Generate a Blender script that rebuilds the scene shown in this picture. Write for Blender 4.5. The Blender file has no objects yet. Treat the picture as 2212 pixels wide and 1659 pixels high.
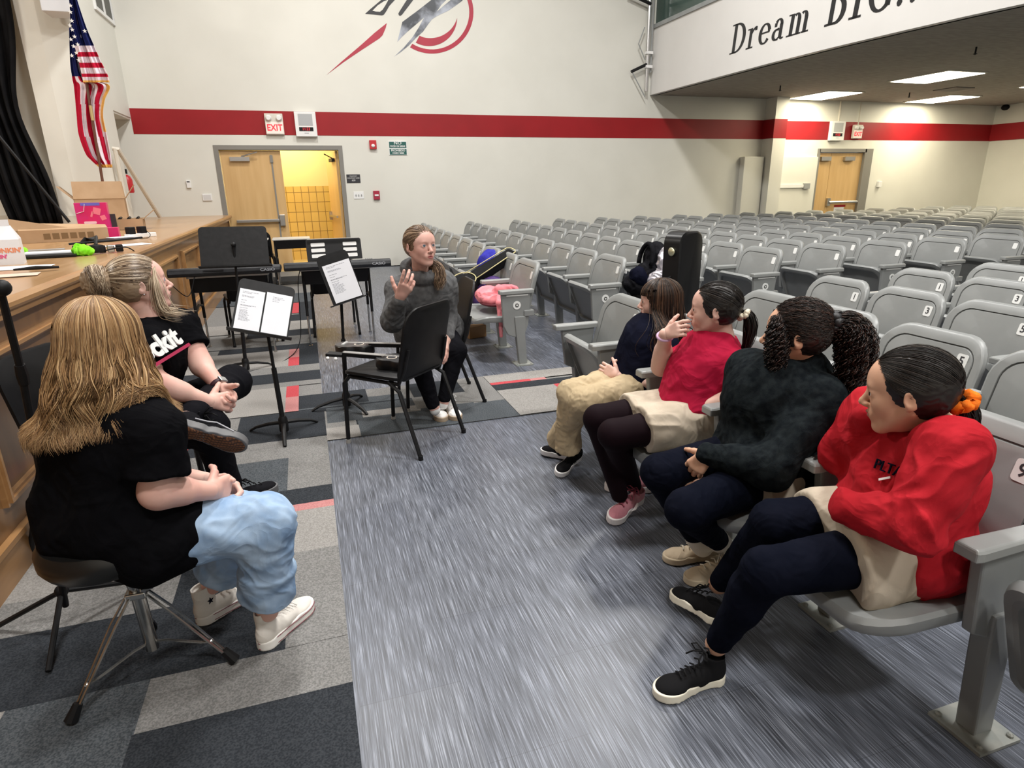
import bpy, bmesh, math, random
import numpy as np
from mathutils import Vector, Matrix, Euler
random.seed(7); np.random.seed(7)
scn = bpy.context.scene
COL = scn.collection
PI = math.pi
# ---------------------------------------------------------------- camera
FPX = 1335.06
YAW, PIT, ROL, HC = 0.31016678, 0.30994373, -0.01573849, 1.46
_f = np.array([math.sin(YAW)*math.cos(PIT), math.cos(YAW)*math.cos(PIT), -math.sin(PIT)])
_r0 = np.array([math.cos(YAW), -math.sin(YAW), 0.0]); _u0 = np.cross(_r0, _f)
_R = math.cos(ROL)*_r0+math.sin(ROL)*_u0; _U = -math.sin(ROL)*_r0+math.cos(ROL)*_u0
_C = np.array([0, 0, HC])
cd = bpy.data.cameras.new('camera'); cam = bpy.data.objects.new('camera', cd); COL.objects.link(cam)
cd.sensor_fit = 'HORIZONTAL'; cd.sensor_width = 36.0; cd.lens = 36.0*FPX/2212
cd.clip_start = 0.05; cd.clip_end = 100
cam.matrix_world = Matrix(((_R[0], _U[0], -_f[0], 0), (_R[1], _U[1], -_f[1], 0), (_R[2], _U[2], -_f[2], HC), (0, 0, 0, 1)))
scn.camera = cam
def at(x, y, X=None, Y=None, Z=None):
    """world point seen at photo pixel (x, y) on one coordinate plane"""
    d = (x-1106)/FPX*_R-(y-829.5)/FPX*_U+_f
    t = X/d[0] if X is not None else (Y/d[1] if Y is not None else (Z-HC)/d[2])
    return Vector(_C+d*t)
# ---------------------------------------------------------------- world, lights, exposure
w = bpy.data.worlds.new('world'); scn.world = w; w.use_nodes = True
w.node_tree.nodes['Background'].inputs[0].default_value = (0.93, 0.97, 1.0, 1)
w.node_tree.nodes['Background'].inputs[1].default_value = 0.25
vs = scn.view_settings
vs.view_transform = 'Standard'; vs.look = 'None'; vs.gamma = 1; vs.use_curve_mapping = False
vs.exposure = 0.16
def area(name, loc, size, power, color, sy=None, rot=(0, 0, 0), shape='DISK', spread=PI):
    l = bpy.data.lights.new(name, 'AREA'); l.shape = shape; l.size = size
    if sy: l.size_y = sy
    l.energy = power; l.color = color; l.spread = spread
    o = bpy.data.objects.new(name, l); COL.objects.link(o); o.location = loc; o.rotation_euler = rot
    return o
HL = (1.0, 0.98, 0.95)
for i, (x, y, e) in enumerate([(3.9, 7.6, 250), (3.9, 2.0, 250), (3.9, -3.2, 190), (0.3, 8.6, 215), (0.3, 3.2, 230), (0.3, -2.2, 190)]):
    area('house_lamp', (x, y, 7.3), 0.8, e*1.08, HL)
area('stage_lamp', (-6.0, 6.5, 5.6), 1.0, 240, (1.0, 0.95, 0.86))
# ---------------------------------------------------------------- tagging
def tag(o, label=None, cat=None, group=None, kind=None):
    if label: o['label'] = label
    if cat: o['category'] = cat
    if group: o['group'] = group
    if kind: o['kind'] = kind
    return o
def thing(name, label, cat, loc=(0, 0, 0), rz=0.0, group=None):
    o = bpy.data.objects.new(name, None); COL.objects.link(o)
    o.empty_display_size = 0.05
    o.location = loc; o.rotation_euler = (0, 0, rz)
    return tag(o, label, cat, group)
def rootmat(o):
    return Matrix.Translation(o.location) @ Euler(o.rotation_euler).to_matrix().to_4x4() if o is not None else Matrix.Identity(4)
def chain(o):
    m = Matrix.Identity(4)
    while o is not None:
        m = rootmat(o) @ m; o = o.parent
    return m
def mkobj(name, verts, faces, mats, parent=None, world=False, fm=None, smooth=False, bevel=0, sub=0):
    me = bpy.data.meshes.new(name)
    verts = np.asarray(verts, dtype=float).reshape(-1, 3)
    if world and parent is not None:
        mi = np.array(chain(parent).inverted()); verts = verts @ mi[:3, :3].T+mi[:3, 3]
    if isinstance(faces, np.ndarray):
        me.vertices.add(len(verts)); me.vertices.foreach_set('co', verts.ravel())
        nf, k = faces.shape
        me.loops.add(nf*k); me.loops.foreach_set('vertex_index', faces.ravel().astype(np.int32))
        me.polygons.add(nf); me.polygons.foreach_set('loop_start', np.arange(0, nf*k, k, dtype=np.int32))
        me.update(calc_edges=True)
    else:
        me.from_pydata(verts.tolist(), [], faces)
    if not isinstance(mats, (list, tuple)): mats = [mats]
    for m in mats: me.materials.append(m)
    if fm is not None: me.polygons.foreach_set('material_index', np.asarray(fm, dtype=np.int32))
    if smooth is True: me.polygons.foreach_set('use_smooth', [True]*len(me.polygons))
    me.update()
    o = bpy.data.objects.new(name, me); COL.objects.link(o)
    if parent is not None: o.parent = parent
    if bevel:
        b = o.modifiers.new('b', 'BEVEL'); b.width = bevel; b.segments = 2; b.limit_method = 'ANGLE'; b.angle_limit = 0.7
    if sub:
        s = o.modifiers.new('s', 'SUBSURF'); s.levels = sub; s.render_levels = sub
    if smooth == 'auto':
        for p in me.polygons: p.use_smooth = True
        try:
            me.set_sharp_from_angle(angle=0.6)
        except Exception: pass
    return o
def frame_from(d, up=(0, 0, 1)):
    d = Vector(d).normalized(); up = Vector(up)
    if abs(d.dot(up)) > 0.98: up = Vector((0, 1, 0)) if abs(d.y) < .9 else Vector((1, 0, 0))
    x = up.cross(d).normalized(); y = d.cross(x)
    return x, y, d
class MB:
    def __init__(s): s.v = []; s.f = []; s.m = []; s.cur = 0; s.T = None
    def mat(s, i): s.cur = i; return s
    def add(s, vs, fs):
        n = len(s.v)
        if s.T is not None: vs = [s.T @ Vector(v) for v in vs]
        s.v += [tuple(v) for v in vs]; s.f += [tuple(i+n for i in f) for f in fs]; s.m += [s.cur]*len(fs); return s
    def box(s, c, d, rz=0, R=None):
        M = R if R is not None else Matrix.Rotation(rz, 3, 'Z')
        c = Vector(c); h = Vector(d)/2
        vs = [c+M @ Vector((sx*h.x, sy*h.y, sz*h.z)) for sz in (-1, 1) for sx, sy in ((-1, -1), (1, -1), (1, 1), (-1, 1))]
        return s.add(vs, [(3, 2, 1, 0), (4, 5, 6, 7), (0, 1, 5, 4), (1, 2, 6, 5), (2, 3, 7, 6), (3, 0, 4, 7)])
    def box2(s, a, b):
        a = Vector(a); b = Vector(b)
        return s.box((a+b)/2, [abs(b[i]-a[i]) for i in range(3)])
    def hexa(s, p): # 8 points bottom 4 ccw, top 4 ccw
        return s.add(p, [(3, 2, 1, 0), (4, 5, 6, 7), (0, 1, 5, 4), (1, 2, 6, 5), (2, 3, 7, 6), (3, 0, 4, 7)])
    def tube(s, pts, r, n=8, cap=True, flat=1.0, up=(0, 0, 1)):
        pts = [Vector(p) for p in pts]; rs = r if isinstance(r, (list, tuple)) else [r]*len(pts)
        vs = []; fs = []; px = None
        for i, p in enumerate(pts):
            d = (pts[min(i+1, len(pts)-1)]-pts[max(i-1, 0)])
            if px is None: x, y, d = frame_from(d, up)
            else:
                d = d.normalized(); y = d.cross(px).normalized(); x = y.cross(d)
            px = x
            for k in range(n):
                a = 2*PI*k/n+PI/n; vs.append(p+x*math.cos(a)*rs[i]+y*math.sin(a)*rs[i]*flat)
        for i in range(len(pts)-1):
            for k in range(n):
                a = i*n+k; b = i*n+(k+1) % n; fs.append((a, b, b+n, a+n))
        if cap: fs += [tuple(range(n))[::-1], tuple(range((len(pts)-1)*n, len(pts)*n))]
        return s.add(vs, fs)
    def cyl(s, a, b, r, r2=None, n=16): return s.tube([a, b], [r, r if r2 is None else r2], n)
    def lathe(s, o, prof, n=20, ax=(0, 0, 1)):
        x, y, d = frame_from(ax); o = Vector(o); vs = []; fs = []
        for r, h in prof:
            for k in range(n):
                a = 2*PI*k/n; vs.append(o+d*h+x*math.cos(a)*r+y*math.sin(a)*r)
        for i in range(len(prof)-1):
            for k in range(n):
                a = i*n+k; b = i*n+(k+1) % n; fs.append((a, b, b+n, a+n))
        fs += [tuple(range(n))[::-1], tuple(range((len(prof)-1)*n, len(prof)*n))]
        return s.add(vs, fs)
    def ball(s, c, r, n=14, m=8):
        c = Vector(c); r = Vector(r) if isinstance(r, (tuple, list, Vector)) else Vector((r, r, r)); vs = []; fs = []
        for i in range(m+1):
            t = PI*i/m
            for k in range(n):
                a = 2*PI*k/n; vs.append(c+Vector((r.x*math.sin(t)*math.cos(a), r.y*math.sin(t)*math.sin(a), r.z*math.cos(t))))
        for i in range(m):
            for k in range(n):
                a = i*n+k; b = i*n+(k+1) % n; fs.append((a, a+n, b+n, b))
        return s.add(vs, fs)
    def prism(s, poly, o, x, y, depth):
        """poly 2-D ccw in plane (x, y) at o, extruded by vector depth"""
        o = Vector(o); x = Vector(x); y = Vector(y); dp = Vector(depth); n = len(poly)
        a = [o+x*p[0]+y*p[1] for p in poly]; b = [p+dp for p in a]
        return s.add(a+b, [tuple(range(n))[::-1], tuple(range(n, 2*n))]+[(i, (i+1) % n, (i+1) % n+n, i+n) for i in range(n)])
    def build(s, name, mats, parent=None, world=False, smooth=False, bevel=0, sub=0):
        return mkobj(name, s.v, s.f, mats, parent, world, s.m if isinstance(mats, (list, tuple)) else None, smooth, bevel, sub)
def rrect(w, h, r, n=5, cx=0, cy=0):
    if not isinstance(r, (tuple, list)): r = (r, r, r, r)  # BL BR TR TL
    out = []
    for (sx, sy, a0, rr) in ((-1, -1, PI, r[0]), (1, -1, 1.5*PI, r[1]), (1, 1, 0, r[2]), (-1, 1, .5*PI, r[3])):
        for k in range(n+1):
            a = a0+k/n*PI/2; out.append((cx+sx*(w/2-rr)+rr*math.cos(a), cy+sy*(h/2-rr)+rr*math.sin(a)))
    return out
def rings(ringlist, cap0=True, cap1=True):
    n = len(ringlist[0]); vs = [p for r in ringlist for p in r]; fs = []
    for i in range(len(ringlist)-1):
        for k in range(n):
            a = i*n+k; b = i*n+(k+1) % n; fs.append((a, b, b+n, a+n))
    if cap0: fs.append(tuple(range(n))[::-1])
    if cap1: fs.append(tuple(range((len(ringlist)-1)*n, len(ringlist)*n)))
    return vs, fs
def text(name, body, size, origin, xdir, ydir, mat, parent=None, align='CENTER', depth=0.001, shear=0.0, xs=1.0, bold=0.0, local=False):
    """lettering as a mesh lying in plane xdir,ydir (world coordinates)"""
    c = bpy.data.curves.new(name, 'FONT'); c.body = body; c.size = size; c.align_x = align; c.align_y = 'CENTER'
    c.extrude = depth; c.shear = shear; c.offset = bold; c.resolution_u = 3
    t = bpy.data.objects.new(name, c); COL.objects.link(t)
    dg = bpy.context.evaluated_depsgraph_get(); dg.update()
    me = bpy.data.meshes.new_from_object(t.evaluated_get(dg)); bpy.data.objects.remove(t); bpy.data.curves.remove(c)
    x = Vector(xdir).normalized(); y = Vector(ydir).normalized(); z = x.cross(y)
    vs = [Vector(origin)+x*v.co.x*xs+y*v.co.y+z*v.co.z for v in me.vertices]
    fs = [tuple(p.vertices) for p in me.polygons]; bpy.data.meshes.remove(me)
    return mkobj(name, vs, fs, mat, parent, world=parent is not None and not local)
def copy_tree(o, parent=None):
    c = o.copy(); COL.objects.link(c); c.parent = parent
    for ch in o.children: copy_tree(ch, c)
    return c
# ---------------------------------------------------------------- materials
MATS = {}
def mat(name, color, rough=0.6, metal=0.0, spec=0.5, emit=None, estr=0, alpha=1, sheen=0, coat=0, trans=0, sss=0):
    m = bpy.data.materials.new(name); m.use_nodes = True; b = m.node_tree.nodes['Principled BSDF']
    b.inputs['Base Color'].default_value = (*color, 1); b.inputs['Roughness'].default_value = rough
    b.inputs['Metallic'].default_value = metal; b.inputs['Specular IOR Level'].default_value = spec
    if emit: b.inputs['Emission Color'].default_value = (*emit, 1); b.inputs['Emission Strength'].default_value = estr
    if alpha < 1: b.inputs['Alpha'].default_value = alpha
    if sheen: b.inputs['Sheen Weight'].default_value = sheen; b.inputs['Sheen Roughness'].default_value = .5
    if coat: b.inputs['Coat Weight'].default_value = coat; b.inputs['Coat Roughness'].default_value = .15
    if trans: b.inputs['Transmission Weight'].default_value = trans
    if sss:
        b.inputs['Subsurface Weight'].default_value = sss; b.inputs['Subsurface Radius'].default_value = (.012, .005, .003); b.inputs['Subsurface Scale'].default_value = 1
    MATS[name] = m; return m
def noisy(m, c2, scale=8.0, stretch=(1, 1, 1), lo=.35, hi=.65, detail=4, bump=0.0, bscale=None, coord='Object', dist=0.002, rough2=None):
    """mix the base colour with a second one by noise, and add a bump"""
    nt = m.node_tree; N = nt.nodes; L = nt.links; b = N['Principled BSDF']
    tc = N.new('ShaderNodeTexCoord'); mp = N.new('ShaderNodeMapping'); mp.inputs['Scale'].default_value = stretch
    L.new(tc.outputs[coord], mp.inputs[0])
    if c2 is not None:
        n1 = N.new('ShaderNodeTexNoise'); n1.inputs['Scale'].default_value = scale; n1.inputs['Detail'].default_value = detail
        L.new(mp.outputs[0], n1.inputs['Vector'])
        r = N.new('ShaderNodeMapRange'); r.inputs[1].default_value = lo; r.inputs[2].default_value = hi; L.new(n1.outputs[0], r.inputs[0])
        mx = N.new('ShaderNodeMix'); mx.data_type = 'RGBA'; mx.inputs['A'].default_value = b.inputs['Base Color'].default_value
        mx.inputs['B'].default_value = (*c2, 1); L.new(r.outputs[0], mx.inputs['Factor']); L.new(mx.outputs['Result'], b.inputs['Base Color'])
        if rough2 is not None:
            r2 = N.new('ShaderNodeMapRange'); r2.inputs[1].default_value = lo; r2.inputs[2].default_value = hi
            r2.inputs[3].default_value = b.inputs['Roughness'].default_value; r2.inputs[4].default_value = rough2
            L.new(n1.outputs[0], r2.inputs[0]); L.new(r2.outputs[0], b.inputs['Roughness'])
    if bump:
        n2 = N.new('ShaderNodeTexNoise'); n2.inputs['Scale'].default_value = bscale or scale*4; n2.inputs['Detail'].default_value = 3
        L.new(mp.outputs[0], n2.inputs['Vector'])
        bp = N.new('ShaderNodeBump'); bp.inputs['Strength'].default_value = bump; bp.inputs['Distance'].default_value = dist
        L.new(n2.outputs[0], bp.inputs['Height']); L.new(bp.outputs[0], b.inputs['Normal'])
    return m
M_wall = noisy(mat('wall_paint', (.72, .71, .65), .55, spec=.3), (.68, .67, .61), 1.2, bump=.15, bscale=140, dist=.001)
M_red = noisy(mat('stripe_red', (.31, .010, .015), .45, spec=.35), (.27, .009, .013), 2.0)
M_fascia = noisy(mat('fascia_paint', (.70, .69, .67), .5, spec=.3), (.67, .66, .64), 1.5)
M_black = mat('black_plastic', (.007, .007, .008), .5, spec=.25)
M_blackmetal = noisy(mat('black_metal', (.007, .007, .008), .5, spec=.25), (.012, .012, .013), 30)
M_blackmatte = mat('black_matte', (.007, .007, .008), .8, spec=.2)
M_grey = mat('grey_plastic_mid', (.30, .31, .31), .5)
M_white = mat('white_plastic', (.8, .8, .79), .4)
M_paper = noisy(mat('paper', (.84, .85, .9), .7), (.80, .81, .86), 6)
M_ink = mat('ink', (.03, .03, .035), .6)
M_inkgrey = mat('ink_grey', (.35, .36, .4), .6)
M_chrome = noisy(mat('chrome', (.62, .61, .59), .22, 1.0), (.45, .44, .42), 25)
M_steel = mat('steel', (.5, .5, .5), .35, 1.0)
M_cream = mat('cream_paint', (.62, .58, .50), .5)
M_redp = mat('red_plastic', (.5, .02, .03), .35)
def wood(name, c1, c2, stretch=(1, 1, 12), scale=3.0, rough=.32, coat=.25):
    m = mat(name, c1, rough, coat=coat)
    noisy(m, c2, scale, stretch, .3, .7, 6, rough2=rough+.08)
    return m
M_stagewood = wood('stage_front_oak', (.165, .078, .028), (.235, .12, .046), (2, 2, .35), 7.0, .3, .35)
M_stagetrim = wood('stage_trim_oak', (.31, .155, .058), (.41, .225, .092), (.4, .4, 3), 6.0, .3, .3)
M_stagefloor = wood('stage_floor_maple', (.40, .22, .095), (.47, .29, .145), (6, .4, 1), 3.0, .28, .4)
M_door = wood('door_veneer', (.56, .35, .145), (.64, .42, .19), (3, 3, .25), 4.0, .38, .2)
M_card = noisy(mat('cardboard', (.42, .27, .15), .75), (.48, .32, .19), 5)
M_card2 = mat('cardboard_dark', (.10, .065, .04), .8)
M_cloth_black = noisy(mat('drape_black', (.005, .005, .006), .9, spec=.1), (.010, .010, .011), 4)
# floor vinyl: fine streaks along the planks
def vinyl():
    m = mat('vinyl_plank', (.2, .2, .2), .34, spec=.5); nt = m.node_tree; N = nt.nodes; L = nt.links; b = N['Principled BSDF']
    tc = N.new('ShaderNodeTexCoord')
    def nz(sc, st, det=3):
        mp = N.new('ShaderNodeMapping'); mp.inputs['Scale'].default_value = st; L.new(tc.outputs['Object'], mp.inputs[0])
        n = N.new('ShaderNodeTexNoise'); n.inputs['Scale'].default_value = sc; n.inputs['Detail'].default_value = det; L.new(mp.outputs[0], n.inputs['Vector']); return n
    n1 = nz(9, (34, .8, 1), 4); n2 = nz(5, (26, .5, 1), 3)
    ad = N.new('ShaderNodeMath'); ad.operation = 'MULTIPLY_ADD'; L.new(n2.outputs[0], ad.inputs[0]); ad.inputs[1].default_value = .45; L.new(n1.outputs[0], ad.inputs[2])
    cr = N.new('ShaderNodeValToRGB'); L.new(ad.outputs[0], cr.inputs[0])
    e = cr.color_ramp.elements; e[0].position = .50; e[0].color = (.038, .042, .052, 1); e[1].position = .95; e[1].color = (.30, .325, .38, 1)
    a = e.new(.66); a.color = (.080, .088, .108, 1); a = e.new(.78); a.color = (.135, .148, .180, 1)
    # plank seams 0.91 x 0.15 running along Y
    br = N.new('ShaderNodeTexBrick'); mp = N.new('ShaderNodeMapping'); mp.inputs['Rotation'].default_value = (0, 0, PI/2)
    L.new(tc.outputs['Object'], mp.inputs[0]); L.new(mp.outputs[0], br.inputs['Vector'])
    br.inputs['Scale'].default_value = 1; br.inputs['Brick Width'].default_value = .61; br.inputs['Row Height'].default_value = .305
    br.inputs['Mortar Size'].default_value = .0012; br.inputs['Mortar Smooth'].default_value = .4
    br.inputs['Color1'].default_value = (1, 1, 1, 1); br.inputs['Color2'].default_value = (.86, .87, .9, 1); br.inputs['Mortar'].default_value = (.6, .6, .6, 1)
    mx = N.new('ShaderNodeMix'); mx.data_type = 'RGBA'; mx.blend_type = 'MULTIPLY'; mx.inputs['Factor'].default_value = 1
    L.new(cr.outputs[0], mx.inputs['A']); L.new(br.outputs['Color'], mx.inputs['B']); L.new(mx.outputs['Result'], b.inputs['Base Color'])
    rr = N.new('ShaderNodeMapRange'); rr.inputs[3].default_value = .30; rr.inputs[4].default_value = .44; L.new(n1.outputs[0], rr.inputs[0]); L.new(rr.outputs[0], b.inputs['Roughness'])
    bp = N.new('ShaderNodeBump'); bp.inputs['Strength'].default_value = .12; bp.inputs['Distance'].default_value = .001; L.new(n1.outputs[0], bp.inputs['Height']); L.new(bp.outputs[0], b.inputs['Normal'])
    return m
M_vinyl = vinyl()
def carpet(name, c, c2):
    m = mat(name, c, .95, spec=.1); noisy(m, c2, 160, (1, 1, 1), .38, .62, 3, bump=.6, bscale=220, dist=.004); return m
K = {'D': carpet('carpet_charcoal', (.022, .025, .030), (.042, .047, .054)),
     'M': carpet('carpet_slate', (.050, .058, .066), (.105, .115, .125)),
     'G': carpet('carpet_grey', (.155, .153, .148), (.25, .245, .238)),
     'L': carpet('carpet_light', (.235, .225, .212), (.335, .322, .305)),
     'P': carpet('carpet_pink', (.42, .17, .17), (.5, .24, .23)),
     'R': carpet('carpet_red', (.42, .05, .065), (.52, .09, .10))}
# ================================================================= the setting
WY = 12.36; SX = -1.226; SZ = 1.045
def struct(mb, name, mats, **k): return tag(mb.build(name, mats, **k), kind='structure')
b = MB(); b.box2((-12, -6, -.3), (18, 14, 0)); struct(b, 'floor', M_vinyl)
# carpet tiles laid flush on the slab: rectangles measured on the floor grid (x0, y0, x1, y1, colour)
TIL = [(-1.23, -4, -.012, WY, 'G'), (-.012, 3.654, 8.5, 4.60, 'G'),
 # foreground
 (-1.23, -4, -.012, 1.63, 'M'), (-.62, 1.2, -.012, 1.63, 'D'), (-1.23, 1.63, -.615, 1.848, 'M'), (-1.23, 1.0, -1.0, 1.848, 'L'), (-.615, 1.63, -.012, 1.852, 'G'),
 (-1.23, 1.848, -.62, 2.222, 'D'), (-.62, 1.848, -.215, 2.45, 'D'), (-.62, 2.45, -.215, 3.05, 'M'), (-.79, 2.45, -.62, 2.58, 'D'), (-.86, 2.44, -.79, 2.58, 'R'),
 (-1.23, 2.222, -.62, 2.44, 'G'), (-1.23, 2.44, -.86, 3.05, 'L'), (-.79, 2.58, -.62, 3.05, 'L'), (-.86, 2.58, -.79, 3.05, 'L'),
 (-.215, 1.852, -.012, 2.44, 'G'), (-.215, 2.44, -.012, 2.81, 'L'), (-.30, 2.81, -.215, 2.878, 'R'), (-.215, 2.81, -.012, 2.878, 'P'), (-.62, 2.878, -.012, 3.05, 'D'),
 (-.8, 3.05, -.232, 3.47, 'M'), (-.232, 3.05, -.012, 3.654, 'G'), (-1.23, 3.05, -.8, 3.654, 'L'),
 (-.8, 3.47, -.232, 3.66, 'G'), (-.232, 3.47, -.012, 3.66, 'G'), (-1.23, 3.66, -.85, 3.93, 'G'), (-.853, 3.655, -.80, 3.94, 'R'), (-.80, 3.655, -.55, 3.94, 'D'), (-.55, 3.655, -.18, 3.75, 'G'),
 (-.55, 3.75, -.012, 3.87, 'D'), (-.55, 3.87, -.012, 4.26, 'D'), (-.182, 3.87, .60, 4.27, 'D'), (-.012, 3.654, .18, 4.2, 'G'), (.0, 3.95, .6, 4.25, 'M'), (-.012, 3.654, .19, 3.86, 'L'),
 (.19, 3.654, 1.226, 4.02, 'M'), (.23, 3.98, .62, 4.1, 'L'), (.60, 4.02, 1.0, 4.27, 'G'), (.62, 4.27, 1.0, 4.6, 'D'), (1.0, 4.0, 1.226, 4.6, 'G'),
 (-1.23, 4.27, -.27, 4.88, 'L'), (-.27, 4.27, -.18, 4.60, 'P'), (-.27, 4.60, -.18, 4.88, 'R'), (-.18, 4.27, .55, 4.40, 'M'), (-.18, 4.3, .3, 4.88, 'D'), (-1.23, 4.88, -.012, 5.0, 'G'),
 (-.9, 5.0, .3, 5.28, 'D'), (-1.23, 5.0, -.9, 5.49, 'D'), (-.9, 5.28, .3, 5.49, 'G'),
 (-1.23, 5.49, -.27, 6.1, 'L'), (-.27, 5.49, -.18, 5.78, 'R'), (-.27, 5.78, -.18, 6.1, 'P'), (-.18, 5.49, .3, 6.1, 'D'), (-.9, 6.1, .3, 6.3, 'D'), (-1.23, 6.3, .3, 6.7, 'G'), (-.7, 6.7, .3, 7.0, 'D'),
 (-1.23, 7.0, .3, 7.5, 'L'), (-.6, 7.5, .3, 7.9, 'D'), (-.27, 8.0, -.19, 8.75, 'R'), (-.19, 7.9, .3, 8.8, 'D'), (-1.23, 8.8, .0, 9.6, 'M'), (.0, 8.8, 1.0, 9.3, 'D'), (.4, 10.0, 1.3, 10.6, 'D'), (-1.0, 10.6, .2, 11.6, 'D'),
 # aisle carpet
 (1.226, 3.654, 1.9, 4.30, 'L'), (1.226, 4.27, 1.85, 4.34, 'D'), (1.226, 4.20, 1.9, 4.34, 'D'), (1.226, 4.34, 1.55, 4.395, 'R'), (1.55, 4.34, 1.68, 4.395, 'P'), (1.68, 3.95, 1.78, 4.20, 'R'), (1.78, 3.654, 1.9, 4.2, 'D'),
 (1.226, 4.395, 2.4, 4.59, 'L'), (2.4, 3.654, 3.0, 4.59, 'D'), (4.0, 3.654, 5.0, 4.59, 'M')]
b = MB(); keys = list(K)
for i, (x0, y0, x1, y1, c) in enumerate(TIL):
    if y0 >= 4.6: x1 = min(x1, -.012)
    elif y1 > 4.6 and x1 > 0: y1 = 4.6
    if x1 <= x0: continue
    z = .0015+i*.00012
    b.cur = keys.index(c); b.add([(x0, y0, z), (x1, y0, z), (x1, y1, z), (x0, y1, z)], [(0, 1, 2, 3)])
struct(b, 'floor_carpet', [K[k] for k in keys])
# ---- far (side) wall with the doorway to the corridor
def wallxz(b, x0, x1, z0, z1, y=WY, t=.2): b.box2((x0, y, z0), (x1, y+t, z1))
DL, DR, DT = -1.28, .72, 2.13
b = MB()
wallxz(b, -4, DL, 0, 8); wallxz(b, DR, 9.35, 0, 8); wallxz(b, DL, DR, DT, 8)
wallxz(b, 9.35, 11.56, 0, 3.4, WY); wallxz(b, 11.56, 12.95, 2.12, 3.4, WY); wallxz(b, 12.95, 17.3, 0, 3.4, WY)
struct(b, 'wall_far', M_wall)
S0, S1 = 2.372, 2.762
b = MB(); b.box2((-2.52, WY-.004, S0), (9.92, WY+.01, S1)); b.box2((10.25, WY-.004, S0), (16.9, WY+.01, S1)); b.box2((9.916, WY-.35, S0), (9.93, WY, S1)); b.box2((9.92, WY-.354, S0), (10.26, WY-.3, S1)); b.box2((16.89, 2, S0), (16.93, WY, S1))
struct(b, 'trim_1', M_red)
b = MB(); b.box2((9.93, WY-.35, 0), (10.26, WY+.05, 3.3)); struct(b, 'wall_pier', M_wall)
b = MB(); b.box2((9.38, WY-.165, 0), (9.9, WY-.003, 2.0)); tag(b.build('pipe_chase', M_wall, bevel=.01), 'tall cream boxed pipe cover standing against the side wall left of the pier', 'wall box')
b = MB(); b.box2((10.3, WY-.05, 0), (11.50, WY-.003, 2.0)); tag(b.build('wall_panel', M_wall, bevel=.005), 'low cream panel fixed to the wall left of the far double door', 'wall panel')
b = MB(); b.box2((16.92, -2, 0), (17.2, WY+.2, 3.4)); struct(b, 'wall_back', M_wall)
# balcony: curved front and the low ceiling under it
FX = [(7.035, WY), (7.05, 10.5), (7.064, 8.73), (7.12, 7.6), (7.22, 6.57), (7.31, 5.9), (7.414, 5.35), (7.62, 4.4), (7.9, 3.2), (8.5, 1.5), (9.6, -.8)]
b = MB(); n = len(FX)
for (x0, y0), (x1, y1) in zip(FX[:-1], FX[1:]):
    b.hexa([(x0, y0, 3.2), (x1, y1, 3.2), (x1+.15, y1, 3.2), (x0+.15, y0, 3.2), (x0, y0, 4.42), (x1, y1, 4.42), (x1+.15, y1, 4.42), (x0+.15, y0, 4.42)])
struct(b, 'wall_balcony_front', M_fascia)
M_rail = noisy(mat('balcony_top_grey', (.25, .27, .27), .5), (.32, .33, .33), 4)
b = MB()
for (x0, y0), (x1, y1) in zip(FX[:-1], FX[1:]):
    b.hexa([(x0-.03, y0, 4.40), (x1-.03, y1, 4.40), (x1+.2, y1, 4.40), (x0+.2, y0, 4.40), (x0-.03, y0, 4.47), (x1-.03, y1, 4.47), (x1+.2, y1, 4.47), (x0+.2, y0, 4.47)])
struct(b, 'trim_2', M_rail)
M_glass = mat('balcony_glass', (.10, .17, .15), .12, trans=.6, alpha=.85)
b = MB()
for (x0, y0), (x1, y1) in zip(FX[:-1], FX[1:]): b.hexa([(x0+.06, y0, 4.47), (x1+.06, y1, 4.47), (x1+.072, y1, 4.47), (x0+.072, y0, 4.47), (x0+.06, y0, 5.2), (x1+.06, y1, 5.2), (x1+.072, y1, 5.2), (x0+.072, y0, 5.2)])
struct(b, 'window_1', M_glass)
M_ac = noisy(mat('acoustic_ceiling', (.34, .31, .27), .85), (.27, .245, .21), 6, (1, 3, 1), .35, .65, 5, bump=.4, bscale=60, dist=.004)
b = MB(); top = [(x+.1, y) for x, y in FX]
poly = top+[(16.95, -.8), (16.95, WY)]
b.add([(x, y, 3.2) for x, y in poly]+[(x, y, 3.3) for x, y in poly], [tuple(range(len(poly))), tuple(range(len(poly), 2*len(poly)))[::-1]]); struct(b, 'ceiling_under_balcony', M_ac)
b = MB(); b.box2((-12, -8, 8), (18, 14, 8.2)); struct(b, 'ceiling', mat('ceiling_white', (.6, .6, .58), .8))
b = MB(); b.box2((7.2, -3, 4.3), (17.2, 13, 4.4)); struct(b, 'floor_balcony', M_ac)
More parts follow.
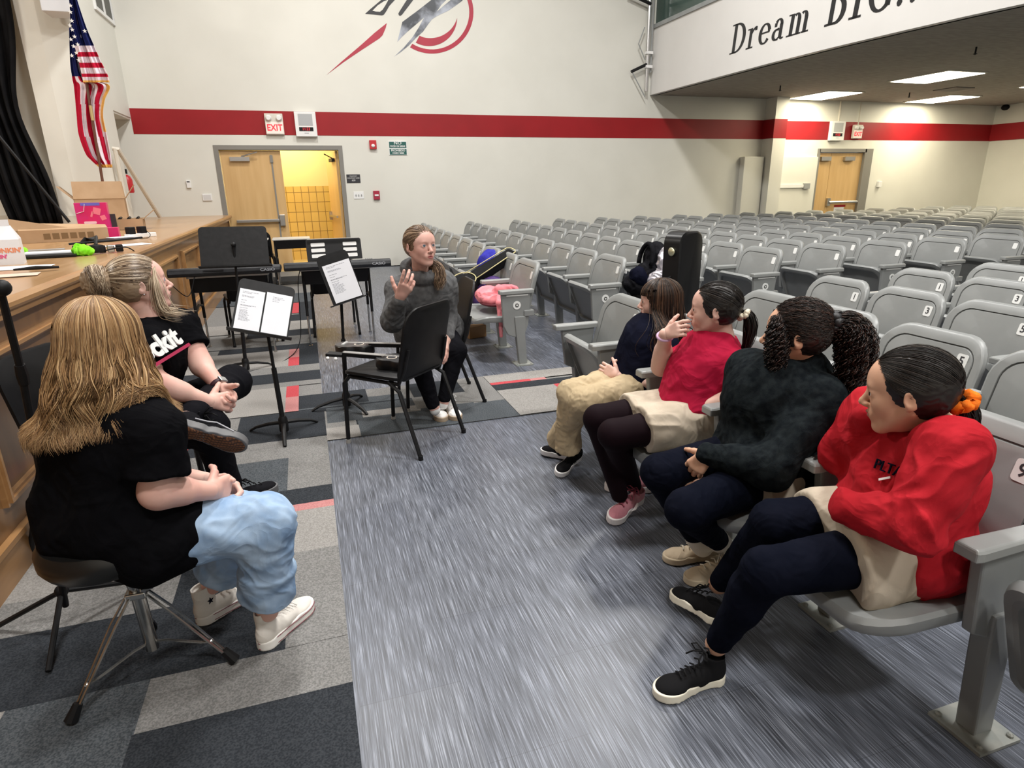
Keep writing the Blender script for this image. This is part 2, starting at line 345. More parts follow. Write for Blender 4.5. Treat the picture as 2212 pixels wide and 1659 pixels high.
# troffers
M_tl = mat('troffer_lens', (.9, .9, .85), .5, emit=(1.0, .93, .74), estr=9.0); M_tf = mat('troffer_frame', (.7, .68, .6), .5)
lab = ['nearest lit ceiling troffer under the balcony, the largest in view', 'lit ceiling troffer under the balcony closest to the side wall pier', 'lit ceiling troffer deep under the balcony nearest the back wall', 'lit ceiling troffer under the balcony cut by the right edge of the view', None, None, None]
for i, (x, y) in enumerate([(10.97, 9.2), (10.8, 11.6), (14.05, 11.55), (14.3, 9.2), (10.97, 6.2), (14.3, 6.2), (10.9, 3.2)]):
    if lab[i] is None:
        area('ceiling_lamp', (x, y, 3.15), .9, 40, (1, .88, .62), 1.15, shape='RECTANGLE'); continue
    t = thing('ceiling_troffer', lab[i], 'ceiling light', (x, y, 3.2), 0, 'recessed troffers under the balcony')
    q = MB(); q.box2((-.46, -.6, -.015), (.46, .6, .0)); q.build('frame', M_tf, t)
    q = MB(); q.box2((-.42, -.56, -.022), (.42, .56, -.012)); q.build('diffuser', M_tl, t)
    area('troffer_lamp', (x, y, 3.16), .84, 42, (1, .88, .62), 1.12, shape='RECTANGLE')
for (px, py) in ((1686, 186), (2109, 103), (1965, 201)):
    p = at(px, py, Z=3.19); t = MB(); t.cyl((p.x, p.y, 3.2), (p.x, p.y, 3.12), .012, n=8); t.lathe((p.x, p.y, 3.10), [(.004, 0), (.03, .012), (.012, .02)], 10)
    tag(t.build('sprinkler_head', M_black), {1686: 'small dark sprinkler head in the low ceiling nearest the balcony corner', 2109: 'small dark sprinkler head in the low ceiling above the largest lit troffer', 1965: 'small dark sprinkler head in the low ceiling between the lit troffers'}[px], 'sprinkler', 'ceiling sprinklers')
p = at(2060, 193, Z=3.19); t = MB(); t.box((p.x, p.y, 3.195), (.5, .5, .02)); tag(t.build('air_vent', mat('vent_dark', (.12, .11, .1), .6)), 'dark square air vent in the low ceiling among the troffers', 'vent')
p = at(2172, 231, Z=3.15); t = MB(); t.ball((p.x, p.y, 3.14), (.09, .09, .07)); tag(t.build('security_camera', M_black, smooth=True), 'small black dome camera under the low ceiling by the back wall corner', 'camera')
# pipes at balcony corner
t = thing('conduit_pipes', 'vertical grey conduit pipes and brackets at the corner of balcony and side wall', 'pipe', (6.88, WY-.1, 3.2))
q = MB(); q.tube([(0, -.02, .05), (0, -.02, 1.9)], .035, 8); q.build('pipe', M_steel, t)
q = MB(); q.tube([(.09, .0, .4), (.09, .0, 2.2)], .02, 8); q.build('pipe', M_grey, t)
q = MB(); q.tube([(0, -.02, .55), (-.35, -.02, .40)], .03, 8); q.build('bracket_arm', M_blackmetal, t); q = MB(); q.tube([(0, -.05, 1.6), (-.5, -.05, 1.75)], .03, 8); q.build('bracket_arm', M_blackmetal, t)
q = MB(); q.tube([(-.35, -.02, .42), (-.02, -.02, -.05)], .012, 6); q.tube([(-.1, -.03, 1.2), (-.22, -.03, .9), (-.06, -.03, .62)], .012, 6); q.build('cable', M_grey, t)
for z in (.5, .75, 1.95, 2.2): q = MB(); q.box((.02, -.03, z), (.14, .09, .05)); q.build('clamp', M_white, t)
# ---- stage
b = MB(); b.box2((-12, -6, 0), (SX-.02, 11.9, SZ-.05)); struct(b, 'wall_stage_body', M_stagewood)
b = MB(); b.box2((-12, -6, SZ-.05), (SX+.0, 12.36, SZ)); struct(b, 'floor_stage', M_stagefloor)
b = MB()
b.tube([(SX+.005, -6, SZ-.022), (SX+.005, 12.1, SZ-.022)], .028, 10); b.box2((SX-.02, -6, SZ-.075), (SX+.012, 12.1, SZ-.045))
struct(b, 'trim_3', M_stagetrim)
# panelled front: stiles and mouldings
x = SX-.02
b = MB(); b.box2((x, -6, 0), (x+.022, 11.9, .15)); b.box2((x, -6, .148), (x+.03, 11.9, .172)); struct(b, 'baseboard_stage', M_stagetrim)
b = MB(); yy = -3.05
P0, P1z = .285, .875
ys = [(.05, 1.05), (1.35, 2.37), (2.677, 3.645), (3.95, 5.25), (5.57, 6.885), (7.19, 8.206), (8.52, 9.5), (9.8, 11.4)]
for (y0, y1) in ys:
    for (a, c, e) in ((0, .040, .016), (.012, .016, .028)):
        b.box2((x, y0+a, P1z-c-a), (x+e+.006, y1-a, P1z-a)); b.box2((x, y0+a, P0+a), (x+e+.006, y1-a, P0+c+a))
        b.box2((x, y0+a+.0007, P0+a+.001), (x+e+.0055, y0+c+a, P1z-a-.001)); b.box2((x, y1-c-a, P0+a+.001), (x+e+.0055, y1-a-.0007, P1z-a-.001))
struct(b, 'trim_4', M_stagetrim)
b = MB(); b.box2((SX-.2, 11.86, 0), (SX, 11.9, SZ-.05)); struct(b, 'trim_5', M_stagewood)
# left wall, alcove near the corner, proscenium jamb
b = MB()
b.box2((-2.9, 10.9, SZ), (-2.52, 11.30, 8)); b.box2((-2.9, 11.30, 2.62), (-2.52, WY, 8)); b.box2((-3.6, 11.24, SZ), (-2.56, 11.295, 2.585)); b.box2((-3.6, 11.3, SZ), (-3.5, WY, 2.7)); b.box2((-3.6, 11.3, 2.59), (-2.535, WY, 2.68))
struct(b, 'wall_left', M_wall)
b = MB(); b.box2((-3.23, 10.5, SZ), (-3.0, 10.9, 8)); b.hexa([(-3.0, 10.5, SZ), (-2.52, 10.62, SZ), (-2.52, 10.9, SZ), (-3.0, 10.9, SZ), (-3.0, 10.5, 8), (-2.52, 10.62, 8), (-2.52, 10.9, 8), (-3.0, 10.9, 8)]); struct(b, 'wall_jamb', M_wall)
b = MB(); b.box2((-3.24, 10.485, SZ), (-2.99, 10.5, SZ+.11)); struct(b, 'baseboard_jamb', M_cream)
b = MB(); b.box2((-12, 11.12, SZ), (-2.95, 11.22, 8)); struct(b, 'wall_backstage', M_wall)
b = MB(); b.box2((-12, 11.105, SZ), (-3.25, 11.12, SZ+.12)); struct(b, 'baseboard_backstage', M_cream)
b = MB(); b.box2((-12.2, -6, 0), (-12, 14, 8)); struct(b, 'wall_stage_rear', M_wall)
b = MB(); b.box2((-12, -6.2, 0), (18, -6, 8)); struct(b, 'wall_near', M_wall)
b = MB(); b.box2((17.2, -6, 3.3), (17.4, 13, 8)); struct(b, 'wall_balcony_rear', M_wall)
# wall vent high on left wall
t = thing('wall_vent', 'dark louvred vent grille high on the left wall above the flag', 'vent', (-2.52, 11.85, 4.5))
q = MB(); q.box2((0, -.5, -.55), (.03, .5, -.5)); q.box2((0, -.5, .5), (.03, .5, .55)); q.box2((0, -.5, -.5), (.03, -.46, .5)); q.box2((0, .46, -.5), (.03, .5, .5)); q.box2((0, -.02, -.5), (.03, .02, .5)); q.build('frame', M_white, t)
q = MB(); q.box2((0, -.46, -.5), (.012, .46, .5)); q.build('grille', mat('vent_grille', (.10, .10, .09), .6), t)
# speaker box high on jamb
t = MB(); c = at(130, 10, Y=10.3); t.box((c.x, 10.3, c.z+.33), (.34, .36, .9)); tag(t.build('wall_speaker', mat('speaker_white', (.66, .68, .72), .5), bevel=.01), 'pale grey speaker box mounted high on the wall behind the flag', 'speaker')
# ================================================================= auditorium seats
def seat_mat(name, c, c2):
    m = mat(name, c, .33, spec=.5); noisy(m, c2, 5, (1, 1, 1), .35, .65, 3, bump=.25, bscale=900, dist=.0006, rough2=.42); return m
M_seat = seat_mat('seat_grey', (.225, .235, .233), (.25, .26, .258))
M_seatd = seat_mat('seat_grey_dark', (.19, .195, .19), (.22, .225, .22))
M_arm = seat_mat('seat_arm', (.275, .285, .28), (.31, .32, .315))
M_footp = noisy(mat('foot_plate', (.30, .32, .30), .5, .3), (.36, .36, .33), 20)
M_groove = mat('seat_groove', (.05, .052, .05), .6)
M_plate = mat('number_plate', (.78, .79, .78), .35)
def curved(poly, w, z0, z1, x0, x1, off, bow=.035, sag=.02):
    """map 2-D outline (u across, v up 0..1 over z0..z1) to the bent back; off moves towards the sitter (-x)"""
    out = []
    for u, v in poly:
        t = (v-z0)/(z1-z0); a = u/(w/2)
        x = x0+(x1-x0)*t+bow*(1-a*a)*.9-sag*math.sin(PI*min(max(t, 0), 1))-off
        out.append((x, u, v))
    return out
def back_rings(w=.50, z0=.40, z1=.82, x0=.045, x1=.165, rt=.12, rb=.06):
    R = []; h = z1-z0; cy = (z0+z1)/2; n = 6
    def rr(dw, dh, rT, rB): return rrect(w-dw, h-dh, (rB, rB, rT, rT), n, 0, cy)
    def cv(p, off): return curved(p, w, z0, z1, x0, x1, off)
    R.append(cv(rr(.05, .05, rt-.02, rb-.02), -.030)); R.append(cv(rr(.012, .012, rt-.004, rb), -.026)); R.append(cv(rr(0, 0, rt, rb), -.012))
    R.append(cv(rr(.006, .006, rt, rb), .004)); R.append(cv(rr(.022, .022, rt-.008, rb), .010))
    R.append(cv(rr(.085, .095, rt-.045, rb-.01), .008))
    return R, cv, rr
def make_seat(w=.50, hs=1.0, num=None, folded=True, dark=False, endpanel=False, plate=True, simple=False, pocket=False):
    t = thing('auditorium_seat', 'seat', 'seat')
    ms = M_seat
    R, cv, rr = back_rings(w); rt, rb = .12, .06
    q = MB(); vs, fs = rings(R, True, False); q.add(vs, fs)
    last = R[-1]
    g1 = cv(rr(.088, .098, rt-.046, rb-.01), .003); g2 = cv(rr(.098, .108, rt-.05, rb-.012), .003); g3 = cv(rr(.101, .111, rt-.05, rb-.012), .008)
    q.add(*rings([last, g1], False, False)); q.cur = 1; q.add(*rings([g1, g2], False, False)); q.cur = 0; q.add(*rings([g2, g3], False, False))
    # centre fill: shrink rings
    prev = g3
    for k, s in ((1, .75), (2, .5), (3, .25)):
        cur = []
        for u, v in rr(.101, .111, rt-.05, rb-.012): cur.append((u*s, .61+(v-.61)*s))
        c = cv(cur, .008); q.add(*rings([prev, c], False, k == 3)); prev = c
    q.build('backrest', [ms, M_groove], t, smooth='auto')
    # seat pan in its own frame: hinge at y axis, pan extends along -x, top up
    q = MB(); L = .42; n = 6
    def pr(dw, r, z, dl=0, bow=True):
        o = []
        for u, v in rrect(L-dl, w-.03-dw, (r, .03, .03, r), n, -L/2, 0):
            zz = z-.018*math.cos(PI*v/w)-(.03*max(0, (-u-.30)/.12)**2 if z > -.02 else .02*max(0, (-u-.30)/.12)**2)
            o.append((u, v, zz))
        return o
    A = [pr(.06, .09, -.055, .06), pr(.012, .11, -.05, .012), pr(0, .115, -.035), pr(0, .115, -.012), pr(.02, .11, .0, .02), pr(.12, .08, -.004, .12), pr(.3, .04, -.010, .26)]
    q.add(*rings(A, False, True)); q.cur = 1
    B = [A[0], pr(.09, .08, -.055, .09), pr(.095, .08, -.035, .10)]
    q.add(*rings(B, False, True)); q.cur = 2; q.box((-L+.09, 0, -.036), (.03, w*.62, .012))
    if folded: M = Matrix.Translation((.045, 0, .225)) @ Matrix.Rotation(math.radians(68), 4, 'Y')
    else: M = Matrix.Translation((.035, 0, .405)) @ Matrix.Rotation(math.radians(2), 4, 'Y')
    q.v = [tuple(M @ Vector(v)) for v in q.v]
    q.build('seat_pan', [ms, M_seatd, M_groove], t, smooth='auto')
    t['half'] = w/2+.018
    return t
def arm_parts(t, y, front=-.20, end=False, w=.50):
    q = MB(); # arm cap
    a = [(front, y-.030), (front+.02, y-.034), (.10, y-.026), (.10, y+.026), (front+.02, y+.034), (front, y+.030)]
    q.add([(x, yy, .592) for x, yy in a]+[(x, yy, .617) for x, yy in a]+[(x*.985, y+(yy-y)*.8, .626) for x, yy in a], [(5, 4, 3, 2, 1, 0), (12, 13, 14, 15, 16, 17)]+[(i, (i+1) % 6, (i+1) % 6+6, i+6) for i in range(6)]+[(i+6, (i+1) % 6+6, (i+1) % 6+12, i+12) for i in range(6)])
    q.build('armrest', M_arm, t, bevel=.004)
    q = MB()
    q.prism([(-.155, .60), (-.125, .36), (-.06, .33), (.045, .33), (.07, .60)] if not end else [(-.185, .60), (-.165, .33), (-.13, .26), (-.07, .235), (.02, .26), (.05, .33), (.075, .60)], (0, y-.017, 0), (1, 0, 0), (0, 0, 1), (0, .034, 0))
    q.box((.055, y, .43), (.09, .06, .05))
    q.build('side_panel', M_seat, t, bevel=.006)
    q = MB(); q.prism([(-.035, 0), (.035, 0), (.02, .24), (.025, .40), (-.075, .40), (-.06, .24)], (0, y-.028, .008), (1, 0, 0), (0, 0, 1), (0, .056, 0)); q.build('leg', M_seat, t, bevel=.006)
    q = MB(); q.box((0, y, .005), (.15, .15, .01)); 
    for sx in (-1, 1):
        for sy in (-1, 1): q.lathe((sx*.058, y+sy*.058, .01), [(.009, 0), (.009, .006), (.004, .01)], 8)
    q.build('foot_plate', M_footp, t)
    if end:
        q = MB(); q.box2((-.14, y-.019, .575), (.05, y-.0165, .585)); q.lathe((-.05, y-.017, .50), [(.034, 0), (.034, .003)], 20, (0, -1, 0)); q.build('row_disc', M_plate, t)
        q = MB(); q.lathe((-.05, y-.0205, .50), [(.016, 0), (.016, .001)], 14, (0, -1, 0)); q.build('row_letter_ring', M_groove, t)
        q = MB(); q.lathe((-.05, y-.0218, .50), [(.008, 0), (.008, .001)], 14, (0, -1, 0)); q.build('row_letter_core', M_plate, t)
def plate_part(t, w, digit=None, y=None, z=.715, small=False):
    # number plate near the upper corner on the camera side
    y = -(w/2-.10) if y is None else y
    t0 = (z-.40)/.42; a = y/(w/2)
    x = .045+.12*t0+.035*(1-a*a)*.9-.02*math.sin(PI*t0)-.0085
    tilt = Vector((.12, 0, .42)).normalized(); xd = Vector((-.08, -1, 0)).normalized()
    o = Vector((x-.002, y, z)); q = MB(); nrm = xd.cross(tilt)
    q.prism(rrect(.05, .062, .010, 3), o, xd, tilt, nrm*.003); q.build('number_plate', M_plate, t)
    if digit: text('number', digit, .052, o+nrm*.0035, xd, tilt, M_ink, t, depth=.0004, bold=.0008, local=True)
def scale_tree(t, s):
    for ch in t.children:
        me = ch.data
        for v in me.vertices: v.co = Vector((v.co.x*s[0], v.co.y*s[1], v.co.z*s[2]))
# prototypes (0: folded, 1: folded + plate, 2 down)
NEAR_W = .51
rows_lab = ['front', 'second', 'third', 'fourth', 'fifth', 'sixth', 'seventh', 'eighth', 'ninth', 'tenth', 'eleventh', 'twelfth', 'thirteenth', 'fourteenth', 'fifteenth', 'sixteenth', 'seventeenth']
PITCH = .535
# --- near block: (row, first seat centre Y from aisle, count, digits, folded flags)
yc0 = 3.275
nearrows = {0: (1.62, ['', '3', '5', '7', '9', '1'], [1, 0, 0, 0, 0, 1]),
            1: (2.485, ['1', '3', '5', '7', '9'], [1]*5), 2: (3.335, ['1', '3', '5', '7'], [1]*4), 3: (4.20, ['1', '3', '5'], [1]*3), 4: (5.02, ['1', '3'], [1]*2), 5: (5.9, ['1'], [1])}
who = {1: 'under the girl in khaki trousers', 2: 'under the girl in the red polo shirt', 3: 'under the girl in the black sweater', 4: 'under the girl in the red sweatshirt'}
ords = ['first', 'second', 'third', 'fourth', 'fifth', 'sixth', 'seventh', 'eighth', 'ninth', 'tenth', 'eleventh', 'twelfth', 'thirteenth', 'fourteenth']
YOFF = {0: 3.275, 1: 3.06, 2: 3.38, 3: 3.46, 4: 3.45, 5: 3.6}
NEAR = []
bpy.context.view_layer.update()
for r, (X0, digs, fold) in nearrows.items():
    for k, d in enumerate(digs):
        s = make_seat(NEAR_W, folded=bool(fold[k]))
        yc = YOFF[r]-k*PITCH
        if r == 0 and k == 4: yc = 1.16
        s.location = (X0, yc, 0)
        arm_parts(s, -PITCH/2, end=False)
        if k == 0: arm_parts(s, PITCH/2)
        if r == 0 and k > 0:
            if k < 5: plate_part(s, NEAR_W, {4: '9'}.get(k))
        elif r > 0: plate_part(s, NEAR_W, d if r < 3 or k < 3 else None)
        else: plate_part(s, NEAR_W, None)
        if r == 0 and k in who: lb = 'grey plastic auditorium seat, folded down '+who[k]
        elif r == 0 and k == 0: lb = 'empty grey front-row seat with raised pan beside the girl in khaki trousers'
        elif r == 0: lb = 'empty grey front-row seat cut by the right edge beside the girl in red sweatshirt'
        else: lb = 'empty grey seat in the %s row of the girls\' block, %s from the aisle' % (rows_lab[r], ords[k])
        tag(s, lb, 'seat', 'auditorium seats of the near block')
        NEAR.append(s)
# --- far block
FW = .60; FS = (1.0, 1.0, 1.03)
def far_proto(**k):
    s = make_seat(FW, **k.get('mk', {})); arm_parts(s, -.316, end=k.get('end', False)); 
    if k.get('plate', True): plate_part(s, FW)
    scale_tree(s, FS); return s
nearX = [1.70, 2.55, 3.42, 4.30, 5.10, 5.93, 6.80, 7.72, 8.62, 9.55, 10.5, 11.55, 12.5, 13.5, 14.4, 15.3]
farX = [1.90, 2.82, 3.75, 4.68, 5.60, 6.50, 7.45, 8.35, 9.2, 10.2, 11.05, 11.95, 12.9, 13.85, 14.8, 15.7]
XS = .955
protoE = far_proto(end=True); protoF = far_proto(); protoP = far_proto(plate=False); protoD = far_proto(mk={'folded': False}, end=True); protoD2 = far_proto(mk={'folded': False})
used = {}
def inst(p):
    if id(p) not in used: used[id(p)] = 1; return p
    return copy_tree(p)
Y0 = 5.17; FP = .633; FAR = []
for r in range(16):
    for k in range(11):
        y = Y0+k*FP
        yy = (y/XS-5.4)/5.9
        X = (nearX[r]+(farX[r]-nearX[r])*yy)*XS+.03
        if y < X*.60-.5: continue
        if r == 0 and k in (0,): p = protoD
        elif r == 0 and k == 1: p = protoD2
        elif r == 2 and k == 0: p = protoD
        elif y < 5.3 or k == 0: p = protoE
        else: p = protoF if r < 9 else protoP
        s = inst(p); s.location = (X, y, 0); s.rotation_euler = (0, 0, -.03*yy*2)
        if r == 0 and k == 0: lb = 'grey aisle-end seat with a round row disc, pink jacket lying on its lowered pan'
        elif r == 0 and k == 1: lb = 'grey front-row seat with lowered pan holding the pile of bags'
        elif r == 2 and k == 0: lb = 'grey aisle-end seat of the third far row, lowered under the black backpack'
        else: lb = 'empty grey folded seat in the %s row of the far block, %s' % (rows_lab[r], 'at the aisle end' if k == 0 else ords[k]+' from the aisle')
        if k == 0 and y > 5.3: lb = 'empty grey folded seat'
        tag(s, lb, 'seat', 'auditorium seats of the far block'); FAR.append(s)
# ================================================================= doors, signs, wall fixtures
M_frame = mat('door_frame_grey', (.22, .21, .19), .45); M_handle = mat('door_bar_silver', (.55, .53, .5), .3, .9)
M_tile = mat('corridor_tile', (.62, .43, .14), .25, coat=.3); M_yel = mat('corridor_wall', (.74, .62, .34), .6)
def tiled():
    nt = M_tile.node_tree; N = nt.nodes; L = nt.links; b = N['Principled BSDF']; tc = N.new('ShaderNodeTexCoord'); sp = N.new('ShaderNodeSeparateXYZ'); cb = N.new('ShaderNodeCombineXYZ')
    L.new(tc.outputs['Object'], sp.inputs[0]); L.new(sp.outputs[0], cb.inputs[0]); L.new(sp.outputs[2], cb.inputs[1])
    br = N.new('ShaderNodeTexBrick'); L.new(cb.outputs[0], br.inputs['Vector']); br.offset = 0; br.inputs['Scale'].default_value = 1
    br.inputs['Brick Width'].default_value = .15; br.inputs['Row Height'].default_value = .20; br.inputs['Mortar Size'].default_value = .006; br.inputs['Mortar Smooth'].default_value = .1
    br.inputs['Color1'].default_value = (.66, .45, .14, 1); br.inputs['Color2'].default_value = (.60, .40, .12, 1); br.inputs['Mortar'].default_value = (.22, .14, .045, 1)
    L.new(br.outputs['Color'], b.inputs['Base Color'])
tiled()
# corridor behind the open leaf
b = MB(); b.box2((-2.2, 14.3, 0), (2.0, 14.4, 1.52)); struct(b, 'wall_corridor_tiles', M_tile)
b = MB(); b.box2((-2.2, 14.3, 1.52), (2.0, 14.4, 3)); b.box2((-2.3, WY+.2, 0), (-2.2, 14.4, 3)); b.box2((2.0, WY+.2, 0), (2.1, 14.4, 3)); struct(b, 'wall_corridor', M_yel)
b = MB(); b.box2((-2.3, WY+.2, 2.9), (2.1, 14.4, 3)); struct(b, 'ceiling_corridor', M_yel)
b = MB(); b.box2((-2.2, WY, .0), (2.0, 14.3, .014)); struct(b, 'floor_corridor', noisy(mat('corridor_floor', (.62, .50, .26), .25), (.52, .42, .2), 3))
area('corridor_lamp', (-.2, 13.4, 2.85), 1.0, 62, (1.0, .86, .50), 1.4, shape='RECTANGLE')
# frame of doorway
b = MB(); y0 = WY-.012
b.box2((DL-.075, y0, 0), (DL, WY+.2, DT+.075)); b.box2((DR, y0, 0), (DR+.075, WY+.2, DT+.075)); b.box2((DL, y0, DT), (DR, WY+.2, DT+.075)); struct(b, 'trim_6', M_frame)
def push_bar(t, w, y, z, x0):
    q = MB(); q.box((x0+w*.48, y-.05, z), (w*.74, .035, .05)); q.build('push_bar', M_handle, t, bevel=.006)
    q = MB(); q.box((x0+w*.90, y-.035, z), (.09, .07, .20)); q.build('latch_case', M_handle, t, bevel=.008)
d = thing('door', None, None, (DL, WY+.05, 0)); d['kind'] = 'structure'; d.name = 'door_1'
q = MB(); q.box2((.01, 0, .01), (1.0, .045, DT-.01)); q.build('leaf', M_door, d)
push_bar(d, .98, 0, .93, .02)
q = MB(); q.box((.32, -.03, 1.98), (.32, .06, .07)); q.tube([(.35, -.05, 2.02), (.62, -.08, 2.09)], .012, 6); q.build('door_closer', M_steel, d)
q = MB(); q.box((.84, -.006, 1.3), (.025, .012, 1.5)); q.box((.84, -.012, 1.98), (.05, .025, .12)); q.build('flush_bolt', M_frame, d)
# right leaf swung outwards into the corridor
d = thing('door_2', None, None, (DR-.01, WY+.10, 0), math.radians(98)); d['kind'] = 'structure'
q = MB(); q.box2((0, 0, .01), (.97, .045, DT-.01)); q.build('leaf', M_door, d)
q = MB(); q.box((.5, .085, .95), (.7, .03, .04)); q.box((.9, .07, .95), (.07, .06, .16)); q.build('push_bar', M_handle, d)
q = MB(); q.box((.25, .075, 1.97), (.3, .05, .06)); q.tube([(.15, .08, 2.0), (-.05, .25, 2.06)], .01, 6); q.build('door_closer', M_blackmetal, d)
# far pair of doors under the balcony
F0, F1 = 11.56, 12.95
b = MB(); b.box2((F0-.06, y0, 0), (F0+.02, WY+.2, 2.18)); b.box2((F1-.04, y0, 0), (F1+.20, WY+.2, 2.18)); b.box2((F0, y0, 2.10), (F1, WY+.2, 2.18)); struct(b, 'trim_7', M_frame)
d = thing('door_3', None, None, (F0+.02, WY+.06, 0)); d['kind'] = 'structure'
q = MB(); q.box2((0, 0, .01), (.39, .045, 2.09)); q.build('leaf', M_door, d)
q = MB(); q.box((.2, -.04, 1.96), (.28, .07, .09)); q.build('door_closer', M_steel, d)
d = thing('door_4', None, None, (F0+.42, WY+.06, 0)); d['kind'] = 'structure'
q = MB(); q.box2((0, 0, .01), (.93, .045, 2.09)); q.build('leaf', M_door, d)
q = MB(); q.box((.5, -.04, 1.96), (.3, .07, .09)); q.build('door_closer', M_steel, d)
q = MB(); q.tube([(.05, -.06, .97), (.90, -.06, .97)], .03, 8); q.box((.05, -.03, .98), (.09, .06, .18)); q.build('push_bar', M_steel, d)
q = MB(); q.box((.43, -.004, .68), (.30, .006, .34)); tag(q.build('door_notice', M_paper, d), 'white printed notice taped below the push bar')
q = MB()
for i in range(7): q.box((.43, -.008, .80-i*.035), (.22-.03*(i % 3), .002, .008))
q.build('notice_lines', M_inkgrey, d)
q = MB(); q.box((.45, -.004, .88), (.34, .006, .05)); q.build('notice_header', M_red, d)
# ---- signs
M_exitface = mat('exit_face', (.78, .72, .66), .4, emit=(1, .8, .7), estr=.15); M_exitred = mat('exit_red', (.75, .03, .05), .4, emit=(1, .03, .05), estr=.6)
def exit_sign(cx, cz, s, label, y=WY, mount=False):
    t = thing('exit_sign', label, 'exit sign', (cx, y, cz), 0, 'exit signs')
    q = MB(); q.box((0, -.03, 0), (.30*s, .06, .34*s)); q.build('housing', mat('exit_housing', (.66, .62, .55), .4), t, bevel=.008)
    q = MB(); q.box((0, -.062, -.06*s), (.28*s, .006, .19*s)); q.build('face', M_exitface, t)
    text('exit_letters', 'EXIT', .145*s, (cx, y-.068, cz-.062*s), (1, 0, 0), (0, 0, 1), M_exitred, t, xs=.86, bold=.003)
    for sx in (-1, 1):
        q = MB(); q.lathe((sx*.085*s, -.06, .095*s), [(.045*s, 0), (.05*s, .02), (.035*s, .05)], 12, (0, -1, 0)); q.build('emergency_lamp', M_white, t, smooth='auto')
    return t
exit_sign(-.317, 2.547, 1.0, 'exit sign with two emergency lamps on the red stripe above the open doorway')
t = exit_sign(12.53, 2.55, .88, 'exit sign hung on a rod above the far double door under the balcony', y=WY-.02)
q = MB(); q.tube([(0, -.03, .15), (0, -.03, .64)], .012, 6); q.build('rod', M_cream, t)
def wall_clock(cx, cz, w, h, label, y=WY):
    t = thing('clock_speaker', label, 'clock speaker', (cx, y, cz), 0, 'digital clocks with speakers')
    q = MB(); q.box((0, -.04, 0), (w, .08, h)); q.build('housing', M_white, t, bevel=.008)
    q = MB(); q.box((0, -.082, h*.18), (w*.66, .005, h*.46)); q.build('speaker_grille', mat('grille_grey', (.42, .43, .44), .7), t)
    q = MB(); q.box((0, -.083, -h*.2), (w*.66, .006, h*.15)); q.build('display', M_black, t)
    text('clock_digits', '11:23', h*.15, (cx, y-.088, cz-h*.2), (1, 0, 0), (0, 0, 1), M_exitred, t)
    q = MB(); q.box((0, -.083, -h*.36), (w*.2, .002, h*.02)); q.build('maker_mark', M_inkgrey, t)
    return t
wall_clock(.205, 2.55, .36, .405, 'white square digital clock and speaker on the red stripe above the open doorway')
t = wall_clock(11.93, 2.56, .40, .42, 'white digital clock and speaker hung on the stripe left of the far exit sign', WY-.01)
q = MB(); q.tube([(.02, -.03, .2), (.02, -.03, .63)], .02, 6); q.build('rod', M_cream, t)
t = thing('alarm_strobe', 'small red fire alarm strobe under the stripe right of the doorway', 'fire alarm', (1.345, WY, 2.222))
q = MB(); q.box((0, -.025, 0), (.125, .05, .155)); q.build('housing', M_redp, t, bevel=.008)
q = MB(); q.ball((0, -.05, -.02), (.035, .02, .03)); q.build('lens', M_white, t, smooth=True)
t = thing('notice_sign', 'green and white rectangular wall sign beginning NO, right of the red alarm', 'sign', (1.80, WY, 2.165))
M_green = mat('sign_green', (.015, .10, .085), .4)
q = MB(); q.box((0, -.006, 0), (.335, .012, .245)); q.build('plate', M_white, t)
q = MB(); q.box((0, -.013, .055), (.315, .003, .11)); q.build('green_field', M_green, t)
q = MB(); q.box((0, -.013, -.065), (.315, .003, .10)); q.build('green_field', M_green, t)
for (tx, sz, dz, xs) in (('NO', .075, .085, 1.2), ('FOOD OR DRINK', .045, .03, .78), ('PROHIBIDO', .052, -.043, .95), ('COMER Y BEBER', .035, -.09, .85)):
    text('sign_words', tx, sz, (1.80, WY-.016, 2.165+dz), (1, 0, 0), (0, 0, 1), M_white, t, xs=xs, bold=.001)
t = thing('occupancy_sign', 'small black rectangular occupancy sign with white lettering beside the door frame', 'sign', (.945, WY, 1.635))
q = MB(); q.box((0, -.006, 0), (.245, .012, .145)); q.build('plate', M_ink, t, bevel=.003)
for (tx, sz, dz, xs) in (('MAXIMUM', .028, .042, 1), ('OCCUPANCY LOAD', .030, .008, .8), ('620', .042, -.032, 1)):
    text('sign_words', tx, sz, (.945, WY-.0135, 1.635+dz), (1, 0, 0), (0, 0, 1), M_white, t, xs=xs)
t = thing('light_switch', 'white three-gang light switch plate right of the door frame', 'light switch', (1.015, WY, 1.34))
q = MB(); q.box((0, -.004, 0), (.185, .008, .13)); q.build('plate', M_white, t, bevel=.002)
for dx in (-.05, 0, .05):
    q = MB(); q.box((dx, -.012, 0), (.016, .016, .03)); q.build('toggle', M_grey, t)
t = thing('alarm_pull', 'small red fire alarm pull station on the wall below the red strobe', 'fire alarm', (1.34, WY, 1.335))
q = MB(); q.box((0, -.02, 0), (.115, .04, .16)); q.build('housing', mat('pull_red', (.36, .02, .05), .4), t, bevel=.006)
q = MB(); q.box((0, -.045, .0), (.07, .012, .03)); q.build('handle', M_white, t)
t = thing('thermostat', 'small white thermostat on the wall left of the doorway', 'thermostat', (-1.825, WY, 1.573))
q = MB(); q.box((0, -.015, 0), (.07, .03, .125)); q.build('housing', M_white, t, bevel=.005)
q = MB(); q.box((0, -.031, .04), (.045, .002, .02)); q.build('screen', M_ink, t)
t = thing('wall_plate', 'white horizontal wall plate left of the doorway below the thermostat', 'wall plate', (-1.567, WY, 1.352))
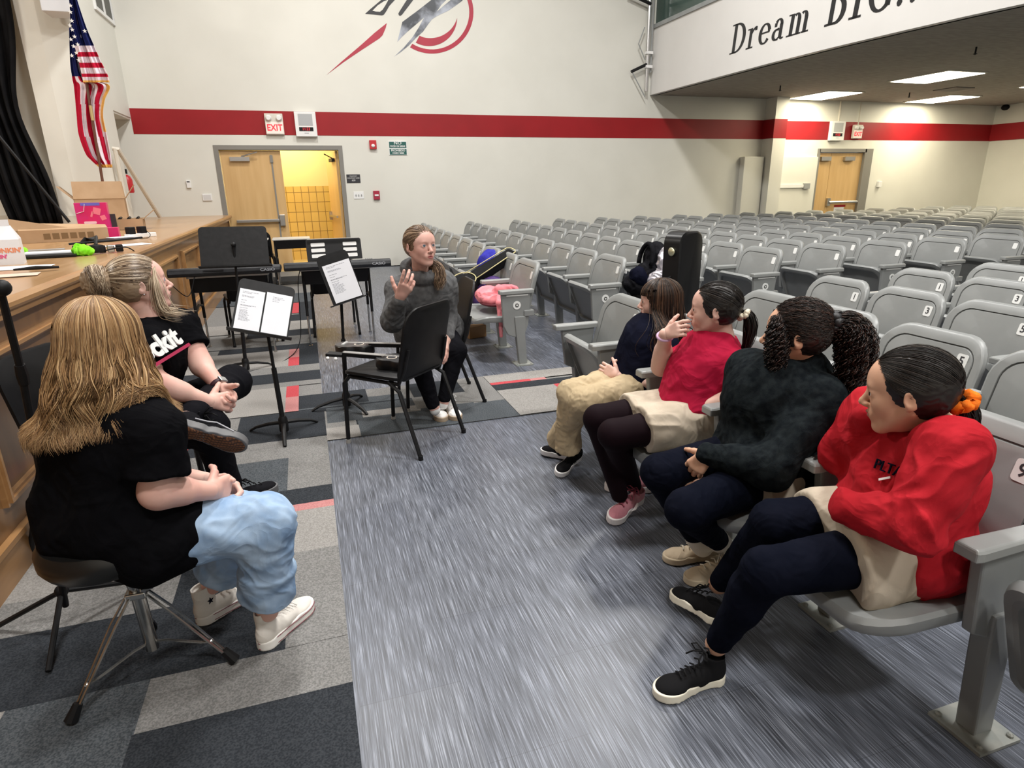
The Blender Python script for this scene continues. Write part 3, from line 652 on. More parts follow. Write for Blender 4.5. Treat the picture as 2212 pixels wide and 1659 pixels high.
q = MB(); q.box((0, -.01, 0), (.15, .02, .115)); q.build('plate', M_white, t, bevel=.005); q = MB(); q.box((0, -.021, 0), (.12, .002, .08)); q.build('cover', mat('plate_grey', (.62, .62, .62), .5), t)
c = at(1729, 402, Y=WY-.06); t = thing('wall_rail', 'short white cable rail with grey end box on the low cream panel', 'cable rail', (c.x, WY-.053, c.z))
q = MB(); q.box((-.35, -.015, 0), (.85, .03, .07)); q.build('rail', M_white, t); q = MB(); q.box((.15, -.03, 0), (.16, .06, .12)); q.build('end_box', M_grey, t)
c = at(1897, 398, Y=WY); t = MB(); t.box((c.x, WY-.03, c.z), (.1, .06, .14)); tag(t.build('card_reader', M_white, bevel=.008), 'small white sensor box on the wall right of the far double door', 'sensor')
# ---- mural painted on the wall above the stripe (flat paint)
M_mred = noisy(mat('mural_red', (.42, .015, .045), .4), (.36, .012, .035), 3); M_mblk = mat('mural_black', (.012, .012, .014), .4)
M_mgrad = noisy(mat('mural_steel', (.03, .035, .045), .35), (.40, .43, .50), 2.2, (1, 1, 1), .45, .62, 6)
t = thing('wall_mural', 'red and black painted bird emblem above the red stripe', 'mural', (2, WY-.003, 4.2))
def mpoly(name, pts, m, off=0.0):
    P = [at(700+x/5.53, y/5.53, Y=WY-.003-off) for x, y in pts]
    return mkobj(name, P+[p+Vector((0, .002, 0)) for p in P], [tuple(range(len(P))), tuple(range(len(P), 2*len(P)))[::-1]], m, t, world=True)
mpoly('red_feather', [(30, 895), (210, 735), (450, 530), (600, 395), (750, 275), (738, 330), (700, 420), (660, 460), (430, 610), (230, 745)], M_mred)
mpoly('black_feather', [(835, 678), (960, 560), (1060, 440), (1130, 330), (1195, 208), (1100, 290), (1000, 375), (930, 440), (875, 500), (905, 380), (935, 262), (1120, 125), (1280, 0), (1380, -80), (1700, -80), (1650, 10), (1560, 75), (1480, 130), (1360, 185), (1290, 230), (1250, 280), (1180, 380), (1100, 450), (1010, 545), (920, 620)], M_mgrad)
mpoly('black_feather', [(1345, 140), (1400, 60), (1480, -20), (1560, -40), (1440, 60)], M_wall, .002)
mpoly('black_wing', [(490, 165), (545, 115), (640, 35), (700, -15), (900, -60), (845, 0), (780, 70), (740, 140), (712, 178), (690, 184), (600, 175)], M_mblk)
mpoly('wing_gap', [(578, 128), (640, 65), (715, 15), (770, -5), (735, 60), (700, 115), (670, 140), (620, 138)], M_wall, .002)
mpoly('black_quill', [(888, 160), (905, 130), (1000, -20), (1080, -20), (1020, 60), (930, 178), (908, 190), (892, 180)], M_mblk)
def arc(cx, cy, r0, r1, a0, a1, n=28):
    o = []
    for i in range(n+1):
        a = math.radians(a0+(a1-a0)*i/n); o.append((cx+r0*math.cos(a), cy+r0*math.sin(a)))
    for i in range(n, -1, -1):
        a = math.radians(a0+(a1-a0)*i/n); o.append((cx+r1*math.cos(a), cy+r1*math.sin(a)))
    return o
mpoly('red_ring', arc(1290, 145, 495, 445, -40, 122), M_mred)
def cres():
    o = []
    for i in range(25):
        f = i/24; a = math.radians(2+(118-2)*f); o.append((1240+20*f+350*math.cos(a), 200+350*math.sin(a)))
    for i in range(24, -1, -1):
        f = i/24; a = math.radians(2+(118-2)*f); th = 95*math.sin(min(1, f*1.25)*PI/2); o.append((1240+20*f+(350-th)*math.cos(a), 200+(350-th)*math.sin(a)))
    return o
mpoly('red_crescent', cres(), M_mred)
# ---- lettering on the balcony front: serif italic words, built as flat letters following the curve
def seg(p, wd):
    """a stroke of varying width"""
    L_ = []; R_ = []
    for i, q in enumerate(p):
        a = Vector(p[max(i-1, 0)]); c = Vector(p[min(i+1, len(p)-1)]); d = (c-a).normalized(); nrm = Vector((-d.y, d.x)); L_.append(Vector(q)+nrm*wd[i]/2); R_.append(Vector(q)-nrm*wd[i]/2)
    return [list(map(tuple, (R_[i], R_[i+1], L_[i+1], L_[i]))) for i in range(len(p)-1)]
def rect(x0, y0, x1, y1): return [[(x0, y0), (x1, y0), (x1, y1), (x0, y1)]]
def bowl(cx, cy, rx, ry, a0, a1, tk, tn, n=16):
    p = []; wd = []
    for i in range(n+1):
        a = math.radians(a0+(a1-a0)*i/n); p.append((cx+rx*math.cos(a), cy+ry*math.sin(a))); wd.append(tn+(tk-tn)*abs(math.cos(a))**1.3)
    return seg(p, wd)
TK, TN, SF = .15, .05, .045
GL = {
 'D': (.80, rect(.12, 0, .12+TK, 1)+rect(0, 0, .36, SF)+rect(0, 1-SF, .36, 1)+bowl(.30, .5, .38, .47, -90, 90, TK*1.05, TN)+rect(.12, 0, .31, SF+.01)+rect(.12, .99-SF, .31, 1)),
 'r': (.52, rect(.10, 0, .10+TK*.9, .66)+rect(0, 0, .34, SF)+rect(0, .62, .15, .66)+seg([(.20, .45), (.27, .58), (.36, .64), (.42, .64)], [TN, .07, .08, .09])+rect(.36, .55, .46, .67)),
 'e': (.56, bowl(.28, .33, .215, .31, 15, 325, TK*.95, TN, 22)+rect(.10, .34, .50, .39)+seg([(.495, .41), (.48, .36)], [.06, .06])),
 'a': (.60, bowl(.23, .18, .15, .16, 60, 300, TK*.85, TN)+rect(.32, .06, .32+TK*.9, .50)+bowl(.27, .47, .125, .17, 0, 150, TK*.8, TN)+rect(.09, .43, .20, .55)+seg([(.30, .36), (.20, .33)], [.05, .06])+seg([(.40, .08), (.47, .02), (.54, .05)], [.12, .06, .03])+seg([(.28, .04), (.36, .10)], [.05, .05])),
 'm': (1.02, rect(.10, 0, .10+TK*.9, .66)+rect(0, 0, .33, SF)+rect(0, .62, .16, .66)+bowl(.335, .46, .105, .17, 0, 130, TK*.9, TN)+rect(.375, 0, .375+TK*.9, .48)+rect(.32, 0, .58, SF)+bowl(.61, .46, .105, .17, 0, 130, TK*.9, TN)+rect(.65, 0, .65+TK*.9, .48)+rect(.60, 0, .88, SF)),
 'B': (.74, rect(.12, 0, .12+TK, 1)+rect(0, 0, .34, SF)+rect(0, 1-SF, .34, 1)+bowl(.32, .755, .21, .225, -90, 90, TK, TN)+bowl(.34, .265, .25, .245, -90, 90, TK*1.05, TN)+rect(.2, .50, .36, .545)+rect(.2, 0, .36, SF)+rect(.2, 1-SF, .34, 1)),
 'I': (.42, rect(.12, 0, .12+TK, 1)+rect(0, 0, .38, SF)+rect(0, 1-SF, .38, 1)),
 'G': (.84, bowl(.42, .5, .33, .48, 45, 315, TK*1.05, TN, 24)+rect(.56, .08, .56+TK, .42)+rect(.47, .39, .80, .43)+rect(.62, .68, .67, .98)),
 '.': (.28, [[(.07+.075*math.cos(k*PI/4), .075+.075*math.sin(k*PI/4)) for k in range(8)]])}
t = thing('wall_lettering', 'large black serif words Dream BIG... painted on the balcony front', 'lettering', (7.1, 8.5, 3.4))
_SS = [0.0]
for (x0, y0), (x1, y1) in zip(FX[:-1], FX[1:]): _SS.append(_SS[-1]+math.hypot(x1-x0, y1-y0))
def on_front(s, z):
    for i in range(len(FX)-1):
        if s <= _SS[i+1] or i == len(FX)-2:
            f = (s-_SS[i])/(_SS[i+1]-_SS[i]); x = FX[i][0]+(FX[i+1][0]-FX[i][0])*f; y = FX[i][1]+(FX[i+1][1]-FX[i][1])*f; return Vector((x-.004, y, z))
def put_word(word, s0, z0, h, xw, shear=.22, gap=.07, small=None):
    s = s0
    for ch in word:
        wd, polys = GL[ch]; vs = []; fs = []; hh = h
        for p in polys:
            if sum(p[i][0]*p[(i+1) % len(p)][1]-p[(i+1) % len(p)][0]*p[i][1] for i in range(len(p))) < 0: p = p[::-1]
            n0 = len(vs)
            for (u, v) in p: vs.append(on_front(s+(u+v*shear)*hh*xw, z0+v*hh))
            fs.append(tuple(range(n0, len(vs))))
        nv = len(vs); vs = vs+[v+Vector((.003, 0, 0)) for v in vs]
        fs = fs+[tuple(i+nv for i in f)[::-1] for f in fs]
        mkobj('letter_'+(ch.lower() if ch != '.' else 'dot'), vs, fs, M_mblk, t, world=True)
        s += (wd+gap)*hh*xw
    return s
put_word('Dream', 2.54, 3.495, .43, 1.10, .10)
put_word('BIG..', 4.55, 3.485, .60, .80, .10)
# ================================================================= soft-body modelling: signed distances meshed with surface nets
def V3(*a): return np.array(a if len(a) > 1 else a[0], dtype=np.float64)
def nrm(v): v = np.asarray(v, float); return v/np.linalg.norm(v)
class SDF:
    def __init__(s, h): s.h = h; s.ops = []
    def _a(s, *o): s.ops.append(o); return s
    def cone(s, a, b, ra, rb=None, k=.02, sub=False): return s._a('cone', V3(a), V3(b), ra, ra if rb is None else rb, k, sub)
    def fcone(s, a, b, ra, rb=None, k=.008, sub=False): return s._a('fcone', V3(a), V3(b), ra, ra if rb is None else rb, k, sub)
    def ell(s, c, r, R=None, k=.02, sub=False): return s._a('ell', V3(c), V3(r), np.eye(3) if R is None else np.asarray(R), k, sub)
    def chain(s, pts, rs, k=.02):
        for i in range(len(pts)-1): s.cone(pts[i], pts[i+1], rs[i], rs[i+1], k)
        return s
    def ecyl(s, a, b, x, ra, rb, k=.015, sub=False):
        """elliptic flat-ended cone from a to b; x is the wide axis; ra, rb = (wide, deep) radii"""
        return s._a('ecyl', V3(a), V3(b), nrm(x), ra, rb, k, sub)
    def box(s, o):
        if o[0] in ('cone', 'fcone'): m = max(o[3], o[4]); return np.minimum(o[1], o[2])-m, np.maximum(o[1], o[2])+m
        if o[0] == 'ell': m = np.abs(o[3].T) @ o[2]; m = np.minimum(m, max(o[2])); return o[1]-m, o[1]+m
        m = max(max(o[4]), max(o[5])); return np.minimum(o[1], o[2])-m, np.maximum(o[1], o[2])+m
    def mesh(s, smooth=1):
        h = s.h; lo = np.min([s.box(o)[0] for o in s.ops if not o[-1]], 0)-3*h; hi = np.max([s.box(o)[1] for o in s.ops if not o[-1]], 0)+3*h
        n = np.ceil((hi-lo)/h).astype(int)+1
        ax = [lo[i]+h*np.arange(n[i]) for i in range(3)]
        D = np.full(n, .08, dtype=np.float32)
        for o in s.ops:
            k = o[-2]; sub = o[-1]; b0, b1 = s.box(o); mg = max(k, 2.5*h)+.012
            i0 = np.maximum(((b0-mg-lo)/h).astype(int), 0); i1 = np.minimum(((b1+mg-lo)/h).astype(int)+2, n)
            if np.any(i1 <= i0): continue
            sl = tuple(slice(i0[i], i1[i]) for i in range(3))
            X = ax[0][sl[0]][:, None, None]; Y = ax[1][sl[1]][None, :, None]; Z = ax[2][sl[2]][None, None, :]
            if o[0] == 'ell':
                c, r, R = o[1], o[2], o[3]; x, y, z = X-c[0], Y-c[1], Z-c[2]
                u = R[0, 0]*x+R[0, 1]*y+R[0, 2]*z; v = R[1, 0]*x+R[1, 1]*y+R[1, 2]*z; w_ = R[2, 0]*x+R[2, 1]*y+R[2, 2]*z
                k0 = np.sqrt((u/r[0])**2+(v/r[1])**2+(w_/r[2])**2); k1 = np.sqrt((u/r[0]**2)**2+(v/r[1]**2)**2+(w_/r[2]**2)**2)+1e-9
                d = k0*(k0-1)/k1
            else:
                a, b = o[1], o[2]; ba = b-a; L = np.linalg.norm(ba)+1e-9; e = ba/L
                x, y, z = X-a[0], Y-a[1], Z-a[2]; t = x*e[0]+y*e[1]+z*e[2]
                if o[0] == 'cone':
                    tc = np.clip(t/L, 0, 1); rr = o[3]+(o[4]-o[3])*tc
                    d = np.sqrt((x-e[0]*tc*L)**2+(y-e[1]*tc*L)**2+(z-e[2]*tc*L)**2)-rr
                elif o[0] == 'fcone':
                    tc = np.clip(t/L, 0, 1); rr = o[3]+(o[4]-o[3])*tc
                    rad = np.sqrt(np.maximum(x*x+y*y+z*z-t*t, 0))-rr; axd = np.maximum(-t, t-L)
                    d = np.maximum(rad, axd)
                else:
                    xa = o[3]-e*np.dot(o[3], e); xa = nrm(xa); ya = np.cross(e, xa); tc = np.clip(t/L, 0, 1)
                    u = x*xa[0]+y*xa[1]+z*xa[2]; v = x*ya[0]+y*ya[1]+z*ya[2]
                    r0 = o[4][0]+(o[5][0]-o[4][0])*tc; r1 = o[4][1]+(o[5][1]-o[4][1])*tc
                    q = np.sqrt((u/r0)**2+(v/r1)**2); d = np.maximum((q-1)*np.minimum(r0, r1), np.maximum(-t, t-L))
            cur = D[sl]
            if sub:
                d = -d; hh = np.clip(.5-.5*(cur-d)/k, 0, 1); D[sl] = cur*(1-hh)+d*hh+k*hh*(1-hh)
            else:
                hh = np.clip(.5+.5*(cur-d)/k, 0, 1); D[sl] = cur*(1-hh)+d*hh-k*hh*(1-hh)
        v, f = nets(D, lo, h)
        for _ in range(smooth): v = relax(v, f)
        return v, f
def nets(D, lo, h):
    I = D < 0; nx, ny, nz = D.shape
    S = I[:-1, :-1, :-1].astype(np.int8)
    for dx, dy, dz in ((1, 0, 0), (0, 1, 0), (0, 0, 1), (1, 1, 0), (1, 0, 1), (0, 1, 1), (1, 1, 1)):
        S = S+I[dx:nx-1+dx, dy:ny-1+dy, dz:nz-1+dz]
    act = (S > 0) & (S < 8); idx = np.argwhere(act); cid = np.full(act.shape, -1, np.int32); cid[act] = np.arange(len(idx))
    cs = [(a, b, c) for a in (0, 1) for b in (0, 1) for c in (0, 1)]
    val = np.stack([D[idx[:, 0]+a, idx[:, 1]+b, idx[:, 2]+c] for a, b, c in cs], 1)
    acc = np.zeros((len(idx), 3)); cnt = np.zeros(len(idx))
    for i, p in enumerate(cs):
        for j, q in enumerate(cs):
            if j > i and sum(abs(p[m]-q[m]) for m in range(3)) == 1:
                m = (val[:, i] < 0) != (val[:, j] < 0); t = val[:, i]/(val[:, i]-val[:, j]+1e-12)
                pt = np.array(p)[None, :]+t[:, None]*(np.array(q)-np.array(p))[None, :]
                acc[m] += pt[m]; cnt[m] += 1
    v = (idx+acc/cnt[:, None])*h+lo
    fs = []
    for a in range(3):
        sl0 = [slice(None)]*3; sl1 = [slice(None)]*3; sl0[a] = slice(0, -1); sl1[a] = slice(1, None)
        A = I[tuple(sl0)]; B = I[tuple(sl1)]; e = np.argwhere(A != B); s0 = A[tuple(e.T)]
        b, c = (a+1) % 3, (a+2) % 3
        ok = (e[:, b] > 0) & (e[:, c] > 0) & (e[:, b] < D.shape[b]-1) & (e[:, c] < D.shape[c]-1); e = e[ok]; s0 = s0[ok]
        def cell(db, dc):
            q = e.copy(); q[:, b] += db; q[:, c] += dc; return cid[tuple(q.T)]
        Q = np.stack([cell(-1, -1), cell(0, -1), cell(0, 0), cell(-1, 0)], 1); Q[~s0] = Q[~s0][:, ::-1]; fs.append(Q)
    return v, np.concatenate(fs)
def relax(v, f, lam=.5):
    acc = np.zeros_like(v); cnt = np.zeros(len(v))
    for i in range(4):
        a = f[:, i]; b = f[:, (i+1) % 4]
        for j in range(3):
            acc[:, j] += np.bincount(a, v[b, j], len(v))+np.bincount(b, v[a, j], len(v))
        cnt += np.bincount(a, minlength=len(v))+np.bincount(b, minlength=len(v))
    return v*(1-lam)+lam*acc/np.maximum(cnt, 1)[:, None]
def vnormals(v, f):
    n = np.cross(v[f[:, 2]]-v[f[:, 0]], v[f[:, 3]]-v[f[:, 1]]); o = np.zeros_like(v)
    for i in range(4):
        for j in range(3): o[:, j] += np.bincount(f[:, i], n[:, j], len(v))
    return o/(np.linalg.norm(o, axis=1)[:, None]+1e-12)
_rng = np.random.RandomState(3); _PERM = _rng.rand(64, 64, 64).astype(np.float32)
def vnoise(p):
    q = np.floor(p).astype(int); t = p-q; t = t*t*(3-2*t); q &= 63; r = (q+1) & 63
    def g(a, b, c): return _PERM[a, b, c]
    x0, y0, z0 = q.T; x1, y1, z1 = r.T; a, b, c = t.T
    return ((g(x0, y0, z0)*(1-a)+g(x1, y0, z0)*a)*(1-b)+(g(x0, y1, z0)*(1-a)+g(x1, y1, z0)*a)*b)*(1-c)+((g(x0, y0, z1)*(1-a)+g(x1, y0, z1)*a)*(1-b)+(g(x0, y1, z1)*(1-a)+g(x1, y1, z1)*a)*b)*c
def folds(v, f, amp=.006, scale=9, stretch=None, seed=0, ridged=True, mask=None):
    """push the cloth in and out along its normals; stretch = list of (a, b) limb axes to run the folds across"""
    N = vnormals(v, f); p = v*scale+seed*7.3
    wp = np.stack([vnoise(p*.7+9), vnoise(p*.7+31), vnoise(p*.7+57)], 1)*1.6
    if stretch is not None: M = np.eye(3)-.72*np.outer(nrm(stretch), nrm(stretch)); p = p @ M
    n = vnoise(p+wp); n2 = vnoise(p*2.1+wp+20)
    d = (1-np.abs(2*n-1)*2)*.65+(n2-.5)*.7 if ridged else (n-.5)*1.4+(n2-.5)*.6
    d = d*amp
    if mask is not None: d = d*mask(v)
    return v+N*d[:, None]
def part_mesh(name, sd, m, parent, fold=None, smooth=1, fm=None, mats=None):
    v, f = sd.mesh(smooth)
    if fold:
        for fo in (fold if isinstance(fold, list) else [fold]): v = folds(v, f, **fo)
    o = mkobj(name, v, f, mats or m, parent, world=True, smooth=True, fm=fm(v[f].mean(1)) if fm else None)
    return o
# ---------------------------------------------------------------- heads
class Head:
    """head frame: x to the person's right, y forward, z up; size = chin to crown"""
    def __init__(s, c, fwd, up=(0, 0, 1), size=.215, wide=1.0):
        s.c = V3(c); s.y = nrm(fwd); z = V3(up); z = nrm(z-s.y*np.dot(z, s.y)); s.z = z; s.x = np.cross(s.y, s.z); s.s = size
        s.R = np.stack([s.x, s.y, s.z]); s.wide = wide
    def p(s, x, y, z): return s.c+s.s*(x*s.x+y*s.y+z*s.z)
    def pts(s, a): a = np.asarray(a)*s.s; return s.c+a @ s.R
    def loc(s, v): return ((v-s.c) @ s.R.T)/s.s
    def rot(s, ax=0, ay=0, az=0):
        M = np.array(Euler((ax, ay, az)).to_matrix()); return M.T @ s.R
    def build(s, S, neck=None, nr=.20, soft=False):
        q = s.s; W = s.wide
        def e(c, r, k=.06, sub=False, R=None): S.ell(s.p(*c), V3(r)*q, s.R if R is None else R, k*q, sub)
        def c(a, b, ra, rb, k=.05, sub=False): S.cone(s.p(*a), s.p(*b), ra*q, rb*q, k*q, sub)
        e((0, -.05, .14), (.335*W, .42, .36)); e((0, .14, .12), (.27*W, .27, .27), .1)
        e((0, .10, -.14), (.255*W, .27, .33), .12)
        for sx in (-1, 1):
            c((sx*.235*W, -.02, -.16), (sx*.08, .27, -.40), .075, .065, .1)
            e((sx*.15, .255, -.11), (.10, .09, .12), .10)
        e((0, .30, -.415), (.085, .075, .07), .09)
        c((-.14, .335, .085), (.14, .335, .085), .04, .04, .07)
        for sx in (-1, 1):
            e((sx*.135, .43, .015), (.085, .085, .052), .06, True)
            e((sx*.135, .315, .015), (.078, .078, .066), .03)
            e((sx*.138, .405, .012), (.062, .06, .024), .012, True)
        c((0, .345, .07), (0, .455, -.10), .028, .042, .05); e((0, .47, -.125), (.044, .042, .038), .03)
        for sx in (-1, 1): e((sx*.045, .43, -.145), (.032, .04, .028), .025)
        e((0, .335, -.255), (.13, .085, .09), .07)
        c((-.065, .392, -.246), (-.012, .422, -.236), .012, .018, .014); c((.065, .392, -.246), (.012, .422, -.236), .012, .018, .014)
        c((-.055, .392, -.276), (.055, .392, -.276), .014, .014, .014); e((0, .408, -.280), (.045, .022, .020), .014)
        e((0, .43, -.260), (.085, .03, .0055), .008, True)
        for sx in (-1, 1):
            R = s.rot(az=-sx*.35, ax=-.18)
            e((sx*.345*W, -.03, -.02), (.030, .075, .115), .02, R=R); e((sx*.375*W, -.012, -.005), (.022, .045, .065), .02, True, R)
            e((sx*.335*W, .0, -.11), (.024, .032, .035), .02)
        if neck is not None: S.cone(s.p(0, -.10, -.22), neck, nr*q, nr*1.12*q, .07*q)
    def lipmask(s, cen):
        L = s.loc(cen); m = ((L[:, 0]/.085)**2+((L[:, 2]+.262)/.042)**2 < 1) & (L[:, 1] > .375)
        return m
    def blush(s, cen):
        L = s.loc(cen); return None
    def eyes(s, parent, look=(0, 0), iris=(.06, .03, .015)):
        q = s.s
        for sx in (-1, 1):
            m = MB(); ce = s.p(sx*.135, .322, .013); m.ball(ce, .066*q, 14, 10); o = m.build('eye', M_eye, parent, world=True, smooth=True)
            d = nrm(s.y+s.x*look[0]+s.z*look[1]); m = MB(); m.lathe(ce+d*.052*q, [(.036*q, 0), (.034*q, .012*q), (.02*q, .0155*q)], 14, d); m.build('iris', mat('iris', iris, .15), o, world=True, smooth=True)
            m = MB(); m.lathe(ce+d*.0668*q, [(.016*q, 0), (.012*q, .002*q)], 10, d); m.build('pupil', M_ink, o, world=True)
    def brows(s, parent, m, thick=.010, arch=.0):
        S = []; rnd = random.Random(4)
        for sx in (-1, 1):
            for i in range(60):
                t = rnd.random(); x = sx*(.055+.15*t); z = .105+arch+.022*math.sin(PI*min(1, t*1.1))-.02*max(0, t-.7)*2+rnd.uniform(-.010, .010)*(1.2-t)
                y = .378-.045*t-(.02*t*t); S.append([s.p(x, y, z), s.p(x+sx*.018, y-.002, z+.006), s.p(x+sx*.034, y-.012, z+.005)])
        return strands('eyebrows', np.array(S), thick*.35*s.s, m, parent)
M_eye = mat('eye_white', (.72, .70, .68), .2)
def strands(name, P, r, mats, parent, rnds=None, taper=True, sides=3, fm=None):
    """P (S,K,3) polylines -> thin tapering locks"""
    S, K_, _ = P.shape; T = np.gradient(P, axis=1); T /= np.linalg.norm(T, axis=2, keepdims=True)+1e-12
    up = np.array([.31, .22, .92]); A = np.cross(T, up); A /= np.linalg.norm(A, axis=2, keepdims=True)+1e-9; B = np.cross(T, A)
    r = np.broadcast_to(np.asarray(r, float).reshape(-1, 1), (S, 1))
    tp = np.ones(K_) if not taper else np.minimum(1, np.linspace(.55, 2.5, K_))*np.minimum(1, np.linspace(3.2, .12, K_))
    R = r*tp[None, :]
    vs = np.stack([P+A*(R*math.cos(a))[..., None]+B*(R*math.sin(a))[..., None] for a in [2*PI*k/sides for k in range(sides)]], 2)
    V = vs.reshape(-1, 3); base = np.arange(S)[:, None, None]*K_*sides+np.arange(K_-1)[None, :, None]*sides+np.arange(sides)[None, None, :]
    nx = np.roll(np.arange(sides), -1); b2 = np.arange(S)[:, None, None]*K_*sides+np.arange(K_-1)[None, :, None]*sides+nx[None, None, :]
    F = np.stack([base, b2, b2+sides, base+sides], -1).reshape(-1, 4)
    if isinstance(mats, (list, tuple)):
        mi = np.random.RandomState(5).randint(0, len(mats), S); fm = np.repeat(mi, (K_-1)*sides)
    else: fm = None
    return mkobj(name, V, F, mats, parent, world=True, smooth=True, fm=fm)
def hair_mats(name, c, hi, lo, rough=.38):
    a = mat(name+'_mid', c, rough, spec=.45); b = mat(name+'_light', hi, rough, spec=.5); d = mat(name+'_dark', lo, rough+.05, spec=.4)
    return [a, a, b, d]
# ---------------------------------------------------------------- hands
def hand(S, W, f, t, L=.155, curl=(.3, .3, .35, .4), thumb=.3, spread=.06, palm=None, fat=1.0, tclose=0.0):
    """W wrist, f finger direction, t towards the thumb; palm side = f x t unless given"""
    f = nrm(f); t = V3(t); t = nrm(t-f*np.dot(t, f)); n = np.cross(f, t) if palm is None else V3(palm); n = nrm(n-f*np.dot(n, f)-t*np.dot(n, t)); W = V3(W)
    k = .09*L*fat; r = .060*L*fat; off = (.165, .055, -.055, -.155)
    kn = []
    for i, o in enumerate(off):
        a = W+t*o*.55*L+f*.02*L; b = W+t*o*1.12*L+f*(.50-.025*abs(i-1)-(.03 if i == 3 else 0))*L-n*.015*L; kn.append(b)
        S.cone(a, b, .085*L*fat, .072*L*fat, k)
    S.cone(W-f*.05*L, W+f*.1*L, .13*L*fat, .14*L*fat, k); 
    ln = (.92, 1.0, .95, .76)
    for i in range(4):
        d = nrm(f+t*spread*(1.5-i)); c = curl[i] if hasattr(curl, '__len__') else curl; p = kn[i]; ang = 0
        for j, (l, rr) in enumerate(((.235, 1.0), (.155, .93), (.115, .84))):
            ang += c*(.9 if j == 0 else 1.15); dd = d*math.cos(ang)+n*math.sin(ang); q = p+dd*l*L*ln[i]
            S.cone(p, q, r*rr, r*rr*.92, .012*L*fat if j == 0 else .02*L); p = q
    p = W+f*.10*L+t*.13*L+n*.03*L; d = nrm(f*(.62+tclose)+t*(.75-tclose)+n*.22)
    for j, (l, rr) in enumerate(((.23, 1.45), (.17, 1.12), (.135, .98))):
        dd = nrm(d+(n*.5-t*.35)*thumb*j); q = p+dd*l*L; S.cone(p, q, r*rr, r*rr*.85, .03*L); p = q
# ---------------------------------------------------------------- shoes
def shoe(parent, heel, toe, upv, L, mats, high=0.0, thick=.022, soleh=None, lace=True, name='shoe', stripes=None, wide=1.0, h=.0032, foxing=None, knit=None):
    """heel and toe: ground contact points of the sole; mats = (upper, sole, lace)"""
    heel = V3(heel); toe = V3(toe); y = nrm(toe-heel); z = V3(upv); z = nrm(z-y*np.dot(z, y)); x = np.cross(y, z); R = np.stack([x, y, z]); L = L or np.linalg.norm(toe-heel)
    def p(a, b, c): return heel+x*a*L*wide+y*b*L+z*c*L
    root = bpy.data.objects.new(name, None); COL.objects.link(root); root.parent = parent; root.empty_display_size = .02
    th = thick/L
    S = SDF(h)
    S.ecyl(p(0, .14, 0), p(0, .14, th), x, (.135*L*wide, .135*L), (.13*L*wide, .135*L), .004)
    S.ecyl(p(.01, .30, 0), p(.01, .30, th), x, (.125*L*wide, .2*L), (.125*L*wide, .2*L), .03*L)
    S.ecyl(p(.0, .55, 0), p(.0, .55, th), x, (.14*L*wide, .22*L), (.14*L*wide, .22*L), .03*L)
    S.ecyl(p(-.01, .76, 0), p(-.01, .76, th*1.05), x, (.175*L*wide, .235*L), (.17*L*wide, .235*L), .04*L)
    part_mesh('sole', S, mats[1], root)
    S = SDF(h)
    S.ell(p(0, .15, .12+th*.5), V3(.118*wide, .15, .16)*L, R, .03*L)
    S.ell(p(0, .42, .07+th*.5), V3(.125*wide, .30, .13)*L, R, .05*L)
    S.ell(p(-.01, .74, .035+th*.6), V3(.158*wide, .225, .105)*L, R, .06*L)
    S.cone(p(0, .34, .16), p(0, .62, .09), .085*L, .075*L, .05*L)
    S.ecyl(p(0, .18, .10), p(0, .16-.04*high, .26+high), x, (.105*L*wide, .145*L), (.10*L*wide, .14*L), .04*L)
    S.ecyl(p(0, .5, -.3), p(0, .5, th*.35), x, (.5*L, 1.0*L), (.5*L, 1.0*L), .003, True)
    S.ecyl(p(0, .15, .2+high), p(0, .14, .32+high), x, (.078*L*wide, .11*L), (.082*L*wide, .115*L), .006, True)
    part_mesh('upper', S, mats[0], root, knit)
    if foxing:
        for (zz, m) in foxing:
            q = MB(); n = 48; pts = []
            for i in range(n+1):
                a = 2*PI*i/n; b = math.cos(a); s_ = math.sin(a)
                yy = .5-.5*b; wdt = .132+.045*max(0, yy-.35)/.5 if yy < .85 else .17; wdt *= min(1, math.sqrt(max(0, 1-(2*yy-1)**4))+.02)
                pts.append(p(wdt*(1 if s_ > 0 else -1)*min(1, abs(s_)*1.9)*1.01, yy*1.0+(.0), zz))
            q.tube(pts, .0014, 5, cap=False); q.build('foxing_stripe', m, root, world=True)
    if lace:
        q = MB()
        nl = 5 if high < .1 else 7
        for i in range(nl):
            b = .66-.40*i/(nl-1)*(1 if high < .1 else .95); c_ = .150+th*.8+.14*i/(nl-1)+(high*.9*max(0, i-3)/3 if high >= .1 else 0); w_ = .062-.006*i/nl
            q.tube([p(-w_, b, c_-.01), p(0, b-.012, c_+.022), p(w_, b, c_-.01)], .0028, 5)
        b = .33; c_ = .31+th*.8+high*.75
        for sx in (-1, 1):
            q.tube([p(0, b, c_), p(sx*.10, b+.03, c_+.05), p(sx*.16, b+.06, c_+.0), p(sx*.09, b+.05, c_-.03), p(0, b, c_)], .0026, 5)
            q.tube([p(0, b, c_), p(sx*.07, b+.10, c_-.02), p(sx*.12, b+.16, c_-.09)], .0026, 5)
        q.build('laces', mats[2], root, world=True, smooth=True)
    return root, p, R
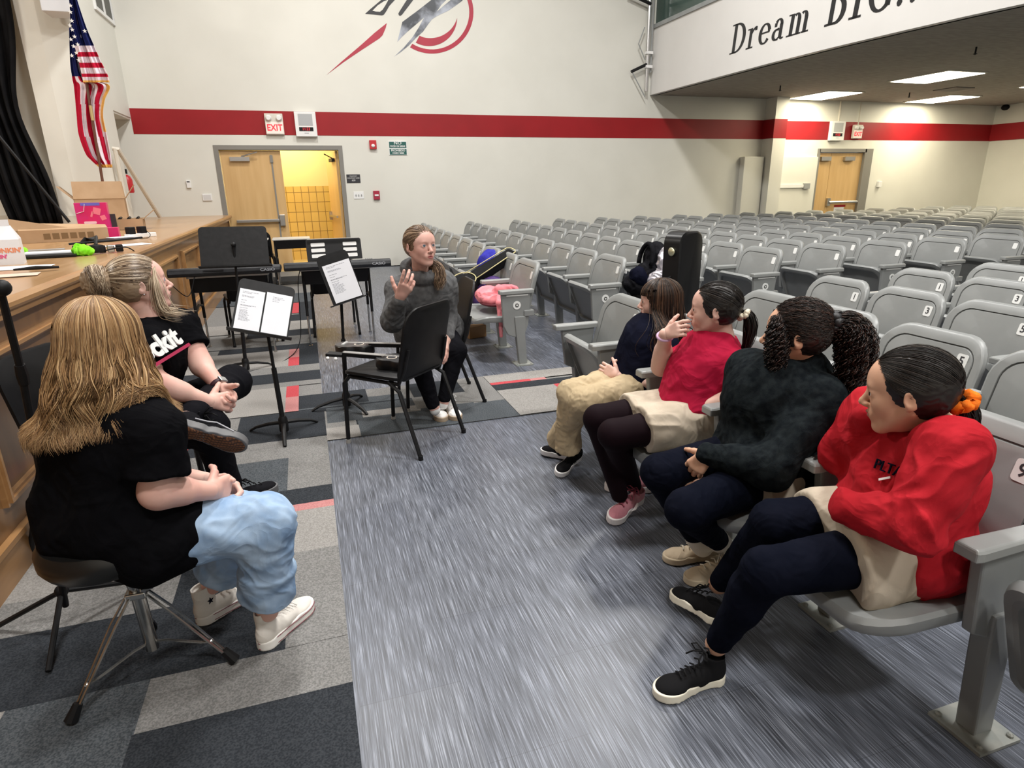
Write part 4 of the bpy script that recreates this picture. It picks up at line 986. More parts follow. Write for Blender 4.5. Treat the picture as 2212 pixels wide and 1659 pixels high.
# ---------------------------------------------------------------- skins and cloths
def skin(name, c, c2):
    m = mat(name, c, .48, spec=.35, sss=.12); noisy(m, c2, 9, (1, 1, 1), .35, .65, 3, bump=.12, bscale=380, dist=.0006); return m
M_skin_pale = skin('skin_pale', (.66, .40, .33), (.72, .47, .39)); M_skin_rosy = skin('skin_rosy', (.66, .36, .30), (.70, .44, .37)); M_skin_tan = skin('skin_tan', (.60, .33, .215), (.66, .385, .26)); M_skin_brown = skin('skin_brown', (.46, .26, .175), (.52, .31, .215))
M_lip = mat('lips', (.50, .17, .16), .4); M_lip_dark = mat('lips_brown', (.42, .17, .14), .4)
def cloth(name, c, c2=None, rough=.85, bs=600, b=.3, sheen=0, sc=10, crease=True): 
    dk = max(c) < .03; m = mat(name, c, rough, spec=.03 if dk else .12); noisy(m, c2 or tuple(x*1.2 for x in c), sc, (1, 1, 1), .35, .65, 3, bump=b, bscale=bs, dist=.0012)
    nt = m.node_tree; N = nt.nodes; L = nt.links; b1 = [n for n in N if n.type == 'BUMP'][0]; tc = [n for n in N if n.type == 'TEX_COORD'][0]
    n3 = N.new('ShaderNodeTexNoise'); n3.inputs['Scale'].default_value = 7; n3.inputs['Detail'].default_value = 2; n3.inputs['Distortion'].default_value = 1.6; L.new(tc.outputs['Object'], n3.inputs['Vector'])
    m1 = N.new('ShaderNodeMath'); m1.operation = 'SUBTRACT'; m1.inputs[1].default_value = .5; L.new(n3.outputs[0], m1.inputs[0]); m2 = N.new('ShaderNodeMath'); m2.operation = 'ABSOLUTE'; L.new(m1.outputs[0], m2.inputs[0])
    b2 = N.new('ShaderNodeBump'); b2.invert = True; b2.inputs['Strength'].default_value = .28 if crease else 0; b2.inputs['Distance'].default_value = .05; L.new(m2.outputs[0], b2.inputs['Height']); L.new(b2.outputs[0], b1.inputs['Normal']); return m
M_teeblack = cloth('tee_black', (.004, .004, .005)); M_jeans = cloth('jeans_light', (.23, .35, .54), (.40, .53, .70), bs=800, b=.5, sc=12); M_pblack = cloth('trousers_black', (.007, .007, .009)); M_hoodie = cloth('hoodie_grey', (.095, .096, .10), (.135, .136, .14), bs=500, sc=40)
M_khaki = cloth('khaki', (.44, .345, .215), (.51, .405, .26)); M_skirt = cloth('skirt_stone', (.48, .41, .32), (.54, .465, .37)); M_polo = cloth('polo_red', (.34, .006, .032), (.41, .010, .045), bs=900); M_sweat = cloth('sweatshirt_red', (.37, .010, .018), (.45, .016, .026), bs=700, sc=14)
M_knit = cloth('sweater_black', (.006, .008, .010), (.014, .018, .020), bs=350, b=.8, sheen=.15, sc=40); M_navy = cloth('leggings_navy', (.003, .004, .009), (.005, .006, .012), sheen=.1); M_tights = mat('tights_black', (.009, .004, .006), .7, spec=.06)
M_navypolo = cloth('polo_navy', (.005, .006, .014), (.007, .008, .018))
M_seam = mat('seam_thread', (.2, .2, .2), .8)
# ================================================================= hair helpers
def catmull(P, n):
    P = np.asarray(P, float); Q = np.vstack([2*P[0]-P[1], P, 2*P[-1]-P[-2]]); out = []
    for u in np.linspace(0, len(P)-1-1e-6, n):
        i = int(u); t = u-i; a, b, c, d = Q[i:i+4]
        out.append(.5*((2*b)+(-a+c)*t+(2*a-5*b+4*c-d)*t*t+(-a+3*b-3*c+d)*t**3))
    return np.array(out)
def scalp(H, d, lift=.0):
    d = np.asarray(d, float); d = d/(np.linalg.norm(d, axis=-1, keepdims=True)+1e-9)
    r = np.array([.345*H.wide, .43, .372])+lift
    q = d*r; q[..., 2] = np.where(q[..., 2] < 0, q[..., 2]*1.18, q[..., 2])
    return H.pts(q+np.array([0, -.055, .14]))
def hair_cap(H, mats, parent, lift=.0, front=(0, .55, -.30, .6, .48, .62), h=.0035, extra=None, name='hair', cut=None):
    S = SDF(h); q = H.s
    S.ell(H.p(0, -.06, .13), V3((.35+lift)*H.wide, .435+lift, .382+lift)*q, H.R, .02)
    S.ell(H.p(0, -.13, -.04), V3(.30*H.wide, .245, .235)*q, H.R, .04)
    if extra: extra(S)
    S.ell(H.p(*front[:3]), V3(*front[3:])*q, H.R, .008, True)
    for sx in (-1, 1): S.ell(H.p(sx*.37*H.wide, .025, -.04), V3(.06, .065, .10)*q, H.R, .01, True)
    v, f = S.mesh(1); v = folds(v, f, amp=.0022, scale=70, stretch=H.y, seed=2)
    return mkobj(name, v, f, mats[0], parent, world=True, smooth=True)
def flow(H, tie, n=420, K=14, seed=1, lift=.02, r=.0016, hairline=None, jitter=.05):
    n = int(n*2.3)
    
    rs = np.random.RandomState(seed); out = []
    line = hairline or [(-.95, .05, -.50), (-.95, .38, -.1), (-.86, .62, .22), (-.55, .76, .52), (0, .80, .66), (.55, .76, .52), (.86, .62, .22), (.95, .38, -.1), (.95, .05, -.50), (.8, -.35, -.75), (.3, -.55, -.9), (-.3, -.55, -.9), (-.8, -.35, -.75), (-.95, .05, -.50)]
    L = catmull(line, 200); tie = nrm(tie)
    for i in range(n):
        d0 = nrm(L[rs.randint(0, 200)]+rs.normal(0, .03, 3)); m = rs.rand()*.6; d0 = nrm(d0*(1-m)+tie*m) if rs.rand() < .5 else d0
        t = np.linspace(0, 1, K)[:, None]; w_ = np.arccos(np.clip(np.dot(d0, tie), -1, 1))+1e-4
        d = (np.sin((1-t)*w_)*d0+np.sin(t*w_)*tie)/np.sin(w_)
        side = np.cross(d0, tie); bow = rs.normal(0, jitter); d = d+side*bow*np.sin(PI*t)
        out.append(scalp(H, d, lift*(.3+.7*rs.rand()) + 0*t))
    return np.array(out)
def tail(path, rad, n=260, K=22, seed=2, wave=.004, waves=2.0, curl=0.0, curls=6, tip=.25):
    """a hanging bundle of locks around a path; rad is a list of radii along it"""
    rs = np.random.RandomState(seed); C = catmull(path, K); T = np.gradient(C, axis=0); T /= np.linalg.norm(T, axis=1, keepdims=True)
    A = np.cross(T, [.2, .95, .1]); A /= np.linalg.norm(A, axis=1, keepdims=True); B = np.cross(T, A); R = np.interp(np.linspace(0, 1, K), np.linspace(0, 1, len(rad)), rad)
    out = []; t = np.linspace(0, 1, K)
    for i in range(n):
        a = rs.rand()*2*PI; q = math.sqrt(rs.rand()); ph = rs.rand()*6.28; da = rs.normal(0, .5)
        o1 = q*R*np.cos(a+da*t); o2 = q*R*np.sin(a+da*t); wv = wave*np.sin(2*PI*waves*t+ph)*t
        c1 = curl*np.cos(2*PI*curls*t+ph)*np.minimum(1, t*4); c2 = curl*np.sin(2*PI*curls*t+ph)*np.minimum(1, t*4)
        end = 1-tip*rs.rand(); u = t*end; Ci = np.stack([np.interp(u, t, C[:, j]) for j in range(3)], 1)
        out.append(Ci+A*(o1+wv+c1)[:, None]+B*(o2+c2+wv*.5)[:, None])
    return np.array(out)
def scrunchie(c, ax, R, r, m, parent, name='scrunchie', seed=1):
    rs = random.Random(seed); q = MB(); x, y, z = frame_from(ax); n = 44; pts = []; rr = []
    for i in range(n+1):
        a = 2*PI*i/n; k = 1+.12*math.sin(9*a); pts.append(Vector(c)+x*math.cos(a)*R*k+y*math.sin(a)*R*k+z*.25*r*math.sin(7*a)); rr.append(r*(1+.25*math.sin(11*a+1)))
    rr[-1] = rr[0]; q.tube(pts, rr, 12, cap=False); return q.build(name, m, parent, world=True, smooth=True)
def torso(S, pel, ch, nk, sL, sR, fwd, s=1.0, o=0.0, k=.05, belly=0.0):
    pel, ch, nk, sL, sR = map(V3, (pel, ch, nk, sL, sR)); x = nrm(sR-sL); z = nrm(ch-pel); y = nrm(np.cross(z, x)); R = np.stack([x, y, z]); hx = nrm(V3(fwd)); px = np.cross(hx, [0, 0, 1]); Rp = np.stack([px, hx, [0, 0, 1]])
    S.ell(pel, V3(.155, .115, .105)*s+o, Rp, k); mid = (pel+ch)/2
    S.cone(pel+z*.02, ch-z*.02, .095*s+o, .10*s+o, k)
    for sx in (-1, 1): S.cone(pel+px*sx*.055*s, ch+x*sx*.05*s-z*.03, .092*s+o, .092*s+o, k)
    S.ell(ch, V3(.145, .105, .15)*s+o, R, k)
    if belly: S.ell(mid+y*.03, V3(.12, .1, .12)*s+o+belly, R, k)
    top = nk-z*.045*s
    S.cone(top, sL, .055*s+o, .052*s+o, k); S.cone(top, sR, .055*s+o, .052*s+o, k); S.cone(ch, nk, .08*s+o, .045*s+o*.5, k)
    return R
def person(label, loc, group=None):
    return thing('person', label, 'person', loc)
def surf_at(o, px, py):
    """point and normal of the mesh o nearest the camera along the sight line of a photo pixel"""
    me = o.data; n = len(me.vertices); co = np.empty(n*3); me.vertices.foreach_get('co', co); co = co.reshape(-1, 3); M = np.array(chain(o)); co = co @ M[:3, :3].T+M[:3, 3]
    d = np.array(at(px, py, Z=0))-_C; d = nrm(d); r = co-_C; t = r @ d; q = np.linalg.norm(r-t[:, None]*d, axis=1); ok = q < .008
    i = np.where(ok)[0]
    if len(i) == 0: i = np.array([q.argmin()])
    j = i[t[i].argmin()]; nn = np.empty(n*3); me.vertices.foreach_get('normal', nn); near = np.linalg.norm(co-co[j], axis=1) < .02
    N = nrm(nn.reshape(-1, 3)[near].mean(0) @ M[:3, :3].T); return co[j], N
def long_hair(H, nc, per, az0, az1, length, amp, axis=None, rad=.16, ztop=9, el_end=-.1, spreadout=.02, seed=1, lift=(.03, .07), K=24, r_=.014, fringe=None, aft=(0, 0, 0), balls=()):
    """wavy locks in clumps: over the skull from the parting, then hanging and resting on the shoulders"""
    rs = np.random.RandomState(seed); L = []
    for c in range(nc):
        az = az0+(az1-az0)*(c+rs.rand())/nc; ph = rs.uniform(0, 6.28); fr = rs.uniform(1.1, 1.7); ln = length(az)*rs.uniform(.86, 1.06); lf = rs.uniform(*lift); am = amp*rs.uniform(.7, 1.3); tw = rs.choice([-1, 1])
        for i in range(per):
            a_ = az+rs.normal(0, .06); side = math.sin(a_); bk = -math.cos(a_); e_end = el_end
            el = np.linspace(1.5, e_end, 9); lk = lf+rs.normal(0, .006)
            pts = [scalp(H, (math.sin(a_)*math.cos(e), math.cos(a_)*math.cos(e), math.sin(e)), lk*(.45+.55*(1-e/1.5))) for e in el]
            q = pts[-1].copy(); out = V3(H.x)*side*spreadout-V3(H.y)*bk*spreadout; o1 = rs.normal(0, r_); o2 = rs.normal(0, r_); n = K-9; l2 = ln*rs.uniform(.93, 1.04)
            for j in range(1, n+1):
                t = j/n; cl = .35+.65*math.sin(PI*min(1, .15+t*.85)); th = 2*PI*fr*t+ph
                p = q+out*min(1, t*1.5)+V3(0, 0, -l2*t)+V3(H.x)*(am*t*math.sin(th)+o1*cl*t)+V3(H.y)*(tw*am*.8*t*math.cos(th)+o2*cl*t)+V3(aft)*t
                if axis is not None and p[2] < ztop:
                    d = p[:2]-np.array(axis[:2]); m = np.linalg.norm(d); R = rad*min(1, .55+(ztop-p[2])/.12); R += .012*(i % 4)/3
                    if m < R: p[:2] = np.array(axis[:2])+d/m*R
                for bc, br in balls:
                    d = p-bc; m = np.linalg.norm(d); R = br+.010*(i % 5)/4
                    if m < R: p = bc+d/m*R
                pts.append(p)
            L.append(pts)
    L = np.array(L); L[:, 8:] = relax_lines(L[:, 7:])[:, 1:]
    return L
def relax_lines(P, it=3):
    P = P.copy()
    for _ in range(it): P[:, 1:-1] = .5*P[:, 1:-1]+.25*(P[:, :-2]+P[:, 2:])
    return P
# ================================================================= the girl in the red sweatshirt (nearest seat)
def limb(S, a, b, c, r, k=.02): S.cone(a, b, r[0], r[1], k); S.cone(b, c, r[1], r[2], k)
def mid(a, b, t=.5): return V3(a)*(1-t)+V3(b)*t
def body_join(T, parts, mats, H, name='body'):
    V = []; F = []; n = 0
    for v, f in parts: V.append(v); F.append(f+n); n += len(v)
    V = np.concatenate(V); F = np.concatenate(F); c = V[F].mean(1); fm = H.lipmask(c).astype(int) if H is not None else None
    return mkobj(name, V, F, mats if H is not None else mats[0], T, world=True, smooth=True, fm=fm)
def p7():
    T = person('person in a red sweatshirt, cheek resting on a hand, with an orange scrunchie', (1.45, 1.16, .43))
    H = Head(at(1966, 846, Y=1.13), (-.60, .79, -.16), (-.05, .10, 1), .232, 1.02)
    pel = V3(1.50, 1.16, .50); ch = V3(1.545, 1.15, .70); nk = V3(at(2018, 925, Y=1.13)); fw = (-1, .12, 0)
    sL = V3(at(2050, 972, Y=.99)); sR = V3(1.53, 1.30, .80)
    eL = V3(at(1972, 1135, Y=.96)); wL = V3(at(1835, 1095, Y=1.12)); eR = V3(at(1812, 985, Y=1.36)); wR = V3(at(1888, 905, Y=1.24))
    hL = pel+V3(-.02, -.085, -.01); hR = pel+V3(-.02, .085, -.01)
    kL = V3(at(1655, 1235, Z=.455)); aL = V3(at(1548, 1392, Z=.125)); kR = V3(at(1672, 1128, Z=.50)); aR = V3(at(1552, 1262, Z=.14))
    B = SDF(.005); torso(B, pel, ch, nk, sL, sR, fw, .93)
    limb(B, hL, kL, aL, (.080, .055, .034)); limb(B, hR, kR, aR, (.080, .055, .034)); limb(B, sL, eL, wL, (.045, .036, .025)); limb(B, sR, eR, wR, (.045, .036, .025)); B.cone(nk, mid(nk, H.p(0, -.1, -.22)), .05, .048)
    v1, f1 = B.mesh(); S = SDF(.0028); H.build(S, nk); hd = nrm(H.p(.40, .12, .0)-wR); hand(S, wR, hd, (-.2, -.2, .9), .135, (.6, .6, .6, .6)); v2, f2 = S.mesh()
    body_join(T, [(v1, f1), (v2, f2)], [M_skin_tan, M_lip_dark], H)
    H.eyes(T, (-.1, .1)); hb = hair_mats('hair_black_a', (.012, .009, .008), (.035, .026, .022), (.004, .003, .003)); H.brows(T, hb[0], .012)
    tie = H.p(.0, -.44, -.08)
    hair_cap(H, hb, T, .006)
    strands('hair_strands', flow(H, (0, -.95, -.50), 700, 14, 1, .022), .0012, hb, T)
    P = [tie, tie+V3(.03, -.0, -.02), tie+V3(.055, .0, -.07), tie+V3(.06, .0, -.15), tie+V3(.055, .0, -.24)]
    strands('ponytail', tail(P, [.012, .026, .026, .018, .006], 150, 16), .0018, hb, T)
    scrunchie(tie+nrm(P[1]-tie)*.012, P[2]-tie, .024, .014, cloth('scrunchie_orange', (.85, .16, .01), (.95, .24, .03), b=.6, sc=60), T)
    # navy polo collar
    C = SDF(.004); C.ecyl(nk-V3(0, 0, .03), nk+nrm(H.c-nk)*.045, H.x, (.062, .060), (.055, .052), .01); C.cone(nk+V3(-.02, -.05, -.02), nk+V3(.0, -.06, -.035), .02, .014); part_mesh('collar', C, M_navypolo, T)
    # sweatshirt
    W = SDF(.0045); torso(W, pel, ch, nk-V3(0, 0, .035), sL, sR, fw, 1.0, .016, .05)
    W.cone(sL, mid(sL, eL, .5), .052, .056, .07); W.cone(mid(sL, eL, .5), eL, .058, .056, .05); W.cone(eL, wL, .056, .042, .03)
    W.cone(sR, eR, .060, .056, .05); W.cone(eR, wR, .056, .045, .03); W.cone(wR, wR+hd*.05, .045, .040, .02)
    W.cone(pel+V3(-.02, -.12, -.01), pel+V3(.08, -.13, -.02), .10, .09, .05); W.cone(pel+V3(.02, -.12, .0), ch+V3(.0, -.10, 0), .08, .06, .06); W.cone(pel+V3(-.04, -.06, .03), pel+V3(-.04, .07, .03), .09, .08, .05)
    W.fcone(nk+nrm(H.c-nk)*.02, nk+nrm(H.c-nk)*.2, .05, .09, .01, True)
    SW = part_mesh('sweatshirt', W, M_sweat, T, [dict(amp=.016, scale=9, seed=3, stretch=(-.3, .2, -.9)), dict(amp=.008, scale=19, seed=5, stretch=(-.6, .3, -.5))])
    q = MB(); q.tube([sL+V3(.045, -.055, .05)+V3(0, 0, 0)], .001) if 0 else None
    # chest mark
    o = ch+V3(-.135, -.03, .06)
    sp, sn = surf_at(SW, 1916, 1014); a1 = V3(0, -1, .1); xd = nrm(a1-sn*np.dot(a1, sn)); yd = np.cross(sn, xd)
    text('chest_letters', 'PLTA', .040, Vector(sp)+Vector(sn)*.004, xd, yd, M_navypolo, T, depth=.002)
    q = MB(); q.T = Matrix.Translation(Vector(sp)+Vector(sn)*.003-Vector(yd)*.028) @ Matrix((xd, yd, sn)).transposed().to_4x4(); q.box((.0, 0, 0), (.035, .006, .003), .5); q.build('chest_mark', M_white, T, world=True)
    # skirt and leggings
    K2 = SDF(.004); K2.cone(pel+V3(.0, -.06, -.01), mid(hL, kL, .42), .122, .118, .04); K2.cone(pel+V3(.0, -.10, -.03), mid(hL, kL, .40)+V3(0, -.03, -.03), .10, .09, .04); K2.cone(pel+V3(.0, .06, -.01), mid(hR, kR, .42), .11, .10, .05)
    K2.ell(mid(mid(hL, kL, .3), mid(hR, kR, .3)), (.15, .15, .07), None, .05)
    d = nrm(mid(kL, kR)-pel); K2.fcone(mid(hL, kL, .46)+d*.0, mid(hL, kL, .46)+d*.4, .5, .5, .005, True)
    K2.ecyl((1.3, 1.1, .30), (1.3, 1.1, .398), (0, 1, 0), (.8, .8), (.8, .8), .006, True)
    part_mesh('skirt', K2, M_skirt, T, dict(amp=.010, scale=9, seed=8, stretch=(-1, .1, 0)))
    G = SDF(.0045); limb(G, hL, kL, mid(kL, aL, .93), (.092, .064, .038), .02); limb(G, hR, kR, mid(kR, aR, .93), (.092, .064, .038), .02); G.ell(mid(kL, aL, .35)+nrm(np.cross(aL-kL, (0, 1, 0)))*-.012, (.045, .045, .09), None, .03)
    part_mesh('leggings', G, M_navy, T, dict(amp=.0022, scale=26, seed=1))
    sh = (mat('sneaker_black_velvet', (.007, .007, .008), .9, spec=.15), mat('sneaker_sole_cream', (.74, .70, .58), .5), M_blackmatte)
    hB = at(1562, 1462, Z=.004); tB = at(1428, 1500, Z=.004); shoe(T, hB, V3(hB)+nrm(V3(tB)-V3(hB))*.245, (0, 0, 1), .245, sh, .12, .026, wide=1.05)
    hA = V3(at(1556, 1352, Z=.05)); tA = V3(at(1446, 1278, Z=.02)); shoe(T, hA, hA+nrm(tA-hA)*.235, (.15, -.15, 1), .235, sh, .04, .026, wide=1.05)

def p6():
    T = person('person in a black turtleneck sweater with a big curly ponytail', (1.45, 1.66, .43))
    H = Head(at(1722, 722, Y=1.65), (-.74, .67, -.03), (-.03, -.02, 1), .232, 1.0)
    pel = V3(1.50, 1.68, .50); ch = V3(1.49, 1.67, .73); nk = V3(at(1752, 800, Y=1.66)); fw = (-1, .08, 0)
    sL = V3(at(1775, 862, Y=1.52)); sR = V3(1.50, 1.81, .80)
    eL = V3(at(1668, 1010, Y=1.46)); wL = V3(at(1530, 982, Y=1.62)); eR = V3(at(1598, 930, Y=1.84)); wR = V3(at(1512, 1030, Y=1.70))
    hL = pel+V3(-.02, -.085, -.01); hR = pel+V3(-.02, .085, -.01)
    kL = V3(at(1482, 1100, Z=.46)); aL = V3(at(1556, 1172, Z=.13)); kR = V3(at(1425, 1020, Z=.49)); aR = V3(at(1512, 1172, Z=.12))
    B = SDF(.005); torso(B, pel, ch, nk, sL, sR, fw, .93)
    limb(B, hL, kL, aL, (.078, .052, .034)); limb(B, hR, kR, aR, (.078, .052, .034)); limb(B, sL, eL, wL, (.045, .036, .024)); limb(B, sR, eR, wR, (.045, .036, .024)); B.cone(nk, mid(nk, H.p(0, -.1, -.22)), .05, .048)
    v1, f1 = B.mesh(); S = SDF(.0028); H.build(S, nk); v2, f2 = S.mesh(); S = SDF(.0025)
    hand(S, wL, V3(at(1492, 1020, Y=1.66))-wL, (-.2, .5, .7), .145, (.35, .45, .5, .5), palm=(.1, .2, -.9)); hand(S, wR, V3(at(1473, 1062, Y=1.66))-wR, (-.3, -.8, .2), .145, (.3, .35, .4, .45), palm=(.2, 0, -1)); v3, f3 = S.mesh()
    body_join(T, [(v1, f1), (v2, f2), (v3, f3)], [M_skin_tan, M_lip_dark], H); H.eyes(T, (-.2, .0))
    hb = hair_mats('hair_curly', (.016, .009, .007), (.060, .030, .022), (.006, .004, .004)); H.brows(T, hb[0], .012)
    tie = H.p(.0, -.44, .16)
    hair_cap(H, hb, T, .012, (0, .60, -.28, .6, .44, .60)); fl = flow(H, (0, -.95, .12), 620, 16, 3, .035)
    ph = np.random.RandomState(4).rand(len(fl), 1)*6.28; tt = np.linspace(0, 1, 16)[None]; fl += (H.z*.0035)[None, None]*np.sin(tt*34+ph)[..., None]+(H.x*.0035)[None, None]*np.cos(tt*34+ph)[..., None]
    strands('hair_strands', fl, .0013, hb, T)
    back = -H.y
    P = [tie, tie+back*.045+V3(0, 0, .0), tie+back*.075+V3(0, 0, -.06), tie+back*.080+V3(0, 0, -.14), tie+back*.065+V3(0, 0, -.22), tie+back*.05+V3(0, 0, -.28)]
    strands('ponytail', tail(P, [.02, .050, .062, .066, .05, .02], 620, 60, 7, .004, 2, .0065, 9, .45), .0017, hb, T)
    for sx, y0, n, sd in ((-1, .20, 170, 1), (1, .2, 40, 2)):
        a = scalp(H, (sx*.55, .72, .40), .03); b = H.p(sx*.36, .26, .05)
        strands('face_curls', tail([a, b, H.p(sx*.37, .24, -.22), H.p(sx*.37, .20, -.52), H.p(sx*.38, .15, -.88)], [.020, .032, .038, .036, .018], n, 50, sd, .003, 2, .0065, 9, .4), .0018, hb, T)
    scrunchie(tie+back*.012+H.z*.006, back, .026, .017, mat('scrunchie_black', (.012, .012, .015), .5), T)
    W = SDF(.0045); torso(W, pel, ch, nk-V3(0, 0, .02), sL, sR, fw, 1.0, .022, .05)
    W.cone(sL, mid(sL, eL, .5), .058, .064, .04); W.cone(mid(sL, eL, .5), eL, .066, .062, .03); W.cone(eL, wL, .062, .036, .03)
    W.cone(sR, eR, .062, .056, .04); W.cone(eR, wR-nrm(wR-eR)*.05, .056, .036, .03)
    W.cone(nk-V3(0, 0, .03), mid(nk, H.p(0, -.1, -.25), .75), .062, .054, .02)
    W.cone(pel+V3(-.02, -.11, -.0), pel+V3(.05, -.11, -.01), .085, .08, .05); W.cone(pel+V3(-.12, -.06, .06), pel+V3(-.05, .07, .05), .07, .08, .05); W.cone(eL+V3(.02, .03, -.02), pel+V3(0, -.08, .06), .06, .08, .05)
    W.ecyl(nk+nrm(H.c-nk)*.055, nk+nrm(H.c-nk)*.2, H.x, (.05, .05), (.08, .08), .006, True)
    part_mesh('sweater', W, M_knit, T, [dict(amp=.010, scale=9, seed=13, stretch=(-.5, .0, -.8)), dict(amp=.004, scale=22, seed=5, stretch=(-.7, .2, -.4))])
    K2 = SDF(.004); K2.cone(mid(hL, kL, .05)+V3(0, -.02, 0), mid(hL, kL, .32)+V3(0, -.01, 0), .105, .10, .03); K2.cone(mid(hL, kL, .12)+V3(0, -.075, -.03), mid(hL, kL, .34)+V3(0, -.055, -.025), .055, .045, .03); 
    d = nrm(kL-hL); K2.fcone(mid(hL, kL, .37), mid(hL, kL, .37)+d*.4, .5, .5, .005, True); K2.ecyl((1.3, 1.6, .25), (1.3, 1.6, .398), (0, 1, 0), (.8, .8), (.8, .8), .006, True)
    part_mesh('skirt', K2, M_skirt, T, dict(amp=.006, scale=16, seed=4))
    G = SDF(.0045); limb(G, hL, kL, mid(kL, aL, .96), (.092, .064, .040), .02); limb(G, hR, kR, mid(kR, aR, .96), (.092, .064, .040), .02)
    part_mesh('leggings', G, M_navy, T, dict(amp=.002, scale=26, seed=1))
    q = MB(); pL = mid(hL, kL, .35)+V3(-.02, -.045, .055)
    Sk = SDF(.003)
    for a, kk in ((aL, kL), (aR, kR)):
        u = nrm(kk-a); Sk.cone(a-u*.03, a+u*.045, .040, .044, .01)
        for j in range(4): Sk.ell(a+u*(-.02+.02*j), (.046, .046, .010), None, .01)
    part_mesh('socks', Sk, mat('sock_cream', (.72, .66, .55), .9), T)
    sh = (cloth('boot_suede', (.52, .42, .30), (.60, .50, .37), b=.4), mat('boot_sole', (.60, .50, .36), .6), mat('boot_lace', (.72, .66, .54), .8))
    h1 = V3(at(1588, 1232, Z=.004)); t1 = V3(at(1468, 1262, Z=.004)); shoe(T, h1, h1+nrm(t1-h1)*.235, (0, 0, 1), .235, sh, .06, .026, wide=1.12)
    h2 = V3(at(1545, 1212, Z=.004)); t2 = V3(at(1462, 1208, Z=.004)); h2 = h2+V3(.03, .02, 0); shoe(T, h2, h2+nrm(t2-h2)*.235, (0, 0, 1), .235, sh, .06, .026, wide=1.12)
def p5():
    T = person('person in a red polo shirt with a hand held to the chin', (1.47, 2.2, .43))
    H = Head(at(1545, 668, Y=2.19), (-.80, .60, -.04), (-.02, .03, 1), .225, 1.03)
    pel = V3(1.53, 2.19, .50); ch = V3(1.585, 2.19, .72); nk = V3(at(1562, 752, Y=2.19)); fw = (-1, .05, 0)
    sL = V3(at(1592, 796, Y=2.045)); sR = V3(at(1500, 768, Y=2.33))
    eL = V3(at(1592, 862, Y=1.975)); wL = V3(at(1492, 890, Y=2.09)); eR = V3(at(1428, 792, Y=2.38)); wR = V3(at(1437, 722, Y=2.27))
    hL = pel+V3(-.02, -.085, -.01); hR = pel+V3(-.02, .085, -.01)
    kL = V3(at(1325, 938, Z=.47)); aL = V3(at(1368, 1048, Z=.12)); kR = V3(at(1292, 905, Z=.48)); aR = V3(at(1338, 1068, Z=.12))
    B = SDF(.0045); torso(B, pel, ch, nk, sL, sR, fw, .98)
    limb(B, hL, kL, aL, (.083, .056, .036)); limb(B, hR, kR, aR, (.083, .056, .036)); limb(B, sL, eL, wL, (.050, .042, .027)); limb(B, sR, eR, wR, (.050, .042, .027)); B.cone(nk, mid(nk, H.p(0, -.1, -.22)), .052, .05); B.cone(mid(eL, wL, .2), mid(eL, wL, .5), .043, .038); B.cone(mid(eR, wR, .2), mid(eR, wR, .5), .043, .038); B.cone(mid(sL, eL, .4), mid(sL, eL, .7), .05, .047)
    v1, f1 = B.mesh(); S = SDF(.003); H.build(S, nk); v2, f2 = S.mesh(); S = SDF(.0025)
    hand(S, wL, V3(at(1443, 902, Y=2.17))-wL, (-.3, .75, .35), .15, (.05, .1, .15, .2), spread=.16, palm=(.3, .1, -.9)); hand(S, wR, V3(at(1488, 702, Y=2.17))-wR, (.1, .3, .8), .14, (.55, .75, .8, .8), palm=(.7, .0, -.5)); v3, f3 = S.mesh()
    body_join(T, [(v1, f1), (v2, f2), (v3, f3)], [M_skin_pale, M_lip], H); H.eyes(T, (-.1, .05))
    hb = hair_mats('hair_black_b', (.011, .008, .007), (.030, .022, .018), (.004, .003, .003)); H.brows(T, hb[0], .013)
    tie = H.p(0, -.45, -.10); hair_cap(H, hb, T, .008, (0, .56, -.30, .6, .47, .62)); strands('hair_strands', flow(H, (0, -.93, -.52), 560, 14, 5, .024), .0012, hb, T)
    P = [tie, tie-H.y*.03, tie-H.y*.045-V3(0, 0, .06), tie-H.y*.035-V3(0, 0, .14), tie-H.y*.015-V3(0, 0, .20)]
    strands('ponytail', tail(P, [.012, .024, .028, .022, .008], 170, 18, 6), .0018, hb, T); scrunchie(tie-H.y*.012, P[2]-tie, .020, .012, mat('scrunchie_cream', (.72, .64, .50), .7), T)
    W = SDF(.004); torso(W, pel, ch, nk-V3(0, 0, .015), sL, sR, fw, 1.0, .012, .05, .008)
    mL = mid(sL, eL, .62); mR = mid(sR, eR, .55); W.cone(sL, mid(sL, mL, .6), .060, .062, .03); W.fcone(mid(sL, mL, .4), mL, .060, .068, .01); W.cone(sR, mid(sR, mR, .6), .060, .060, .03); W.fcone(mid(sR, mR, .4), mR, .060, .066, .01)
    W.cone(pel+V3(-.05, -.07, .0), pel+V3(-.04, .07, .0), .095, .095, .05); W.fcone(nk+nrm(H.c-nk)*.012, nk+nrm(H.c-nk)*.2, .048, .09, .01, True)
    part_mesh('polo_shirt', W, M_polo, T, [dict(amp=.008, scale=10, seed=23, stretch=(-.2, .5, -.8)), dict(amp=.004, scale=22, seed=6, stretch=(-.5, .6, -.4))])
    C = SDF(.0035); C.ecyl(nk-V3(0, 0, .006), nk+nrm(H.c-nk)*.042, H.x, (.080, .078), (.066, .063), .008); C.ecyl(nk-V3(0, 0, .03), nk+nrm(H.c-nk)*.06, H.x, (.056, .054), (.058, .056), .004, True); C.cone(nk+V3(-.055, -.03, -.02), nk+V3(-.085, .0, -.045), .012, .008, .015); C.cone(nk+V3(-.05, .045, -.01), nk+V3(-.075, .045, -.04), .012, .008, .015); part_mesh('collar', C, M_polo, T)
